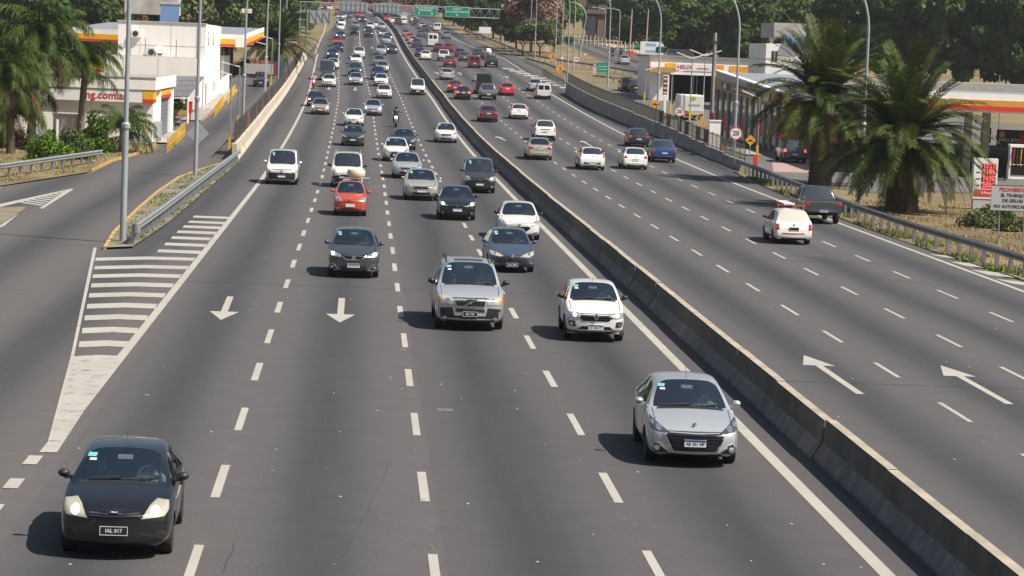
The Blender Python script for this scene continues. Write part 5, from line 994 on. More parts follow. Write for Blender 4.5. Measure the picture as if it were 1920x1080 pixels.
# background trees on the left
LT = [(140, 72, 14, 13, leaf_d, 'dark tree behind the tallest feathery palm'), (205, 68, 14, 13, leaf_br, 'brownish tree left of the concrete water tank'), (60, 80, 15, 14, leaf_d, 'dark tree at the top left corner'), (330, 62, 13, 13, leaf_o, 'olive tree behind the white station block'), (395, 60, 13, 12, leaf_g, 'green tree right of the water tank'), (440, 60, 12, 11, leaf_o, 'olive tree above the left station roof'), (478, 62, 10, 9, leaf_d, 'dark tree behind the far date palm'), (505, 46, 12, 10, leaf_g, 'green tree above the far date palm'), (548, 42, 11, 8, leaf_d, 'dark tree behind the distant lamp posts'), (574, 36, 10, 6, leaf_b, 'bright green tree left of the grey sign backs'), (270, 66, 15, 13, leaf_g, 'green tree behind the concrete water tank')]
for i, (px, py, h, w, m, l) in enumerate(LT): tree(at(px, py + 25), h * 1.1, w * 1.25, l, m, seed=i + 90, tz=.35, crown=CROWN_LOW[i % 4], group='trees behind the left station')
for i in range(8): tree(ground(-115 + 13 * i, 520 + 14 * (i % 3)), 24, 24, f'{ORD[i]} far backdrop tree from the left behind the left station', (leaf_d, leaf_o, leaf_g)[i % 3], seed=i + 120, crown=CROWN_LOW[i % 4], group='far backdrop trees behind the left station', tz=.5)
for i in range(14): tree(ground(-80 + 14 * i, 960 + 20 * (i % 3)), 26, 28, f'{ORD[i]} hazy distant tree from the left beyond the red bridge', (leaf_d, leaf_o)[i % 2], seed=i + 150, crown=CROWN_LOW[i % 4], group='distant trees beyond the red bridge', tz=.4)
# ------------------------------------------------------------------ buildings of the two filling stations
roof_g = mat('grey roof sheet', (.25, .27, .30), .6, .2, var=.15, scale=.5); roof_t = mat('roof gravel', (.33, .30, .27), .9, var=.2, scale=1.5); concrete_t = mat('tank concrete', (.42, .40, .37), .85, var=.3, scale=.8)
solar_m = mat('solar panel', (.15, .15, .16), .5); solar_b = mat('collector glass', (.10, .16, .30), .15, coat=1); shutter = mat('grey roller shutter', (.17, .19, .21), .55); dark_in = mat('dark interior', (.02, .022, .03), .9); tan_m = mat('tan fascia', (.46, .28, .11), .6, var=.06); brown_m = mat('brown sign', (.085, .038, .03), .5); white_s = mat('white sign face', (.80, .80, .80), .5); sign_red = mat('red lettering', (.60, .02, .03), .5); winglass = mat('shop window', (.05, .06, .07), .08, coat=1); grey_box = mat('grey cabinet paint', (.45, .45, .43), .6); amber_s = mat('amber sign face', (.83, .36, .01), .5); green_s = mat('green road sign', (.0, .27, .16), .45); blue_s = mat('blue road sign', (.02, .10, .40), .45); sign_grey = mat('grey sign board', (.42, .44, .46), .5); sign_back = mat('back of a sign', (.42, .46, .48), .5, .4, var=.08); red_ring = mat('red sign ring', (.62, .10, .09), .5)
def face_box(par, name, x0, x1, y0, y1, z0, z1, m, o): return MB().box(x0 - o.x, x1 - o.x, y0 - o.y, y1 - o.y, z0 - o.z, z1 - o.z).build(name, m, par)
def stripes(par, o, axis, fixed, a, b, z0, z1, out, y_frac=.66):
    """yellow band over a thin red one on a fascia; axis 'x': runs along x at y = fixed"""
    zm = z0 + (z1 - z0) * (1 - y_frac)
    for n_, za, zb, m in (('yellow_band', zm, z1, yellow_s), ('red_band', z0, zm - .004, red_s)):
        if axis == 'x': face_box(par, n_, a, b, fixed - out, fixed, za, zb, m, o)
        else: face_box(par, n_, fixed, fixed + out, a, b, za, zb, m, o)
# white wash hall with lettering (left)
o = ground(-14.5, 186.5); hut = empty('wash_hall', o, 0, 'low white wash hall with red lettering and yellow corner on the left', 'building')
X0, X1, Y0, Y1, Z = -31, -14.6, 186.5, 206.5, o.z
face_box(hut, 'wall', X0, X1 - .25, Y0 + .25, Y1, Z, Z + 4.1, white_p, o)
for n_, a in (('corner_pillar', (X1 - .9, X1, Y0 + .2, Y0 + 1.1)), ('corner_pillar', (X1 - .9, X1, Y0 + 6.5, Y0 + 7.3)), ('corner_pillar', (X1 - .9, X1, Y1 - 3.2, Y1 - 2.4)), ('corner_pillar', (X1 - .9, X1, Y1 - .8, Y1))): face_box(hut, n_, *a, Z, Z + 3.72, white_p, o)
face_box(hut, 'parapet', X0, X1 + .15, Y0 - .1, Y1 + .1, Z + 3.74, Z + 4.55, white_p, o); face_box(hut, 'roof', X0 + .3, X1 - .15, Y0 + .3, Y1 - .3, Z + 4.552, Z + 4.56, roof_t, o)
for x in (-25.5, -22.2, -18.9): face_box(hut, 'panel_joint', x, x + .025, Y0 + .235, Y0 + .25, Z, Z + 2.8, grey_box, o)
face_box(hut, 'coping', X0, X1 + .2, Y0 - .15, Y0 + .1, Z + 4.551, Z + 4.62, grey_box, o)
face_box(hut, 'sign_panel', -27, X1 - .72, Y0 - .04, Y0 + .24, Z + 2.84, Z + 3.73, white_s, o); stripes(hut, o, 'x', Y0 + .2, X1 - .70, X1 + .03, Z + 2.84, Z + 3.73, .26, .72)
stripes(hut, o, 'y', X1 - .01, Y0 + .2, Y0 + 2.2, Z + 2.84, Z + 3.73, .06, .72); stripes(hut, o, 'y', X1 - .02, Y0 + 7.3, Y1 - 3.2, Z + 3.0, Z + 3.73, .05)
sh = face_box(hut, 'roller_door', X1 - .30, X1 - .2, Y0 + 7.35, Y1 - 3.25, Z, Z + 2.98, shutter, o)
for k in range(10): face_box(sh, 'slat', X1 - .20, X1 - .17, Y0 + 7.4, Y1 - 3.3, Z + .05 + .29 * k, Z + .31 + .29 * k, shutter, o)
lettering('ng.com.ar', .74, sign_red, hut, (X1 - 1.75 - o.x, Y0 - .055 - o.y, 3.26), align='RIGHT', sx=1.0)
for k in range(3): MB().bar((-4 - 3 * k, 6, 4.56), (-4 - 3 * k, 6, 5.6), .03).build('roof_rod', galv, hut)
c_ = at(100, 271); cb = empty('utility_cabinet', c_, 0, 'pale grey utility cabinet behind the bushes at the wash hall', 'cabinet'); box('body', -.05, 2.1, 0, .9, 0, 2.0, grey_box, cb); box('lid', -.12, 2.17, -.07, .97, 2.0, 2.08, grey_box, cb); box('door', .02, 1.0, -.03, -.002, .1, 1.9, grey_box, cb); box('door', 1.06, 2.03, -.03, -.002, .1, 1.9, grey_box, cb); box('label_plate', 1.55, 1.75, -.045, -.031, 1.5, 1.6, dark_m, cb)
c_ = at(345, 245); c_ = at(285, 266); cb = empty('utility_cabinet', c_ + Vector((.5, .2, 0)), 0, 'grey meter cabinet on legs at the corner of the wash hall', 'cabinet'); box('body', -.55, .12, 0, .5, .25, 1.45, sign_back, cb); box('leg', -.5, -.42, .1, .4, 0, .248, dark_m, cb); box('leg', 0, .08, .1, .4, 0, .248, dark_m, cb); box('door', -.5, .07, -.025, -.002, .35, 1.35, sign_back, cb)
# carport of solar panels
n1, n2, f1, f2 = atY(296, 181, 222), atY(353, 181, 222), atY(311, 141, 247), atY(384, 143, 247); cp = empty('solar_carport', ground(n2.x, 222), 0, 'sloping carport roof of grey solar panels between wash hall and white block', 'carport'); o = ground(n2.x, 222)
for i in range(5):
    for j in range(4):
        P = lambda u, v: n1.lerp(n2, u).lerp(f1.lerp(f2, u), v) - o
        a, b, c, d = P(i / 5 + .006, j / 4 + .012), P((i + 1) / 5 - .006, j / 4 + .012), P((i + 1) / 5 - .006, (j + 1) / 4 - .012), P(i / 5 + .006, (j + 1) / 4 - .012); dn = Vector((0, 0, -.05)); MB().add([a, b, c, d, a + dn, b + dn, c + dn, d + dn], [(0, 1, 2, 3), (7, 6, 5, 4), (0, 4, 5, 1), (1, 5, 6, 2), (2, 6, 7, 3), (3, 7, 4, 0)]).build('solar_panel', solar_m, cp)
for u, v in ((.02, .02), (.98, .02), (.98, .98), (.02, .98), (.98, .5)):
    p = n1.lerp(n2, u).lerp(f1.lerp(f2, u), v) - o; MB().bar((p.x, p.y, zg(o.y + p.y) - o.z - .1), (p.x, p.y, p.z - .06), .09, 8).build('post', white_p, cp)
MB().bar(n1 - o - Vector((0, 0, .12)), n2 - o - Vector((0, 0, .12)), .07, 4).build('beam', white_p, cp)
# two-storey white station block, its lower wing, canopy and roof tank (left)
o = ground(-15.3, 250); bl = empty('station_block', o, 0, 'tall white two storey block of the left filling station', 'building')
zt = atY(300, 42, 257).z; zw = atY(300, 107, 250).z; zb = o.z
face_box(bl, 'wall', -23.6, -15.3, 257, 284, zb - .3, zt, white_p, o); face_box(bl, 'wing_wall', -28, -15.35, 250, 256.99, zb - .2, zw, white_p, o); face_box(bl, 'roof', -23.3, -15.6, 257.3, 283.7, zt, zt + .05, roof_t, o); face_box(bl, 'roof', -27.7, -15.6, 250.3, 256.98, zw, zw + .03, roof_t, o)
face_box(bl, 'wing_wall', -15.9, -14.9, 284.002, 296, zb - .2, zb + 4.9, white_p, o)
for y in (259.5, 264, 268.5, 273, 277.5): face_box(bl, 'pilaster', -15.3, -15.1, y, y + .35, zb, zt - 3.2, white_p, o)
for y in (261, 270): face_box(bl, 'window', -15.30, -15.27, y, y + 1.1, zt - 2.0, zt - .7, winglass, o)
for y in (258.6, 266, 280): d_ = face_box(bl, 'door', -15.30, -15.26, y, y + 1.0, zb + .1, zb + 2.3, shutter, o)
joint_m = mat('wall joint', (.42, .40, .38), .8)
for x in (-21.5, -18.6): face_box(bl, 'panel_joint', x, x + .03, 256.985, 257.0, zw + .1, zt - .1, joint_m, o)
face_box(bl, 'panel_joint', -23.5, -15.4, 256.98, 257.0, zt - 2.2, zt - 2.17, joint_m, o); face_box(bl, 'coping', -23.75, -15.2, 256.9, 257.2, zt + .001, zt + .09, grey_box, o); face_box(bl, 'gutter_pipe', -15.9, -15.78, 256.86, 256.98, zw, zt, galv, o)
for x in (-25.6, -22.4, -19.2): face_box(bl, 'panel_joint', x, x + .03, 249.985, 250.0, o.z, zw - .1, joint_m, o)
stripes(bl, o, 'x', 250, -28, -24.2, zw - 1.55, zw - .35, .03, .85)
for px in (272, 330, 245): p = atY(px, 108, 251); MB().bar((p.x - o.x, 1, zw - o.z), (p.x - o.x, 1, zw - o.z + 1.7), .04, 6).build('roof_rod', galv, bl)
tk = empty('water_tank', Vector((-21, 262, zt + .05)), 0, 'grey concrete water tank on the roof of the left station block', 'water tank'); tb = atY(280, 27, 262).z - zt - .05
for x in (-2.2, 2.0): 
    for y in (0, 4): box('leg', x - .25, x + .25, y - .25, y + .25, 0, tb, concrete_t, tk)
box('tank', -2.5, 2.6, -.4, 4.5, tb + .002, tb + 3.0, concrete_t, tk); MB().bar((-2.0, -.5, -.0), (-2.0, -.5, tb + .4), .05, 6).build('pipe', white_p, tk); MB().bar((-2.25, -.5, -.0), (-2.25, -.5, tb + .4), .04, 6).build('pipe', galv, tk)
sp_ = atY(317, 42, 259); sh_ = empty('solar_heater', Vector((sp_.x, 259, zt + .05)), 0, 'blue solar water heater on the roof edge of the left station block', 'solar heater'); M_ = Matrix.Rotation(R(58), 4, 'X'); MB().box(-.9, .9, 0, 1.9, -.04, .04, M_).build('collector', solar_b, sh_); MB().bar((-1.0, 1.1, 1.75), (1.0, 1.1, 1.75), .22, 12).build('cylinder', galv, sh_); 
for x in (-.8, .8): MB().bar((x, 1.2, 0), (x, 1.15, 1.6), .03, 6).build('strut', galv, sh_)
def ac_unit(p, label, m=None):
    a = empty('air_conditioner', p, 0, label, 'air conditioner', 'air conditioners on the white block'); box('case', -.45, .45, -.35, 0, 0, .7, m or white_p, a); MB().lathe([(.27, -.375), (.27, -.352)], 16, 'y', Matrix.Translation((-.08, 0, .35))).build('fan_grille', dark_m, a)
ac_unit(atY(256, 64, 257) - Vector((0, 0, .3)), 'air conditioner with dark stains high on the white block'); ac_unit(Vector((atY(275, 93, 250).x, 256.8, zw + .05)), 'beige air conditioner on the low wing roof', grey_box); ac_unit(Vector((atY(292, 93, 250).x, 256.7, zw + .05)), 'white air conditioner right of the beige one')
ds = empty('satellite_dish', Vector((atY(294, 100, 250).x, 254, zw + .03)), 0, 'white satellite dish on the low wing roof', 'satellite dish'); MB().lathe([(.03, .0), (.3, .06), (.5, .18), (.49, .2), (.29, .08), (.025, .02)], 18, 'z', Matrix.Translation((0, 0, .55)) @ Matrix.Rotation(R(50), 4, 'X')).build('dish', white_p, ds, True); MB().bar((0, 0, 0), (0, 0, .75), .04, 6).build('mast', galv, ds)
zc0, zc1 = atY(445, 88, 283).z, atY(445, 67, 283).z
o = ground(-12.9, 283); cn = empty('station_canopy', o, 0, 'flat filling station canopy with white yellow and red edge on the left', 'canopy')
face_box(cn, 'roof', -32, -12.9, 283, 336, zc0, zc1, roof_g, o)
face_box(cn, 'fascia', -32, -12.8, 282.85, 282.99, zc0 - .02, zc1 + .12, white_p, o); face_box(cn, 'fascia', -12.89, -12.75, 282.99, 336, zc0 - .02, zc1 + .12, white_p, o)
stripes(cn, o, 'x', 282.85, -30.5, -13.7, zc0 + .02, zc0 + .95 * (zc1 - zc0) * .72, .03, .7); stripes(cn, o, 'y', -12.75, 283.4, 334.5, zc0 + .02, zc0 + .72 * (zc1 - zc0), .03, .7)
cn.rotation_euler.x = (atY(440, 51, 336).z - zc1) / 53
for y in (290, 312, 330):
    for x in (-17, -27): face_box(cn, 'column', x - .3, x + .3, y - .3, y + .3, o.z - .3, zc0, white_p, o)
# right: hall with lettering, tower block, shop, big canopy
o = ground(33.8, 312); hl = empty('service_hall', o, 0, 'white service hall with dark open bay and red lettering on the right', 'building'); zb = o.z; zt = atY(1300, 109, 312).z
X = lambda px: atY(px, 150, 312).x
face_box(hl, 'wall', X(1218), X(1255), 312, 312.4, zb - .2, zt, white_p, o); face_box(hl, 'wall', X(1218), X(1218) + .3, 312.41, 326, zb - .2, zt, white_p, o); face_box(hl, 'wall', X(1346), X(1436), 312, 312.4, zb - .2, zt, white_p, o); face_box(hl, 'wall', X(1218) + .31, X(1436), 325.6, 326, zb - .2, zt - .01, dark_in, o); face_box(hl, 'wall', X(1436) - .3, X(1436), 312.41, 325.5, zb - .2, zt - .01, dark_in, o)
z_l = atY(1300, 141, 312).z; face_box(hl, 'header', X(1255) + .002, X(1346) - .002, 312.0, 312.38, z_l, zt - .002, white_p, o); face_box(hl, 'roof', X(1218) - .2, X(1436) + .2, 311.8, 326.2, zt + .002, zt + .22, roof_g, o)
face_box(hl, 'canopy_slab', X(1218) - .3, X(1260), 310.2, 311.9, zb + 3.3, zb + 3.9, tan_m, o)
zs0, zs1 = atY(1300, 134, 312).z, atY(1300, 120, 312).z
stripes(hl, o, 'x', 311.99, X(1247), X(1265.5), zs0, zs1, .05, .7); face_box(hl, 'sign_panel', X(1266), X(1334), 311.94, 311.99, zs0 + .05, zs1, white_s, o); lettering('HELIX', .62, sign_red, hl, (X(1283) - o.x, -.075, (zs0 + zs1) / 2 + .02 - o.z), sx=1.1); lettering('Lubricentro', .30, sign_red, hl, (X(1317) - o.x, -.075, (zs0 + zs1) / 2 - .05 - o.z))
face_box(hl, 'yellow_panel', X(1335), X(1345), 311.95, 311.99, zs0, zs1, amber_s, o); face_box(hl, 'yellow_panel', X(1347), X(1356), 311.95, 311.99, zs0, zs1, amber_s, o); face_box(hl, 'yellow_panel', X(1367), X(1385), 311.95, 311.99, zs0 - .05, zs1 - .05, amber_s, o); face_box(hl, 'yellow_panel', X(1386), X(1421), 311.95, 311.99, zs0 - .08, zs1 - .08, amber_s, o)
for px in (1262, 1300, 1338): face_box(hl, 'bay_post', X(px) - .1, X(px) + .1, 312.0, 312.3, zb, z_l - .002, dark_m, o)
o = ground(43.5, 290); tw = empty('tower_block', o, 0, 'white tower block with roof tank behind the right station', 'building'); Xt = lambda px: atY(px, 100, 290).x
z1, z2, z3 = atY(1460, 82, 290).z, atY(1460, 77, 290).z, atY(1475, 43, 290).z
face_box(tw, 'wall', Xt(1436), Xt(1560), 290, 303, o.z - .3, z1, white_p, o); 
for px in (1447, 1470, 1500): face_box(tw, 'tank_leg', Xt(px) - .2, Xt(px) + .2, 290.5, 291, z1, z2 + .4, concrete_t, o)
face_box(tw, 'tank', Xt(1450), Xt(1510), 290.3, 300, z2 + .4, z3, concrete_t, o); face_box(tw, 'window', Xt(1447), Xt(1452), 289.97, 290.0, z1 - 2, z1 - .8, winglass, o); face_box(tw, 'window', Xt(1453.5), Xt(1458), 289.97, 290.0, z1 - 2, z1 - .8, winglass, o)
sh_ = empty('solar_heater', Vector((Xt(1487), 289.6, z1 - .1)), 0, 'blue solar water heater in front of the tower tank on the right', 'solar heater'); MB().box(-1.1, 1.1, 0, 2.0, -.04, .04, M_).build('collector', solar_b, sh_); MB().bar((-1.2, 1.1, 1.85), (1.2, 1.1, 1.85), .2, 12).build('cylinder', white_p, sh_)
# shop with a wedge fascia and brown sign; its front stands askew to the yard
A_, B_ = Vector((29.9, 227, 0)), Vector((33.2, 211, 0)); o = ground(A_.x, A_.y); sp_ = empty('shop_building', o, 0, 'tan and glass station shop with a brown sign saying Zona de retiro', 'building'); U_ = (B_ - A_); LU = U_.length; U_ /= LU; N_ = Vector((-U_.y, U_.x, 0)); N_ = N_ if N_.x < 0 else -N_
def zl(pa, pb): 
    za, zb = atY(1342, pa, A_.y).z - o.z, atY(1472, pb, B_.y).z - o.z; return lambda u: za + (zb - za) * u / LU
def facade(name, u0, u1, f0, f1, n0, n1, m, par=None):
    vs = []
    for n_ in (n0, n1): vs += [U_ * u + N_ * n_ + Vector((0, 0, f(u))) for u, f in ((u0, f0), (u1, f0), (u1, f1), (u0, f1))]
    return MB().add(vs, [(0, 1, 2, 3), (7, 6, 5, 4), (0, 4, 5, 1), (1, 5, 6, 2), (2, 6, 7, 3), (3, 7, 4, 0)]).build(name, m, par or sp_)
zt_, zm_, zb_, zg_ = zl(134, 176), zl(146, 178.5), zl(166, 203), (lambda u: zg(A_.y + U_.y * u) - o.z)
zsa, zsb = zl(151, 181), zl(163.5, 193)
facade('wall', 0, LU, zg_, lambda u: zt_(u) - .31, -9, -.3, tan_m); facade('fascia', 0, LU, zb_, zm_, -.29, 0, tan_m); facade('upper_fascia', 0, LU * .48, zm_, zt_, -.29, .02, grey_box); facade('roof_edge', 0, LU, zt_, lambda u: zt_(u) + .14, -.35, .12, white_p); facade('roof', 0, LU, lambda u: zt_(u) - .3, lambda u: zt_(u) - .02, -9.0, -.36, roof_g)
facade('sign_board', LU * .10, LU * .72, zsb, zsa, .0, .06, brown_m)
rz_ = math.atan2(U_.y, U_.x); sl_ = math.atan2(zsa(LU) - zsa(0), LU)
def on_facade(txt, u, size, sx, m):
    z = (zsa(u) + zsb(u)) / 2; p = U_ * u + N_ * .075 + Vector((0, 0, z)); X_ = (U_ * math.cos(sl_) + Vector((0, 0, math.sin(sl_)))); Z_ = N_.normalized(); Y_ = Z_.cross(X_); M = Matrix((X_, Y_, Z_)).transposed().to_4x4(); M.translation = p
    ob = link('lettering', text_mesh(txt, size, .004), sp_, m); ob.matrix_local = M @ Matrix.Diagonal((sx, 1, 1, 1)); return ob
on_facade('Zona de retiro', LU * .44, .50, 2.0, white_s)
p = U_ * LU * .16 + N_ * .09; MB().prism([(-.09, .24), (.09, .24), (.09, -.02), (.24, -.02), (0, -.26), (-.24, -.02), (-.09, -.02)], -.02, .02, 'y').build('arrow_mark', white_s, sp_, loc=(p.x, p.y, (zsa(2.6) + zsb(2.6)) / 2), rot=(0, 0, rz_)).scale.x = 2.6
p = U_ * LU * .78 + N_ * .09; MB().lathe([(.42, -.03), (.42, .03)], 20, 'y').build('round_badge', white_s, sp_, loc=(p.x, p.y, (zsa(12.8) + zsb(12.8)) / 2), rot=(0, 0, rz_)).scale.x = 1.8
facade('dark_end', LU * .74, LU * .84, zsb, zsa, .0, .055, dark_m)
nw = 11
for k in range(nw):
    u0, u1 = LU * k / nw, LU * (k + 1) / nw; g_ = facade('window', u0 + .12, u1, lambda u: zg_(u) + .12, lambda u: zb_(u) - .06, -.25, -.2, winglass); facade('mullion', u0, u0 + .11, zg_, zb_, -.28, -.05, grey_box)
    if k % 3 == 1: facade('poster', u0 + .3, u1 - .2, lambda u: zg_(u) + 1.0, lambda u: zg_(u) + 2.1, -.199, -.18, (white_s, red_s, brown_m)[k % 3], g_)
rl = empty('roof_railing', ground(34, 240, 4.4), 0, 'white pipe railing above the shop roof', 'railing')
for k in range(9): MB().bar((k * .9, 0, -.1), (k * .9, 0, 1.1), .04, 5).build('post', white_p, rl)
for z in (.55, 1.1): MB().bar((0, 0, z), (7.2, 0, z), .04, 5).build('rail', white_p, rl)
box('base', -.2, 7.4, -.2, .2, -4.9, -.1, white_p, rl)
for k in range(2):
    p = at((1342, 1350, 1415)[k], (240, 243, 285)[k]); e = empty('gas_bottle_rack', p + Vector((0, .3, 0)), 0, ['red gas bottle rack at the far end of the shop front', 'second red gas bottle rack at the far end of the shop front', 'red gas bottle rack by the taller date palm'][k], 'rack', 'red racks along the shop'); box('cage', -.25, .25, -.4, .4, .05, 1.7, red_s, e); box('foot', -.2, .2, -.3, .3, 0, .048, dark_m, e)
# big canopy at the right edge
zf0, zf1 = atY(1845, 211, 182).z, atY(1845, 175, 182).z; o = ground(35, 182); cn = empty('station_canopy', o, 0, 'wide filling station canopy with white yellow and red edge at the right', 'canopy')
face_box(cn, 'roof', 35, 66, 182, 238, zf0 + .1, zf1 - .15, roof_g, o); face_box(cn, 'fascia', 34.9, 66, 181.8, 181.99, zf0, zf1, white_p, o); face_box(cn, 'fascia', 34.7, 34.98, 182.0, 238, zf0, zf1, white_p, o); face_box(cn, 'roof_ridge', 37, 66, 226, 237, zf1 - .14, zf1 + .5, roof_t, o)
h_ = zf1 - zf0; face_box(cn, 'yellow_band', 34.85, 66, 181.74, 181.8, zf0 + .34 * h_, zf0 + .66 * h_, mat('amber fascia', (.60, .30, .05), .5), o); face_box(cn, 'red_band', 34.85, 66, 181.70, 181.8, zf0 + .10 * h_, zf0 + .335 * h_, red_s, o)
for x, y in ((42.5, 186), (44.0, 187), (54, 186), (44, 222), (56, 222)): face_box(cn, 'column', x - .24, x + .24, y - .24, y + .24, zg(y) - .1, zf0 + .1, mat('cream column', (.52, .47, .38), .6), o)
for k in range(5): MB().bar((1.5 + 5 * k, 30 + k, zf1 - o.z - .16), (1.5 + 5 * k, 30 + k, zf1 - o.z + 1.3), .03, 5).build('roof_rod', galv, cn)
def banner(px0, px1, py0, py1, Y, label, txt, fig):
    a, b = atY(px0, py1, Y), atY(px1, py0, Y); w, h = b.x - a.x, b.z - a.z; e = empty('hanging_banner', a, 0, label, 'banner', 'dark banners under the right canopy'); box('panel', 0, w, 0, .08, 0, h, mat('dark banner', (.022, .02, .02), .5), e)
    box('logo_square', .18, .55, -.012, -.001, h - .55, h - .15, amber_s, e); lettering(txt, .30, white_s, e, (.15, -.012, h * .42), align='LEFT')
    if fig: MB().prism([(w * .62, .1), (w * .9, .06), (w * .98, .4), (w * .96, h * .6), (w * .88, h * .5), (w * .82, h * .82), (w * .76, h * .55), (w * .66, h * .9), (w * .70, h * .5), (w * .58, .35)], -.014, -.001, 'y').build('red_figure', red_s, e)
    for x in (.1, w - .1): MB().bar((x, .04, h), (x, .04, zf0 - a.z + .1), .02, 5).build('hanger', dark_m, e)
banner(1868, 1935, 245, 276, 188.4, 'dark banner with a red figure under the right canopy', 'SHELL BOX', True); banner(1838, 1859, 240, 268, 190, 'narrow dark banner between the canopy columns', 'SHELL BOX', False)
def pump(p, label):
    e = empty('fuel_pump', p, 0, label, 'fuel pump', 'fuel pumps under the right canopy'); box('base', -.9, .9, -.35, .35, 0, .15, pave, e); box('cabinet', -.75, .75, -.3, .3, .152, 1.15, white_p, e)
    for x in (-.7, .62): box('frame_post', x, x + .08, -.3, .3, 1.152, 2.3, white_p, e)
    box('header', -.75, .75, -.32, .32, 2.302, 2.5, white_p, e); box('dark_panel', -.6, .6, -.335, -.301, .4, 1.1, trim_g, e); box('screen', -.5, .5, -.2, .1, 1.152, 1.7, trim_g, e)
    for k in range(5): x = -.5 + .25 * k; MB().tube([(x, -.34, 1.0), (x, -.45, 1.5), (x + .05, -.36, 2.2)], [.03] * 3, 6).build('hose', (red_s, dark_m, yellow_s, dark_m, white_p)[k], e)
pump(ground(44.9, 180.5), 'white framed fuel pump with coloured hoses right of the price sign'); pump(ground(42.6, 189), 'fuel pump behind the canopy columns'); pump(ground(47.6, 182), 'fuel pump at the right picture edge')
e = empty('menu_board', ground(42.8, 165), 0, 'low brown board with a pale round mark behind the prohibition sign', 'sign board'); box('panel', 0, 2.2, 0, .08, .5, 1.3, brown_m, e); MB().lathe([(.36, -.02), (.36, 0)], 20, 'y', Matrix.Translation((.8, 0, .72))).build('round_mark', white_s, e); box('leg', .2, .3, 0, .08, 0, .498, dark_m, e); box('leg', 1.9, 2.0, 0, .08, 0, .498, dark_m, e)
# price sign
led_m = mat('red digits of the price sign', (1.0, .035, .05), emit=3.0); Yp = 145; a, b = atY(1823, 372, Yp), atY(1872, 298, Yp); e = empty('price_sign', ground(a.x, Yp), 0, 'white fuel price sign with four rows of red digits', 'price sign'); g0 = e.location; w = b.x - a.x; z0, z1 = a.z - g0.z, b.z - g0.z
box('plinth', .05, w - .05, 0, .4, 0, z0 - .01, grey_box, e); box('case', 0, w, -.03, .45, z0, z1, white_s, e); box('red_band', .06, w - .06, -.05, -.031, z0 + .14, z0 + .52, red_s, e); lettering('V-Power', .2, white_s, e, (w * .6, -.056, z0 + .33))
for k, t in enumerate(('1722', '2199', '1936', '2601')):
    zz = z1 - .42 - k * .355; d_ = box('display', w * .34, w * .92, -.045, -.031, zz - .145, zz + .145, trim_g, e); lettering(t, .335, led_m, d_, (w * .63, -.05, zz), sx=1.05, ext=.006); box('fuel_label', w * .10, w * .28, -.04, -.031, zz - .03, zz + .03, ink_k, e)
# prohibition sign
Yq = 117; c = atY(1898, 372, Yq); g0 = ground(c.x, Yq); e = empty('notice_sign', g0, 0, 'grey board on a post beginning with the red word PROHIBIDO', 'sign'); zc = c.z - g0.z
box('board', -.95, .95, -.03, .03, zc - .57, zc + .57, sign_grey, e); MB().bar((-.52, .07, -.1), (-.52, .07, zc + .5), .035, 8).build('post', galv, e); MB().bar((.6, .07, -.1), (.6, .07, zc + .5), .035, 8).build('post', galv, e)
for t, z, s, m in (('PROHIBIDO', .38, .235, sign_red), ('EL TRABAJO', .13, .20, ink_k), ('DE GRUAS', -.11, .20, ink_k), ('NO AUTORIZADAS', -.37, .195, ink_k)): lettering(t, s, m, e, (.02, -.036, zc + z), sx=1.0)
for z0_, z1_ in ((.55, .575), (-.575, -.55)): box('rim', -.96, .96, -.036, -.031, zc + z0_, zc + z1_, ink_k, e)
# ------------------------------------------------------------------ road signs
def post_sign(px, py, Y, kind, size, label, text=None, group='road signs at the right station', hb=True):
    c = atY(px, py, Y); g = ground(c.x, Y); e = empty('road_sign', g, 0, label, 'road sign', group); z = c.z - g.z; s = size / 2
    MB().bar((0, .05, -.1), (0, .05, z + s * .6), .035, 8).build('post', galv, e)
    if kind == 'round':
        MB().lathe([(s, -.02), (s, .02)], 28, 'y', Matrix.Translation((0, 0, z))).build('plate', white_s, e); rg = MB(); n = 32
        vs = [(rr_ * math.cos(2 * math.pi * k / n), -.026, z + rr_ * math.sin(2 * math.pi * k / n)) for rr_ in (s, s * .84) for k in range(n)]; rg.add(vs, [(k, (k + 1) % n, n + (k + 1) % n, n + k) for k in range(n)]); rg.build('ring', red_ring, e)
        if text: lettering(text, s * 1.05, ink_k, e, (0, -.028, z))
    elif kind == 'diamond':
        M = Matrix.Translation((0, 0, z)) @ Matrix.Rotation(R(45), 4, 'Y'); q_ = s / math.sqrt(2); MB().box(-q_, q_, -.02, .02, -q_, q_, M).build('plate', {'back': sign_back}.get(text, amber_s), e)
        mb = MB()
        if text == 'hump': mb.prism([(-s * .58, -.12 * s), (-s * .30, -.04 * s), (-s * .18, .16 * s), (s * .18, .16 * s), (s * .30, -.04 * s), (s * .58, -.12 * s), (s * .58, -.2 * s), (-s * .58, -.2 * s)], -.028, -.021, 'y', Matrix.Translation((0, 0, z)))
        elif text == 'merge':
            T_ = Matrix.Translation((0, 0, z)); mb.prism([(-.07 * s, -.6 * s), (.07 * s, -.6 * s), (.07 * s, .3 * s), (.2 * s, .3 * s), (0, .6 * s), (-.2 * s, .3 * s), (-.07 * s, .3 * s)], -.028, -.021, 'y', T_); mb.prism([(.07 * s, 0), (.30 * s, -.4 * s), (.40 * s, -.34 * s), (.07 * s, .18 * s)], -.029, -.0212, 'y', T_)
        if mb.v: mb.build('symbol', ink_k, e)
    elif kind == 'yield':
        T_ = Matrix.Translation((0, 0, z)); MB().prism([(-s, s * .7), (s, s * .7), (0, -s)], -.02, .02, 'y', T_).build('plate', red_ring, e); MB().prism([(-s * .66, s * .52), (s * .66, s * .52), (0, -s * .58)], -.027, -.021, 'y', T_).build('symbol', white_s, e)
    return e
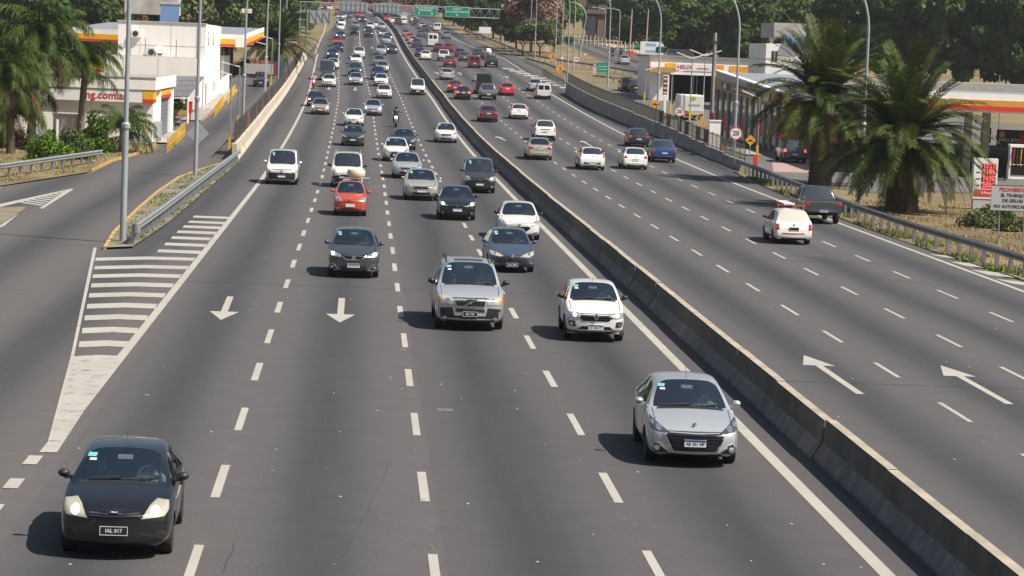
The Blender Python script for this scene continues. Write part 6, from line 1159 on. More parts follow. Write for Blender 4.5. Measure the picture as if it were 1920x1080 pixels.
post_sign(1380, 250, 182, 'round', .88, 'nearer round 20 speed limit sign with a red ring', '20'); post_sign(1274, 209, 217, 'round', .80, 'farther round 20 speed limit sign before the white truck', '20'); post_sign(1407, 263, 177, 'diamond', .74, 'yellow diamond speed hump sign right of the nearer limit sign', 'hump'); post_sign(1228, 195, 231, 'diamond', .84, 'yellow diamond speed hump sign before the brown totem', 'hump')
post_sign(1050, 129, 356, 'diamond', 1.25, 'larger yellow merge diamond at the slip road', 'merge'); post_sign(1036, 106.5, 400, 'diamond', 1.2, 'smaller yellow merge diamond further along the slip road', 'merge')
post_sign(1026, 92, 440, 'round', .85, 'round 40 limit sign on the park lawn left of the yellow diamonds', '40'); post_sign(1081, 111, 385, 'round', .9, 'round 40 limit sign right of the yellow diamonds', '40'); post_sign(1054, 109.5, 395, 'yield', .8, 'red and white yield triangle between the yellow diamonds and the limit sign'); post_sign(1097, 102.5, 400, 'yield', .7, 'red and white yield triangle left of the frontage road')
post_sign(371, 250, 167, 'diamond', 1.42, 'grey back of a diamond sign behind the left lamp post', 'back', 'road signs on the left')
e = post_sign(1104, 138, 345, 'none', .1, 'grey pole carrying nothing beside the green guide sign')
def board(name, px0, py0, px1, py1, Y, m, label, cat='road sign', lines=(), lm=None, legs=True, group=None, back=None):
    a, b = atY(px0, py1, Y), atY(px1, py0, Y); g = ground(a.x, Y); e = empty(name, g, 0, label, cat, group); w, z0, z1 = b.x - a.x, a.z - g.z, b.z - g.z
    box('board', 0, w, -.03, .03, z0, z1, m, e)
    if legs:
        for x in (w * .2, w * .8): MB().bar((x, .07, -.1), (x, .07, z1 - .05), .05, 6).build('post', galv, e)
    for t, f, s in lines: lettering(t, s * (z1 - z0), lm or white_s, e, (w / 2, -.04, z0 + f * (z1 - z0)))
    return e, w, z0, z1
e, w, z0, z1 = board('guide_sign', 1119, 118, 1143, 135, 352, green_s, 'green guide sign on the grass before the frontage road')
for k in range(2): box('white_rule', w * .1, w * .9, -.04, -.031, z0 + .35 + .4 * k, z0 + .40 + .4 * k, white_s, e)
def chevrons(px, py0, py1, Y, wpx, label):
    a, b = atY(px - wpx / 2, py1, Y), atY(px + wpx / 2, py0, Y); g = ground(a.x, Y); e = empty('chevron_sign', g, 0, label, 'road sign', 'red and white chevron markers'); w = b.x - a.x; z0, z1 = a.z - g.z, b.z - g.z; zb_ = z0 + (z1 - z0) * .66
    MB().bar((w / 2, .06, -.1), (w / 2, .06, z1), .05, 6).build('post', galv, e); box('blue_panel', 0, w, -.02, .02, zb_ + .03, z1, blue_s, e); box('white_panel', 0, w, -.02, .02, z0, zb_, white_s, e)
    MB().prism([(w * .1, zb_ + .1), (w * .35, zb_ + .1), (w * .5, z1 - .1), (w * .35, z1 - .1)], -.03, -.021, 'y').build('symbol', white_s, e); MB().prism([(w * .9, zb_ + .1), (w * .65, zb_ + .1), (w * .52, z1 - .1), (w * .6, z1 - .1)], -.03, -.021, 'y').build('symbol', white_s, e)
    h = (zb_ - z0) / 3
    for k in range(3): z = z0 + k * h; MB().prism([(0, z), (w / 2, z + h * .5), (w, z), (w, z + h * .5), (w / 2, z + h), (0, z + h * .5)], -.03, -.021, 'y').build('chevron', red_ring, e)
chevrons(1115, 118, 140, 348, 7, 'red and white chevron marker beside the green guide sign'); chevrons(1203, 102, 126, 340, 7, 'tall red and white chevron marker left of the service hall')
board('notice_board', 898, 51, 921, 62, 520, white_s, 'white notice board on the park lawn by the gantry', 'sign'); board('street_name_sign', 1190, 83, 1203, 88.5, 470, green_s, 'small green street sign in front of the mural', 'road sign'); board('guide_sign', 1229, 89, 1250, 99, 440, green_s, 'low green sign right of the mural')
e, w, z0, z1 = board('mural_wall', 1200, 79, 1245, 101, 455, white_p, 'white wall painted with light blue flag stripes', 'wall', legs=False); flag = mat('light blue wall paint', (.22, .48, .72), .7); box('blue_stripe', w * .22, w * .66, -.04, -.031, z0 + .62 * (z1 - z0), z0 + .86 * (z1 - z0), flag, e); box('blue_stripe', w * .22, w * .70, -.04, -.031, z0 + .12 * (z1 - z0), z0 + .32 * (z1 - z0), flag, e); box('blue_stripe', w * .74, w, -.04, -.031, z0 + .3 * (z1 - z0), z0 + .7 * (z1 - z0), flag, e); box('foot', 0, w, -.02, .02, -.5, z0 - .002, white_p, e)
e, w, z0, z1 = board('mural_wall', 1250, 93, 1302, 103, 440, white_p, 'low wall painted white and blue behind the service hall roof', 'wall', legs=False); box('blue_stripe', w * .05, w * .5, -.04, -.031, z0 + .3 * (z1 - z0), z0 + .8 * (z1 - z0), flag, e); box('foot', 0, w, -.02, .02, -.5, z0 - .002, white_p, e)
# brown price totem and pale posts
e, w, z0, z1 = board('price_totem', 1242, 141, 1254.5, 179, 278, white_s, 'brown price totem in a white frame at the right station', 'price sign', legs=False); box('brown_panel', w * .06, w * .8, -.05, -.031, z0 + .1, z1 - .1, mat('totem brown', (.20, .05, .035), .5), e); box('plinth', w * .25, w * .7, -.2, .2, 0, z0, white_s, e)
for k in range(4): box('price_row', w * .12, w * .74, -.06, -.051, z0 + .25 + .48 * k, z0 + .36 + .48 * k, white_s, e)
wood = mat('pale wooden post', (.45, .38, .28), .8)
for k in range(15): p = at(1085 + 7.2 * k, 81 + 1.35 * k); MB().bar((0, 0, -.1), (0, 0, 1.9), .13, 6).build('fence_post', wood, None, loc=p, label=f'{ORD[k]} pale wooden post from the left along the frontage road', cat='post', group='pale posts along the frontage road')
# frontage road and path
sheet('frontage_road', px_poly([(1048, 76), (1075, 74), (1120, 82), (1180, 97), (1222, 112), (1222, 146), (1180, 138), (1130, 115), (1095, 98), (1070, 88)]), asphalt_s, .0); sheet('footpath', px_poly([(1060, 70), (1085, 74), (1130, 83), (1190, 97), (1225, 108), (1225, 104), (1190, 92), (1130, 77), (1080, 68)]), mat('sandy path', (.42, .33, .22), .9, var=.15), -.015)
yard = sheet('station_yard', [(26.1, 176), (26.0, 300), (29.5, 338), (34, 338), (36, 326), (70, 326), (70, 160), (34, 163), (31, 158), (28.5, 163)], asphalt_old, .0)
sheet('pavement', [(29.3, 203), (30.6, 203), (30.6, 231), (29.3, 231)], pave, .12); sheet('paver_crossing', [p for p in px_poly([(1447, 300), (1535, 300), (1545, 325), (1450, 322)])], mat('pinkish pavers', (.34, .25, .21), .85, var=.15), .008)
sheet('pavement', [(-14.7, 187), (-13.6, 187), (-13.7, 206), (-14.7, 206)], pave, .12); sheet('pavement', [(-15.3, 226), (-13.7, 226), (-13.9, 296), (-15.3, 296)], pave, .12)
kerb(yard, [Vector((29.25, 203, 0)), Vector((29.25, 231, 0))], paint_y); kerb(hut, [], paint_y)
kr = empty('kerb', ground(-13.6, 187), 0, 'yellow painted kerb along the left station buildings', 'kerb')
for a, b in (((-13.55, 187), (-13.65, 206)), ((-13.65, 226), (-13.85, 296))):
    P = [Vector((a[0] + 13.6, a[1] - 187, 0)), Vector((b[0] + 13.6, b[1] - 187, 0))]; n = max(1, round((P[1] - P[0]).length / 2.5)); me = MB().box(-.05, .05, .01, 2.48, -.1, .13).mesh('kerb_stone')
    for i in range(n): p = P[0].lerp(P[1], i / n); link('kerb_stone', me, kr, paint_y, (p.x, p.y, zg(p.y + 187) - zg(187)))
# ------------------------------------------------------------------ station furniture
yrail = mat('yellow rail paint', (.72, .42, .03), .5)
def railing(p0, p1, label, group='yellow pedestrian railings', m=yrail, h=1.0, n=None):
    a, b = at(*p0), at(*p1); e = empty('railing', a, 0, label, 'railing', group); d = b - a; n = n or max(3, int(d.length / 2.2))
    for i in range(n + 1): p = d * (i / n); MB().box(p.x - .04, p.x + .04, p.y - .03, p.y + .03, p.z, p.z + h).build('post', m, e)
    for z in (.45, h - .02): MB().bar(Vector((0, 0, z)), d + Vector((0, 0, z)), .018, 5).build('rail', m, e)
railing((314, 287), (346, 255), 'nearest yellow railing on the left station kerb'); railing((403, 219), (419, 197), 'middle yellow railing on the left station kerb'); railing((427, 195), (440, 176), 'farthest yellow railing on the left station kerb')
railing((1307, 243), (1326, 252), 'yellow railing behind the right wall fence', h=1.3); railing((1084, 165), (1093, 168), 'yellow box railing at the start of the right fence', h=1.4)
def hydrant(px, py, label):
    e = empty('fire_point', at(px, py), 0, label, 'fire point', 'red fire points at the left station'); box('pole', -.06, .06, -.06, .06, 0, .9, red_s, e); box('cabinet', -.16, .16, -.14, .14, .902, 1.75, red_s, e); box('cap', -.18, .18, -.16, .16, 1.752, 1.8, red_s, e)
hydrant(306, 252, 'red fire point at the corner of the wash hall'); hydrant(356, 231, 'red fire point under the solar carport'); hydrant(398, 186, 'red fire point against the white block'); hydrant(350, 216, 'red fire point behind the carport post')
def tlamp(px, py, h, arms, label, al=1.7, rise=.35):
    e = empty('yard_lamp', at(px, py), 0, label, 'yard lamp', 'station yard lamps'); MB().bar((0, 0, -.1), (0, 0, h), .065, 8, .05).build('pole', galv, e); box('yellow_foot', -.09, .09, -.09, .09, 0, 1.1, yrail, e)
    for sx in arms: MB().box(0, al, -.14, .14, -.04, .04, Matrix.Translation((0, 0, h)) @ Matrix.Rotation(-rise if sx > 0 else math.pi + rise, 4, 'Y')).build('lamp_head', white_p, e)
tlamp(430, 281, 5.1, (-1,), 'nearest single arm yard lamp by the left wall', 1.4, .22); tlamp(446, 242, 5.0, (-1,), 'second single arm yard lamp by the left wall', 1.5, .22); tlamp(508, 160, 5.4, (-1,), 'yard lamp in front of the far date palm', 1.7, .22); tlamp(499, 158, 4.6, (-1,), 'yard lamp left of the far date palm', 1.7, .22)
tlamp(1293, 226, 6.2, (-1, 1), 'nearer double arm yard lamp above the white truck', 1.7); tlamp(1317, 226, 6.5, (-1, 1), 'farther double arm yard lamp right of the white truck', 1.7); tlamp(1257, 214, 4.2, (1,), 'yard lamp before the dark service bay', 1.5); tlamp(1376, 262, 4.6, (1,), 'yard lamp before the shop sign', 1.5); tlamp(1208, 190, 3.6, (1,), 'yard lamp by the two dark cars', 1.5); tlamp(1305, 190, 4.4, (1,), 'yard lamp at the lettering of the service hall', 1.7); tlamp(1419, 300, 4.6, (-1,), 'yard lamp beside the paver crossing', 1.4)
e = empty('utility_pole', at(1332, 262), R(0), 'thick grey utility pole before the shop', 'utility pole'); MB().bar((0, 0, -.2), (.0, 0, 9.2), .21, 10, .15).build('pole', conc2, e); e.rotation_euler = (0, .0, 0); box('collar', -.2, .2, -.2, .2, 8.3, 8.5, dark_m, e)
e = empty('gate_pillar', ground(*[(p.x, p.y) for p in (at(1338, 279),)][0]), 0, 'white masonry pillar in the right fence line', 'pillar'); box('shaft', -.45, .45, -.3, .3, 0, 2.2, white_p, e); box('cap', -.5, .5, -.35, .35, 2.202, 2.3, white_p, e)
wdp = mat('grey wooden pole', (.36, .32, .27), .85)
for px, py, h, l, g in ((1180, 100, 8.0, 'pale wooden pole before the dark trees, left one', None), (1210, 108, 8.4, 'pale wooden pole beside the mural', None), (1336, 120, 7.0, 'short wooden pole above the service hall roof', None)): MB().bar((0, 0, -.2), (.15, 0, h), .17, 7, .11).build('utility_pole', wdp, None, loc=at(px, py), label=l, cat='utility pole', group='wooden poles by the frontage road')
def arm_lamp(px, py, h, label):
    e = empty('street_lamp', at(px, py), 0, label, 'street lamp', 'old street lamps on the frontage road'); MB().tube([(0, 0, 0), (0, 0, h * .95), (-.3, 0, h), (-2.0, 0, h + .25)], [.11, .08, .06, .05], 8).build('pole', galv, e, True); MB().box(-2.7, -1.9, -.16, .16, h + .17, h + .36, taper=.04).build('lamp_head', galv, e)
arm_lamp(1133, 86, 7.2, 'left one of two old arm lamps before the dark tree'); arm_lamp(1160, 92, 7.4, 'right one of two old arm lamps before the dark tree')
e = empty('globe_lamp', at(1265, 118), 0, 'small globe lamp behind the service hall roof', 'lamp'); MB().bar((0, 0, 0), (0, 0, 3.6), .05, 6).build('pole', galv, e); MB().lathe([(.02, 3.55), (.2, 3.62), (.27, 3.82), (.2, 4.02), (.02, 4.08)], 12).build('globe', white_s, e, True)
cone_m = mat('orange cone', (.75, .13, .02), .5)
e = empty('traffic_cone', at(471, 145), 0, 'orange traffic cone in the left station yard', 'traffic cone'); box('base', -.25, .25, -.25, .25, 0, .05, cone_m, e); MB().lathe([(.2, .05), (.04, .95)], 12).build('cone', cone_m, e, True); MB().lathe([(.135, .40), (.105, .58)], 12).build('white_band', white_s, e)
for px, py, l in ((1182, 105, 'left orange barrier block on the frontage road'), (1186, 106, 'right orange barrier block on the frontage road')): e = empty('road_barrier', at(px, py), 0, l, 'barrier', 'orange blocks on the frontage road'); MB().prism([(-.3, 0), (.3, 0), (.12, .9), (-.12, .9)], -.5, .5, 'y').build('body', cone_m, e)
e = empty('kiosk_trailer', at(491, 146), 0, 'pale box trailer with brown goods on top in the left yard', 'trailer'); box('body', -2.0, 1.4, -.8, .8, .45, 1.7, grey_box, e); box('skirt', -1.9, 1.3, -.75, .75, .12, .448, dark_m, e); box('red_end', 1.42, 1.8, -.7, .7, .3, 2.0, mat('maroon goods', (.22, .03, .035), .6), e); box('blue_end', 1.9, 2.5, -.6, .6, .1, 2.1, mat('blue tarpaulin', (.05, .09, .18), .7), e)
for k in range(4): box('crate', -1.5 + .65 * k, -1.0 + .65 * k, -.4, .4, 1.702, 2.15, mat('brown crate', (.25, .10, .06), .7), e)
e = empty('advert_flag', at(523, 137), 0, 'cream oval advert flag at the left fence', 'sign'); MB().prism(ell(0, 1.3, .55, .95, 18), -.03, .03, 'y').build('panel', mat('cream flag', (.65, .52, .28), .6), e); MB().bar((0, .05, 0), (0, .05, 2.0), .03, 6).build('pole', dark_m, e)
e = empty('fuel_totem', at(460, 118), 0, 'small white and orange station emblem on a pole above the left roof', 'sign'); MB().bar((0, 0, 0), (0, 0, 7.0), .1, 8).build('pole', galv, e); box('panel', -.7, .7, -.12, .12, 6.9, 7.5, white_s, e); MB().lathe([(.25, -.15), (.25, -.121)], 18, 'y', Matrix.Translation((0, 0, 7.2))).build('emblem', amber_s, e)
e = empty('plant_box', at(335, 216), 0, 'planter with green shrub under the solar carport', 'planter'); box('box', -.7, .9, -.3, .3, 0, .5, tan_m, e); r_ = np.random.default_rng(3); P_, T_ = leaf_cloud(700, np.array([[-.4, 0, .75], [.1, 0, .85], [.6, 0, .75]]), np.array([.35, .4, .35]), .09, .8, 5); link('foliage', quads_mesh('foliage', P_, T_), e, leaf_b)
box('guide_post', -.06, .06, -.06, .06, -.1, 2.5, white_p, None, loc=at(106, 303), label='white marker post in front of the bushes on the left lawn', cat='post')
for px, py, l in ((1416, 312, 'small red fire box at the end of the right wall'), (1325, 285, 'low red box behind the right fence left of the pillar'), (1352, 290, 'low red box behind the right fence right of the pillar')):
    e = empty('fire_box', at(px, py), 0, l, 'box', 'red boxes along the right fence'); box('case', -.13, .13, -.2, .2, .1, .8, red_s, e); box('foot', -.1, .1, -.15, .15, 0, .098, dark_m, e)
# ------------------------------------------------------------------ sign gantry, red bridge, far structures
Yg = 492; gl, gr = atY(563, 3, Yg), atY(944, 18, Yg); hz_ = 1.65; e = empty('sign_gantry', ground(gr.x, Yg), 0, 'grey lattice sign gantry spanning the whole motorway', 'gantry'); g0 = e.location; mb = MB(); N = 44
P0 = lambda t, z, y: gl.lerp(gr, t) - g0 + Vector((0, y, -z))
ch = MB()
for y in (0, 1.2):
    for z in (0, hz_): ch.bar(P0(0, z, y), P0(1, z, y), .09, 5)
ch.build('chord', galv, e)
for i in range(N):
    a, b = (0, hz_) if i % 2 else (hz_, 0); MB().bar(P0(i / N, a, 0), P0((i + 1) / N, b, 0), .06, 4).build('lattice_bar', galv, e)
    if i % 2: MB().bar(P0(i / N, 0, 0), P0(i / N, hz_, 0), .05, 4).build('lattice_bar', galv, e)
for t in (.0, .997):
    p = P0(t, 0, 0); 
    for y in (0, 1.2): MB().bar((p.x, y, zg(Yg) - g0.z - .2), (p.x, y, p.z), .17, 8).build('leg', galv, e)
def gboard(px0, py0, px1, py1, m, label, lines, arrows, y=-.25, frame=True):
    a, b = atY(px0, py1, Yg), atY(px1, py0, Yg); q_ = empty('overhead_sign', Vector((a.x, Yg + y, a.z)), 0, label, 'road sign', 'signs on the gantry'); w, h = b.x - a.x, b.z - a.z
    if m is green_s:
        box('rim', 0, w, -.03, .03, 0, h, white_s, q_); box('board', .07, w - .07, -.045, -.031, .07, h - .07, m, q_)
        for t, f, s in lines: lettering(t, s, white_s, q_, (w / 2, -.05, h * f))
        for x in arrows: MB().prism([(w * x - .14, h * .24), (w * x + .14, h * .24), (w * x, h * .08)], -.055, -.046, 'y').build('arrow_mark', white_s, q_); box('arrow_stem', w * x - .05, w * x + .05, -.055, -.046, h * .24, h * .34, white_s, q_)
    else:
        box('board', 0, w, -.03, .03, 0, h, m, q_)
        for k in range(6): x = w * (k + .5) / 6; box('stiffener', x - .06, x + .06, -.12, -.031, .05, h - .05, galv, q_)
        for z in (h * .2, h * .8): box('stiffener', .05, w - .05, -.125, -.121, z - .05, z + .05, galv, q_)
    return q_
gboard(776, 11, 820, 28.5, green_s, 'left green overhead sign with two white down arrows', (('AU. 25 DE MAYO', .76, .46), ('RIACHUELO', .52, .46)), (.22, .78)); gboard(834, 13.5, 880, 31.5, green_s, 'right green overhead sign with one white down arrow', (('A 500 M', .76, .46), ('AV. CONSTITUYENTES', .50, .40)), (.5,))
gboard(637, 5, 690, 21, sign_back, 'left grey back of an overhead sign on the gantry', (), (), -.2); gboard(701, 7.5, 748, 23.5, sign_back, 'right grey back of an overhead sign on the gantry', (), (), -.2)
Yh = 455; a, b = atY(579, 43, Yh), atY(621, 21, Yh); q_ = empty('cantilever_sign', ground(a.x - .3, Yh), 0, 'grey back of a cantilever sign at the left roadside', 'road sign'); g0 = q_.location; box('board', .3, .3 + b.x - a.x, -.05, .05, a.z - g0.z, b.z - g0.z, sign_back, q_)
for k in range(4): x = .5 + (b.x - a.x - .4) * k / 3; box('stiffener', x - .06, x + .06, -.14, -.051, a.z - g0.z + .05, b.z - g0.z - .05, galv, q_)
for k in range(3): x = .5 + (b.x - a.x - .4) * k / 3; x2 = x + (b.x - a.x - .4) / 3; MB().bar((x, -.09, b.z - g0.z - .1), (x2, -.09, a.z - g0.z + .1), .05, 4).build('stiffener', galv, q_)
MB().bar((0, 0, -.2), (0, 0, b.z - g0.z), .15, 8).build('post', galv, q_); MB().bar((-1.8, 0, a.z - g0.z + .5), (.3, 0, a.z - g0.z + .5), .07, 6).build('beam', galv, q_); MB().bar((-1.8, 0, b.z - g0.z - .4), (.3, 0, b.z - g0.z - .4), .07, 6).build('beam', galv, q_)
bridge_m = mat('faded red bridge paint', (.52, .13, .11), .6, var=.1); Yb = 700; l_, r_ = atY(575, 3.5, Yb), atY(905, 20, Yb); e = empty('red_bridge', ground(l_.x, Yb), 0, 'red lattice footbridge crossing the motorway at the top', 'bridge'); g0 = e.location
B0 = lambda t, z: l_.lerp(r_, t) - g0 + Vector((0, 0, z)); NB = 16
dk_ = MB(); p, q2 = B0(0, -.45), B0(1, -.45); dk_.add([p, q2, q2 + Vector((0, 0, .55)), p + Vector((0, 0, .55)), p + Vector((0, 3, 0)), q2 + Vector((0, 3, 0)), q2 + Vector((0, 3, .55)), p + Vector((0, 3, .55))], [(0, 1, 2, 3), (4, 7, 6, 5), (3, 2, 6, 7), (0, 4, 5, 1), (0, 3, 7, 4), (1, 5, 6, 2)]); dk_.build('deck', bridge_m, e); MB().bar(B0(0, 3.6), B0(1, 3.6), .14, 5).build('top_chord', bridge_m, e)
for i in range(NB + 1): MB().bar(B0(i / NB, .1), B0(i / NB, 3.6), .10, 4).build('lattice_bar', bridge_m, e)
for i in range(NB): MB().bar(B0(i / NB, .1), B0((i + 1) / NB, 3.6), .08, 4).build('lattice_bar', bridge_m, e)
for t in (.02, .97): p = B0(t, 0); MB().bar((p.x, 1.5, zg(Yb) - g0.z - 1), (p.x, 1.5, p.z - .4), .4, 8).build('pier', conc2, e)
brown_b = mat('brown concrete', (.17, .115, .09), .85, var=.2)
pc = at(1112, 76); e = empty('bridge_ruin', pc, 0, 'brown concrete bridge and pillar among the park trees', 'bridge'); box('pillar', -1.5, .4, 0, 1.6, -.3, 7.5, mat('dark pillar', (.045, .045, .06), .85), e); box('pillar', .8, 2.6, .2, 1.4, -.3, 7.5, brown_b, e); box('deck', -6.5, 3.2, -.2, 2.4, 5.6, 6.4, brown_b, e); box('wall', -6.2, -1.6, 1.0, 1.4, 6.402, 10, brown_b, e)
for k in range(4): box('post', -6 + 1.3 * k, -5.85 + 1.3 * k, -.1, .05, 6.402, 9.8, brown_b, e)
for k in range(3): box('pillar', -6.2 + 1.9 * k, -5.9 + 1.9 * k, .2, .5, 2.5, 5.598, dark_m, e)
# ------------------------------------------------------------------ people
skin = mat('skin', (.42, .25, .17), .6); hair_m = mat('dark hair', (.02, .016, .013), .7); shirt_w = mat('white shirt', (.68, .68, .66), .8); shirt_b = mat('pale blue shirt', (.30, .42, .55), .8); shirt_r = mat('red top', (.45, .05, .06), .8); shirt_k = mat('black jacket', (.02, .02, .022), .7); jeans = mat('dark trousers', (.03, .035, .05), .8); helm_k = mat('black helmet', (.012, .012, .014), .15, coat=1); helm_w = mat('white helmet', (.7, .7, .7), .2, coat=1); shirt_p = mat('pink and grey shirt', (.55, .38, .40), .8)
def person_mesh(key, pose):
    if key in bpy.data.meshes: return bpy.data.meshes[key]
    J = {'hip': ((0, 0, 0), .15), 'waist': ((0, .05, .18), .135), 'chest': ((0, .07, .38), .155), 'collar': ((0, .06, .52), .09), 'neck': ((0, .03, .60), .055), 'jaw': ((0, .0, .68), .075), 'head': ((0, .015, .77), .098), 'crown': ((0, .025, .84), .075)}
    E_ = [('hip', 'waist'), ('waist', 'chest'), ('chest', 'collar'), ('collar', 'neck'), ('neck', 'jaw'), ('jaw', 'head'), ('head', 'crown')]
    arms = {'drive': ((.20, .07, .47), (.27, -.14, .28), (.19, -.38, .36)), 'rest': ((.20, .07, .47), (.26, .0, .22), (.14, -.22, .12)), 'ride': ((.21, .03, .48), (.33, -.16, .30), (.33, -.44, .30)), 'crouch': ((.20, .02, .47), (.28, -.18, .28), (.12, -.36, .22))}[pose]
    legs = {'drive': ((.10, -.02, -.02), (.15, -.44, .08), (.14, -.78, -.24), (.14, -.90, -.28)), 'ride': ((.12, -.02, -.04), (.21, -.40, -.08), (.19, -.18, -.50), (.19, -.34, -.54)), 'crouch': ((.11, -.05, .0), (.16, -.42, .22), (.15, -.22, -.18), (.15, -.38, -.22))}['drive' if pose == 'rest' else pose]
    for sg, s in ((1, 'R'), (-1, 'L')):
        m = lambda p: (p[0] * sg, p[1], p[2]); J['sh' + s] = (m(arms[0]), .068); J['el' + s] = (m(arms[1]), .048); J['wr' + s] = (m(arms[2]), .033); E_ += [('collar', 'sh' + s), ('sh' + s, 'el' + s), ('el' + s, 'wr' + s)]
        w = Vector(m(arms[2])); f = (w - Vector(m(arms[1]))).normalized(); J['pa' + s] = (tuple(w + f * .06), .036); E_.append(('wr' + s, 'pa' + s))
        for k, (dx, ln) in enumerate(((-.03, .05), (-.01, .06), (.01, .057), (.03, .045))):
            a = w + f * .10 + Vector((dx * 1.0, 0, 0)); b = a + f * ln * .4 + Vector((0, 0, -ln * .7)); J[f'f{s}{k}'] = (tuple(a), .011); J[f'g{s}{k}'] = (tuple(b), .009); E_ += [('pa' + s, f'f{s}{k}'), (f'f{s}{k}', f'g{s}{k}')]
        t = w + f * .05 + Vector((-sg * .05, 0, .01)); J['th' + s] = (tuple(t), .011); E_.append(('pa' + s, 'th' + s))
        J['hj' + s] = (m(legs[0]), .095); J['kn' + s] = (m(legs[1]), .065); J['an' + s] = (m(legs[2]), .045); J['to' + s] = (m(legs[3]), .04); E_ += [('hip', 'hj' + s), ('hj' + s, 'kn' + s), ('kn' + s, 'an' + s), ('an' + s, 'to' + s)]
    names = list(J); me = bpy.data.meshes.new('skeleton'); me.from_pydata([J[n][0] for n in names], [(names.index(a), names.index(b)) for a, b in E_], []); o = bpy.data.objects.new('skeleton', me); COL.objects.link(o)
    sk = o.modifiers.new('s', 'SKIN'); sd = me.skin_vertices[0].data
    for i, n in enumerate(names): sd[i].radius = (J[n][1] * (1.25 if n in ('chest', 'waist', 'hip') else 1), J[n][1]); sd[i].use_root = (n == 'hip')
    ss = o.modifiers.new('u', 'SUBSURF'); ss.levels = 1; ss.render_levels = 1
    dg = bpy.context.evaluated_depsgraph_get(); out = bpy.data.meshes.new_from_object(o.evaluated_get(dg)); bpy.data.objects.remove(o); out.name = key
    P = [Vector(J[n][0]) for n in names]
    def near(c):
        i = min(range(len(P)), key=lambda i: (P[i] - c).length); n = names[i]; return 0 if n in ('neck', 'jaw', 'head', 'crown') or n[:2] in ('wr', 'pa', 'th') or n[0] in 'fg' else (2 if n in ('hip',) or n[:2] in ('hj', 'kn', 'an', 'to') else 1)
    for _ in range(3): out.materials.append(skin)
    out.polygons.foreach_set('material_index', [near(p.center) for p in out.polygons]); smooth_obj(out); out.update(); return out
def person(loc, rz, pose, top, label, hat=None, group=None, low=jeans, sc=1.0):
    e = empty('person', loc, rz, label, 'person', group); e.scale = (sc, sc, sc); o = link('figure', person_mesh('figure ' + pose, pose), e)
    for i, m in ((1, top), (2, low)): o.material_slots[i].link = 'OBJECT'; o.material_slots[i].material = m
    hm = bpy.data.meshes.get('hair cap' if hat is None else 'helmet shell')
    if not hm:
        r0 = .118 if hat is None else .155; mb = MB(); vs = []
        for a in range(7):
            for b in range(14): t = math.pi * (.56 if hat is None else .74) * a / 6; p = 2 * math.pi * b / 14; vs.append((r0 * .9 * math.sin(t) * math.cos(p), r0 * (1.08 * math.sin(t) * math.sin(p)) + .035, .775 + r0 * math.cos(t)))
        mb.add(vs, [(a * 14 + b, a * 14 + (b + 1) % 14, (a + 1) * 14 + (b + 1) % 14, (a + 1) * 14 + b) for a in range(6) for b in range(14)]); hm = mb.mesh('hair cap' if hat is None else 'helmet shell', True)
    link('hair' if hat is None else 'helmet', hm, e, hat or hair_m)
    if hat is None:
        fm = bpy.data.meshes.get('face features')
        if not fm:
            mb = MB()
            for x in (-.036, .036): mb.box(x - .014, x + .014, -.094, -.083, .765, .776)
            mb.box(-.022, .022, -.092, -.076, .690, .700); mb.prism([(-.014, .715), (.014, .715), (0, .765)], -.112, -.08, 'y'); fm = mb.mesh('face features')
        link('face', fm, e, mat('brows and mouth', (.10, .05, .04), .6))
    return e
# ------------------------------------------------------------------ traffic
def tang(Y, right=False): return math.atan2(cx(Y + 4) - cx(Y - 4), 8)
def slope(Y): return math.atan2(zg(Y + 3) - zg(Y - 3), 6)
def car(model, px, py, col, label, name=None, cat=None, away=False, yaw=0, s=1.0, lod=None, group=None, over=None, skip=(), who=()):
    p = at(px, py); Y = p.y; sp_ = SP[model]; fam = {'hatch': ('hatchback', 'car'), 'sedan': ('sedan', 'car'), 'suv': ('suv', 'car'), 'van': ('van', 'van'), 'bigvan': ('van', 'van'), 'pickup': ('pickup_truck', 'pickup')}[sp_['kind']]
    t = tang(Y); a = slope(Y)
    if lod is None: lod = 0 if py > 225 else (1 if py > 110 else 2)
    if away: rz = math.pi - t + yaw; rx = -a; fwd = Vector((math.sin(t), math.cos(t), 0)); loc = p + fwd * sp_['L'] * s * 1.0
    else: rz = -t + yaw; rx = a; loc = p.copy()
    # contact point: front tyres (or rear tyres when driving away) stand at the measured point
    f = sp_['axf'] * s if not away else (sp_['L'] - sp_['axr']) * s
    d = Vector((math.sin(rz), -math.cos(rz), 0))          # towards the nose
    loc = (p + d * (f - .25 * s)) if not away else (p - d * (f - .25 * s) + d * sp_['L'] * s)
    loc.z = zg(loc.y); e = spawn(MODELS[model], name or fam[0], loc, rz, col, label, cat or fam[1], group or ('cars leaving on the right carriageway' if away else 'cars coming on the left carriageway'), lod, rx, skip, (s, s, s), over)
    W = sp_['W'] / 2
    for side, pose, top, lab in who:
        q_ = Vector((side * W * .44, sp_['cowl'][0] + .93, .45 + (.1 if sp_['kind'] in ('suv', 'van') else 0))) * s; q_.rotate(Euler((rx, 0, rz))); person(loc + q_, rz, pose, top, lab, None, 'people in cars', sc=.96)
    return e
D = 'drive'; P_ = 'rest'
car('ka', 218, 1040, 'black', 'black small hatchback with both headlights lit at the lower left', yaw=R(.5), who=((1, D, shirt_w, 'driver in a white shirt in the black small hatchback'), (-1, P_, shirt_k, 'passenger beside the driver of the black small hatchback')))
car('city_hatch', 1294, 869, 'silver', 'shiny silver hatchback nearest the barrier at the lower right', yaw=R(-1.2), who=((1, D, shirt_w, 'driver in a white shirt in the nearest silver hatchback'),))
car('large_suv', 878, 617, 'silver', 'large silver suv with roof rails and dark lower bumper', who=((1, D, shirt_w, 'driver of the large silver suv'), (-1, P_, shirt_w, 'front passenger of the large silver suv')))
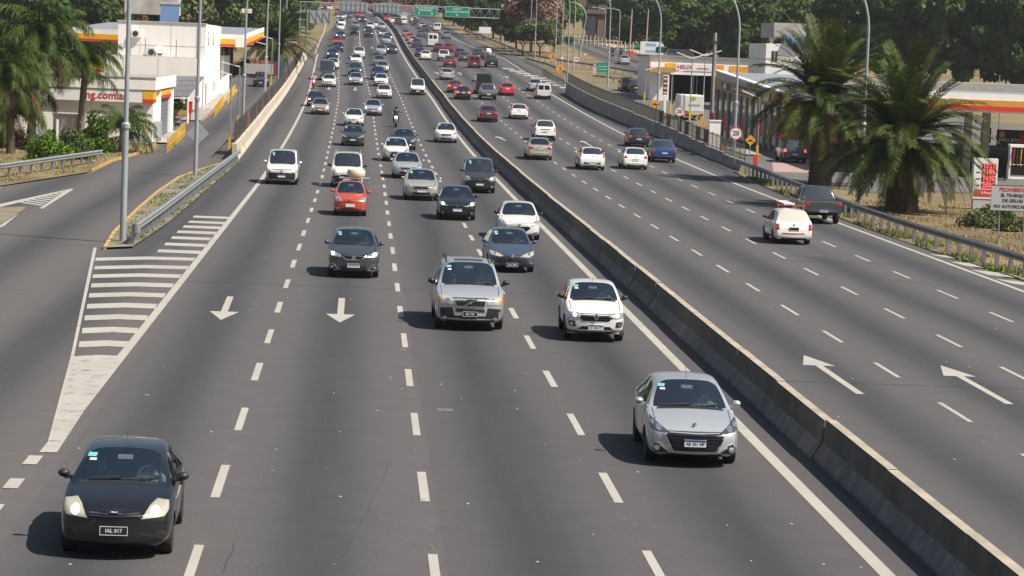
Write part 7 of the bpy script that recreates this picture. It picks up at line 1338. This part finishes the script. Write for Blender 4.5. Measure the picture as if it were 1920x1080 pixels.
car('small_crossover', 1113, 639, 'white', 'small white crossover with black bumper next to the barrier line', yaw=R(-.8), who=((1, D, shirt_b, 'driver of the small white crossover'),))
car('compact_hatch', 662, 520, 'graphite', 'dark grey hatchback with lit lamps alone in the second lane', who=((1, D, shirt_k, 'driver of the dark grey hatchback in the second lane'),))
car('older_hatch', 957, 510, 'steel blue', 'older blue grey hatchback just behind the large silver suv', yaw=R(1), who=((1, D, shirt_r, 'driver in a red top in the blue grey hatchback'),))
car('hatch_wide', 972, 450, 'white', 'white hatchback with black mirrors behind the blue grey hatchback', yaw=R(-1), over={'mirror': trim})
car('hatch_lit', 856, 413, 'black', 'black hatchback with bright headlights in the third lane', who=((1, D, shirt_k, 'driver of the black hatchback with bright headlights'),))
car('van', 898, 362, 'dark grey', 'dark grey van with black bumper near the barrier', who=((1, D, shirt_b, 'driver in a pale blue shirt in the dark grey van'),), over={'rim': tyre_m})
car('mini_hatch', 656, 405, 'orange red', 'orange red mini hatchback carrying a cream roof box', who=((1, D, shirt_w, 'driver of the orange red mini hatchback'), (-1, P_, shirt_w, 'passenger in the orange red mini hatchback')))
car('hatch', 789, 376, 'beige silver', 'beige silver hatchback left behind the black one with bright headlights', s=1.03, who=((1, D, shirt_r, 'driver of the beige silver hatchback'),))
car('sedan', 763, 335, 'lilac silver', 'lilac silver sedan behind the beige silver hatchback')
car('hatch_split', 742, 303, 'white', 'white hatchback with a large black hourglass grille', s=1.02)
car('sedan', 757, 281, 'dark grey', 'dark grey sedan half hidden behind the white hourglass grille car')
car('round_van', 650, 352, 'white', 'white van with roof rails behind the orange red mini hatchback', who=((1, D, shirt_w, 'driver of the white van with roof rails'), (-1, P_, shirt_w, 'passenger in the white van with roof rails')))
car('old_van', 528, 346, 'white', 'white van with black bumper alone at the left line', over={'mirror': MATS['car paint white']}, who=((-1, P_, shirt_k, 'passenger in the white van at the left line'),))
car('hatch', 661, 274, 'dark grey', 'dark grey hatchback with wide mirrors behind the white rail van', over={'headlight': lamp_m})
car('sedan_black_mouth', 663, 237, 'white', 'white sedan with a black wide mouth in the second lane', over={'mirror': MATS['car paint white']})
car('hatch', 836, 268, 'white', 'white hatchback with black mirrors alone beside the barrier line', over={'mirror': trim})
car('sedan_lit', 600, 215, 'champagne', 'champagne sedan with lit lamps on the leftmost lane')
car('hatch_lit', 592, 200, 'black', 'black hatchback peeking out behind the champagne sedan', yaw=R(2))
car('sedan_lit', 699, 217, 'silver', 'silver sedan with lit lamps right of the white wide mouth sedan')
car('hatch', 720, 185, 'white', 'white hatchback ahead of the silver sedan, third lane', over={'mirror': trim})
car('old_van', 783, 178.5, 'white', 'white van with orange lamp corners alone beside the barrier', over={'headlight': lamp_old})
FAR = [('hatch', 616.7, 163.5, 'white', 'white hatchback in front of a dark van, leftmost lane'), ('big_van', 613, 151, 'dark grey', 'dark van behind the white hatchback, leftmost lane'), ('sedan_lit', 667, 160, 'silver', 'silver sedan behind the lane arrow, second lane'), ('hatch_lit', 714.5, 162, 'white', 'white hatchback with lit lamps behind another white one'), ('pickup', 665.5, 144, 'mid blue', 'blue grey pickup behind the silver sedan'), ('suv', 708.5, 150, 'blue', 'dark blue suv with lit lamps in the third lane'), ('sedan_lit', 717, 136, 'silver', 'silver sedan tucked behind the dark blue suv'), ('sedan', 624, 130, 'white', 'white sedan ahead of the dark van, leftmost lane'), ('sedan', 711, 124, 'grey', 'grey sedan behind the silver tucked one'), ('sedan_lit', 623, 110, 'navy', 'dark car with lit lamps ahead of the white sedan'), ('hatch_lit', 667.5, 121, 'white', 'white hatchback in the second lane before a white pickup'), ('pickup', 673, 110, 'white', 'white pickup behind the white hatchback'), ('suv', 714, 104, 'silver', 'silver suv side by side with a dark grey sedan'), ('sedan_lit', 735, 101, 'graphite', 'dark grey sedan with lit lamps at the barrier line'), ('suv', 633.5, 98, 'navy', 'navy suv in front of a red van'), ('old_van', 632, 87, 'red', 'red van behind the navy suv'), ('sedan_lit', 638, 73.5, 'navy', 'dark blue sedan with lit lamps ahead of the red van'), ('suv', 724.5, 84, 'silver', 'silver suv alone at the barrier line'), ('hatch_lit', 727.5, 77, 'mid blue', 'blue grey hatchback just behind the silver suv'), ('sedan_lit', 719, 69.5, 'silver', 'silver sedan at the barrier line further up'), ('suv', 691, 70.5, 'dark grey', 'dark grey suv with lit lamps in the third lane far away'), ('sedan_lit', 690, 63, 'black', 'black sedan right behind the dark grey far suv'), ('suv', 664.5, 66.5, 'black', 'black suv with lit lamps in the second lane far away'), ('sedan', 666.5, 53, 'grey', 'grey car ahead of the far black suv'), ('hatch', 638.5, 57.5, 'white', 'white hatchback far up the leftmost lane'), ('van', 640.5, 50, 'white', 'white van far up the leftmost lane'), ('sedan', 637, 44, 'silver', 'silver car ahead of the far white van'), ('suv', 694.5, 56, 'white', 'white suv far up the third lane'), ('hatch_lit', 706, 52.5, 'white', 'white hatchback right of the far white suv'), ('sedan', 715.5, 55.5, 'silver', 'silver sedan far up by the barrier'), ('sedan_lit', 679.5, 42, 'dark grey', 'dark car with warm lamps far up the second lane'), ('hatch', 673.5, 33.5, 'red', 'red hatchback far up beside the barrier bend'), ('sedan', 654.5, 34, 'mid blue', 'blue car under the left sign back'), ('sedan_lit', 643, 35.5, 'silver', 'silver car with lamp under the left sign back'), ('hatch_lit', 638, 36.5, 'beige silver', 'pale car with lit lamp left under the sign back'), ('van', 633, 29.5, 'red', 'red van near the far left roadside'), ('pickup', 618, 20, 'white', 'white truck like pickup high at the far left roadside'), ('hatch_lit', 608, 19, 'black', 'dark car with bright lamp at the far top left')]
for m, x, y, c, l in FAR: car(m, x, y, c, l)
car('wagon', 1484, 458, 'white', 'white old hatchback with a ladder rack and red bumper strip', away=True, yaw=R(0))
car('pickup_wide_lamps', 1537, 419, 'dark grey', 'dark grey pickup with cargo cover beside the right guard rail', away=True)
car('suv_tall_lamps', 1244, 305, 'blue', 'bright blue suv on the right edge lane', away=True, over={'tail_light': tail_m, 'roof_rail': galv}, s=.96)
car('hatch', 1190, 318, 'white', 'white hatchback left of the bright blue suv', away=True, s=.98); car('tall_lamp_hatch', 1109, 319, 'white', 'white hatchback with tall red lamps beside its rear window', away=True); car('sedan', 1011, 300, 'champagne', 'champagne sedan right of the barrier', away=True, s=1.03); car('suv_tall_lamps', 1021, 264, 'white', 'white suv just ahead of the champagne sedan', away=True)
car('hatch', 1197, 276, 'black', 'black hatchback ahead of the bright blue suv', away=True); car('sedan', 915, 229, 'maroon', 'dark plum sedan right of the barrier', away=True, s=1.03, over={'tail_light': tail_m}); car('curvy_hatch', 973, 224, 'white', 'white curvy hatchback beside the dark plum sedan', away=True)
AW = [('pickup', 915, 187.5, 'grey', 'silver grey pickup in front of a black box van'), ('big_van', 906, 176.5, 'black', 'black box van with a white bottle picture'), ('sedan', 868, 187, 'black', 'black sedan with lit brake lights'), ('hatch', 853, 174.5, 'dark red', 'dark red hatchback ahead of the black brake light sedan'), ('sedan', 950.5, 179.5, 'red', 'bright red sedan right of the silver grey pickup'), ('sedan', 1003, 171.5, 'silver', 'silver sedan ahead of a small white van'), ('van', 1019, 186.5, 'white', 'small white van with black rear bumper at the right line'), ('sedan', 838, 150, 'silver', 'silver sedan alone near the barrier'), ('pickup', 922, 126.5, 'black', 'black pickup carrying a pale round load'), ('van', 889.5, 128, 'dark red', 'dark red van left of the black pickup'), ('suv', 844, 126, 'dark red', 'dark red suv far right of the barrier'), ('hatch', 871, 115.5, 'graphite', 'grey hatchback between the dark red van and suv'), ('sedan', 862, 108, 'maroon', 'plum sedan behind the grey hatchback'), ('pickup', 897, 112, 'dark grey', 'dark grey pickup ahead of the dark red van'), ('pickup', 832, 115, 'white', 'white pickup ahead of the dark red suv'), ('hatch', 798, 113, 'white', 'white hatchback beside the barrier, far lane'), ('sedan', 787, 107, 'navy', 'navy sedan half hidden by the far white hatchback'), ('sedan', 822, 97.5, 'maroon', 'plum sedan ahead of the white pickup'), ('sedan', 840, 98, 'dark red', 'dark red sedan beside the far plum one'), ('big_van', 811, 88, 'white', 'tall white van with two dark rear windows'), ('suv', 782, 90, 'dark grey', 'dark grey suv left of the tall white van'), ('sedan', 774.5, 83, 'silver', 'silver sedan ahead of the dark grey suv'), ('hatch', 769, 77, 'red', 'red hatchback ahead of the far silver sedan'), ('sedan', 760.5, 69.5, 'grey', 'grey sedan ahead of the far red hatchback'), ('sedan', 789.5, 70, 'mid blue', 'blue sedan ahead of the tall white van'), ('sedan', 837, 73, 'grey', 'grey sedan far up the rightmost lane'), ('van', 819.5, 58, 'white', 'white van far up the rightmost lanes'), ('sedan', 797, 59.5, 'graphite', 'dark sedan far up the right carriageway'), ('sedan', 791, 54, 'silver', 'silver sedan ahead of the far dark one'), ('suv', 780, 48, 'dark grey', 'dark suv far up the right carriageway'), ('hatch', 776.5, 42.5, 'white', 'white hatchback ahead of the far dark suv'), ('suv', 746.5, 47.5, 'maroon', 'plum suv far up beside the barrier bend'), ('sedan', 737, 44, 'white', 'white sedan left of the far plum suv'), ('sedan', 757, 46, 'white', 'white sedan right of the far plum suv'), ('van', 757, 37, 'white', 'white van beyond the far white sedan'), ('hatch', 727, 40.5, 'orange red', 'orange car far up beside the barrier bend'), ('hatch', 706, 32, 'dark red', 'dark red hatchback under the right sign back')]
for m, x, y, c, l in AW: car(m, x, y, c, l, away=True, over={'tail_light': brake_m} if 'brake' in l else None)
# cars off the motorway
car('suv', 489, 163, 'dark grey', 'dark grey suv coming along the left station road', group='cars at the stations', lod=0); car('sedan', 414, 155, 'black', 'black car at the pumps behind the white block', group='cars at the stations'); car('van', 324, 214, 'white', 'white van parked under the solar carport', group='cars at the stations', away=True, lod=1); car('hatch', 2, 240, 'red', 'red car behind the palms at the left edge', group='cars at the stations', yaw=R(80), lod=1)
car('suv', 1191, 174.5, 'black', 'black suv with orange roof lamp in the right yard', group='cars at the stations', away=True); car('van', 1176, 171.5, 'dark grey', 'dark van left of the black yard suv', group='cars at the stations', away=True); car('suv', 1488, 306, 'black', 'dark suv leaving the right yard behind the palm fronds', group='cars at the stations', away=True, lod=0, over={'tail_light': brake_m}); car('sedan', 1171, 121, 'silver', 'silver sedan on the frontage road', group='cars at the stations', away=True); car('hatch', 1210, 140, 'grey', 'grey car at the corner of the service hall', group='cars at the stations', away=True)
# loads on roofs
c0 = at(665, 405); bx = empty('roof_box', Vector((c0.x - .0, c0.y + 1.75, zg(c0.y) + 1.56)), 0, 'cream rounded roof box on the orange red mini hatchback', 'roof box'); MB().lathe([(.02, 0), (.36, .01), (.41, .08), (.41, .27), (.36, .34), (.02, .37)], 20).build('shell', mat('cream box', (.62, .56, .40), .5), bx, True, loc=(0, 0, .10)); 
for y in (-.35, .35): MB().bar((-.75, y, .05), (.62, y, .05), .03, 6).build('rack_bar', galv, bx)
for x in (-.72, .60): MB().bar((x, -.36, -.16), (x, .36, -.16), .02, 6).build('rack_foot', galv, bx)
c1 = at(1484, 458); rk = empty('ladder_rack', Vector((c1.x + .15, c1.y + 2.0, zg(c1.y) + 1.46)), 0, 'red roof rack with an aluminium ladder on the white old hatchback', 'roof rack')
for y in (-.6,): MB().bar((-.62, y, .10), (.62, y, .10), .018, 6).build('cross_bar', red_s, rk); MB().bar((-.58, y, -.06), (-.58, y, .30), .014, 6).build('upright', red_s, rk); MB().bar((.58, y, -.06), (.58, y, .14), .014, 6).build('upright', red_s, rk)
for x in (-.35, .05): MB().bar((x, -1.0, .18), (x, 1.3, .18), .035, 6).build('ladder_rail', white_p, rk)
for k in range(8): MB().bar((-.35, -.9 + .3 * k, .18), (.05, -.9 + .3 * k, .18), .025, 5).build('ladder_rung', white_p, rk)
dm = at(922, 126.5); ds = empty('round_load', Vector((dm.x - .5, dm.y + 2.2, zg(dm.y) + 1.80)), 0, 'pale round load on top of the black pickup', 'load'); MB().lathe([(.02, 0), (.35, .05), (.5, .4), (.35, .8), (.02, .9)], 14).build('ball', white_p, ds, True, loc=(0, 0, .1)); box('stand', -.3, .3, -.3, .3, 0, .1, dark_m, ds)
bt = at(906, 176.5); bo_ = empty('bottle_picture', Vector((bt.x + .1, bt.y - .02, zg(bt.y) + .95)), 0, 'white bottle picture stuck on the black box van', 'decal'); MB().prism([(-.26, 0), (.26, 0), (.26, .8), (.10, 1.15), (.10, 1.45), (-.10, 1.45), (-.10, 1.15), (-.26, .8)], -.02, .0, 'y').build('print', white_s, bo_); MB().prism(ell(-.62, 1.2, .17, .17, 12), -.02, 0, 'y').build('print', white_s, bo_)
# ------------------------------------------------------------------ motorcycles
def bike_parts(scooter):
    W_ = []; r = .30 if not scooter else .25; ty, ri = wheel_meshes(r, .12)
    a = lambda n, me, m, par=None, loc=None, rot=None: W_.append((n, me, m, par, loc, rot, 0)) or len(W_) - 1
    for y in (0, 1.35 if not scooter else 1.25): i = a('wheel', ty, tyre_m, None, (0, y, r)); a('rim', ri, rim_m, i)
    a('fork', MB().bar((-.09, 0, r), (-.09, .28, .88), .028, 6).bar((.09, 0, r), (.09, .28, .88), .028, 6).mesh('fork'), galv)
    if scooter:
        a('fairing', MB().prism([(-.24, .35), (.24, .35), (.27, .75), (.16, 1.02), (-.16, 1.02), (-.27, .75)], .10, .24, 'y').mesh('fairing'), 'paint'); a('floor', MB().box(-.18, .18, .24, .7, .28, .38).mesh('floor'), trim); a('tail', MB().prism([(.6, .3), (1.5, .55), (1.5, .78), (.65, .74)], -.17, .17, 'x').mesh('tail'), 'paint'); a('mudguard', MB().box(-.08, .08, -.22, .2, .52, .58).mesh('mudguard'), 'paint')
    else:
        a('frame', MB().prism([(.25, .75), (.35, .42), (1.0, .35), (1.3, .6), (1.0, .72)], -.10, .10, 'x').mesh('frame'), dark_m); a('tank', MB().lathe([(.05, .25), (.17, .35), (.19, .55), (.12, .8), (.04, .85)], 12, 'y', Matrix.Translation((0, 0, .83))).mesh('tank', True), 'paint'); a('exhaust', MB().bar((.17, .6, .35), (.19, 1.5, .45), .05, 8).mesh('exhaust'), chrome)
    a('seat', MB().box(-.15, .15, .72, 1.45, .74, .82, taper=.02).mesh('seat'), trim)
    a('handlebar', MB().tube([(-.38, .38, 1.04), (-.15, .26, .98), (.15, .26, .98), (.38, .38, 1.04)], [.018] * 4, 6).mesh('handlebar'), dark_m)
    a('headlight', MB().lathe([(.115, .02), (.115, .05), (.05, .16)], 16, 'y', Matrix.Translation((0, .08, .86))).mesh('headlight', True), lit_m)
    for s in (-1, 1): a('mirror', MB().bar((s * .30, .32, 1.02), (s * .40, .30, 1.24), .01, 5).prism(ell(s * .42, 1.27, .07, .045, 10), .27, .30, 'y').mesh('mirror'), trim)
    a('licence_plate', MB().box(-.09, .09, 1.52, 1.535, .52, .66).mesh('bike plate'), plate_w)
    return W_
BIKE, SCOOT = bike_parts(False), bike_parts(True)
def moto(px, py, parts, col, label, rider, top, hat, away=False, rz=0):
    p = at(px, py); t = tang(p.y); r_ = (math.pi - t if away else -t) + rz; spawn(parts, 'motorcycle' if parts is BIKE else 'scooter', p, r_, col, label, 'motorcycle', 'two wheelers', 0, slope(p.y) * (-1 if away else 1)); q_ = Vector((0, .92, .90)); q_.rotate(Euler((0, 0, r_))); person(p + q_, r_, 'ride', top, rider, hat, 'riders')
moto(742, 239, BIKE, 'black', 'motorcycle with a round lit headlight between the lanes', 'rider in black on the motorcycle with a round lit headlight', shirt_k, helm_k); moto(588, 166.5, SCOOT, 'red', 'bright red scooter on the left edge line', 'rider in a pink shirt on the bright red scooter', shirt_p, helm_k)
moto(1148, 106, BIKE, 'black', 'left motorcycle on the frontage road', 'rider of the left motorcycle on the frontage road', shirt_k, helm_w, True); moto(1163, 109.5, BIKE, 'red', 'right motorcycle on the frontage road', 'rider of the right motorcycle on the frontage road', shirt_k, helm_k, True)
person(at(330, 239) + Vector((0, .4, .24)), R(20), 'crouch', shirt_k, 'person in dark clothes crouching on the kerb at the wash hall'); person(at(418, 140) + Vector((-.3, 0, .75)), R(-60), 'ride', cone_m, 'attendant in orange by the black car at the pumps')
# ------------------------------------------------------------------ white box truck in the right yard and two blue buses
p = at(1297, 226); tr = empty('box_truck', p, 0, 'white ribbed box truck with red tail lights in the right yard', 'truck')
box('box', -1.15, 1.15, .15, 4.8, .95, 2.55, white_p, tr)
for k in range(9): box('rib', -1.15, 1.15, .11, .149, 1.02 + .17 * k, 1.09 + .17 * k, white_p, tr)
box('tailboard', -1.2, 1.2, 0, .1, .55, .93, grey_box, tr); box('chassis', -.95, .95, .15, 5.6, .42, .90, trim, tr); box('cab', -1.0, 1.0, 4.9, 6.4, .55, 2.3, white_p, tr); box('cab_window', -.9, .9, 6.401, 6.42, 1.4, 2.1, winglass, tr); box('yellow_strip', -.9, .9, -.012, -.001, .70, .76, yellow_s, tr)
MB().prism([(-.3, 0), (0, .26), (.3, 0), (0, -.26)], .09, .109, 'y', Matrix.Translation((.1, 0, 2.2))).build('emblem', mat('yellow green emblem', (.35, .40, .02), .5), tr); lettering('SERVICIO', .28, mat('blue grey lettering', (.08, .12, .2), .5), tr, (.2, .105, 1.5))
ty_, ri_ = wheel_meshes(.36, .26)
for sx in (-1, 1):
    box('tail_light', sx * .95 - .18, sx * .95 + .18, -.03, -.001, .48, .70, tail_m if sx > 0 else brake_m, tr); box('mirror', sx * 1.28 - .07, sx * 1.28 + .07, 5.9, 6.0, 1.5, 1.95, trim, tr)
    for y in (1.2, 5.5): w_ = link('wheel', ty_, tr, tyre_m, (sx * .92, y, .36)); link('rim', ri_, w_, rim_m)
def bus(px, py, label):
    p = at(px, py); e = empty('city_bus', p, math.pi, label, 'bus', 'blue buses on the right carriageway'); e.rotation_euler = (0, 0, -tang(p.y)); box('body', -1.25, 1.25, 0, 11, .45, 3.1, PAINT['bus blue'], e); box('rear_window', -1.0, 1.0, -.03, -.001, 1.7, 2.7, trim_g, e); box('skirt', -1.2, 1.2, .05, 10.9, .2, .448, trim, e); box('roof_unit', -.8, .8, 2, 6, 3.102, 3.4, white_p, e)
    for sx in (-1, 1):
        box('side_window', sx * 1.252 - .01, sx * 1.252 + .01, .5, 10, 1.6, 2.7, trim_g, e); box('tail_light', sx * 1.05 - .1, sx * 1.05 + .1, -.03, -.001, .8, 1.2, tail_m, e)
        for y in (2.5, 8.5): link('wheel', bpy.data.meshes['tyre 0.36'], e, tyre_m, (sx * 1.05, y, .36))
bus(719, 29.5, 'left light blue bus under the sign backs'); bus(740, 31.5, 'right light blue bus under the sign backs')
# ------------------------------------------------------------------ thin summer haze
hz = MB().box(-1000, 1000, -60, 2500, -1.3, 85).build('haze', None, kind='stuff', label='thin pale summer haze over the motorway')
hm_ = bpy.data.materials.new('haze'); hm_.use_nodes = True; hn = hm_.node_tree; hn.nodes.remove(hn.nodes['Principled BSDF']); pv = hn.nodes.new('ShaderNodeVolumePrincipled'); pv.inputs['Color'].default_value = (.90, .93, 1.0, 1); pv.inputs['Density'].default_value = .00012; pv.inputs['Anisotropy'].default_value = .3; hn.links.new(pv.outputs[0], hn.nodes['Material Output'].inputs['Volume']); hz.data.materials.append(hm_)
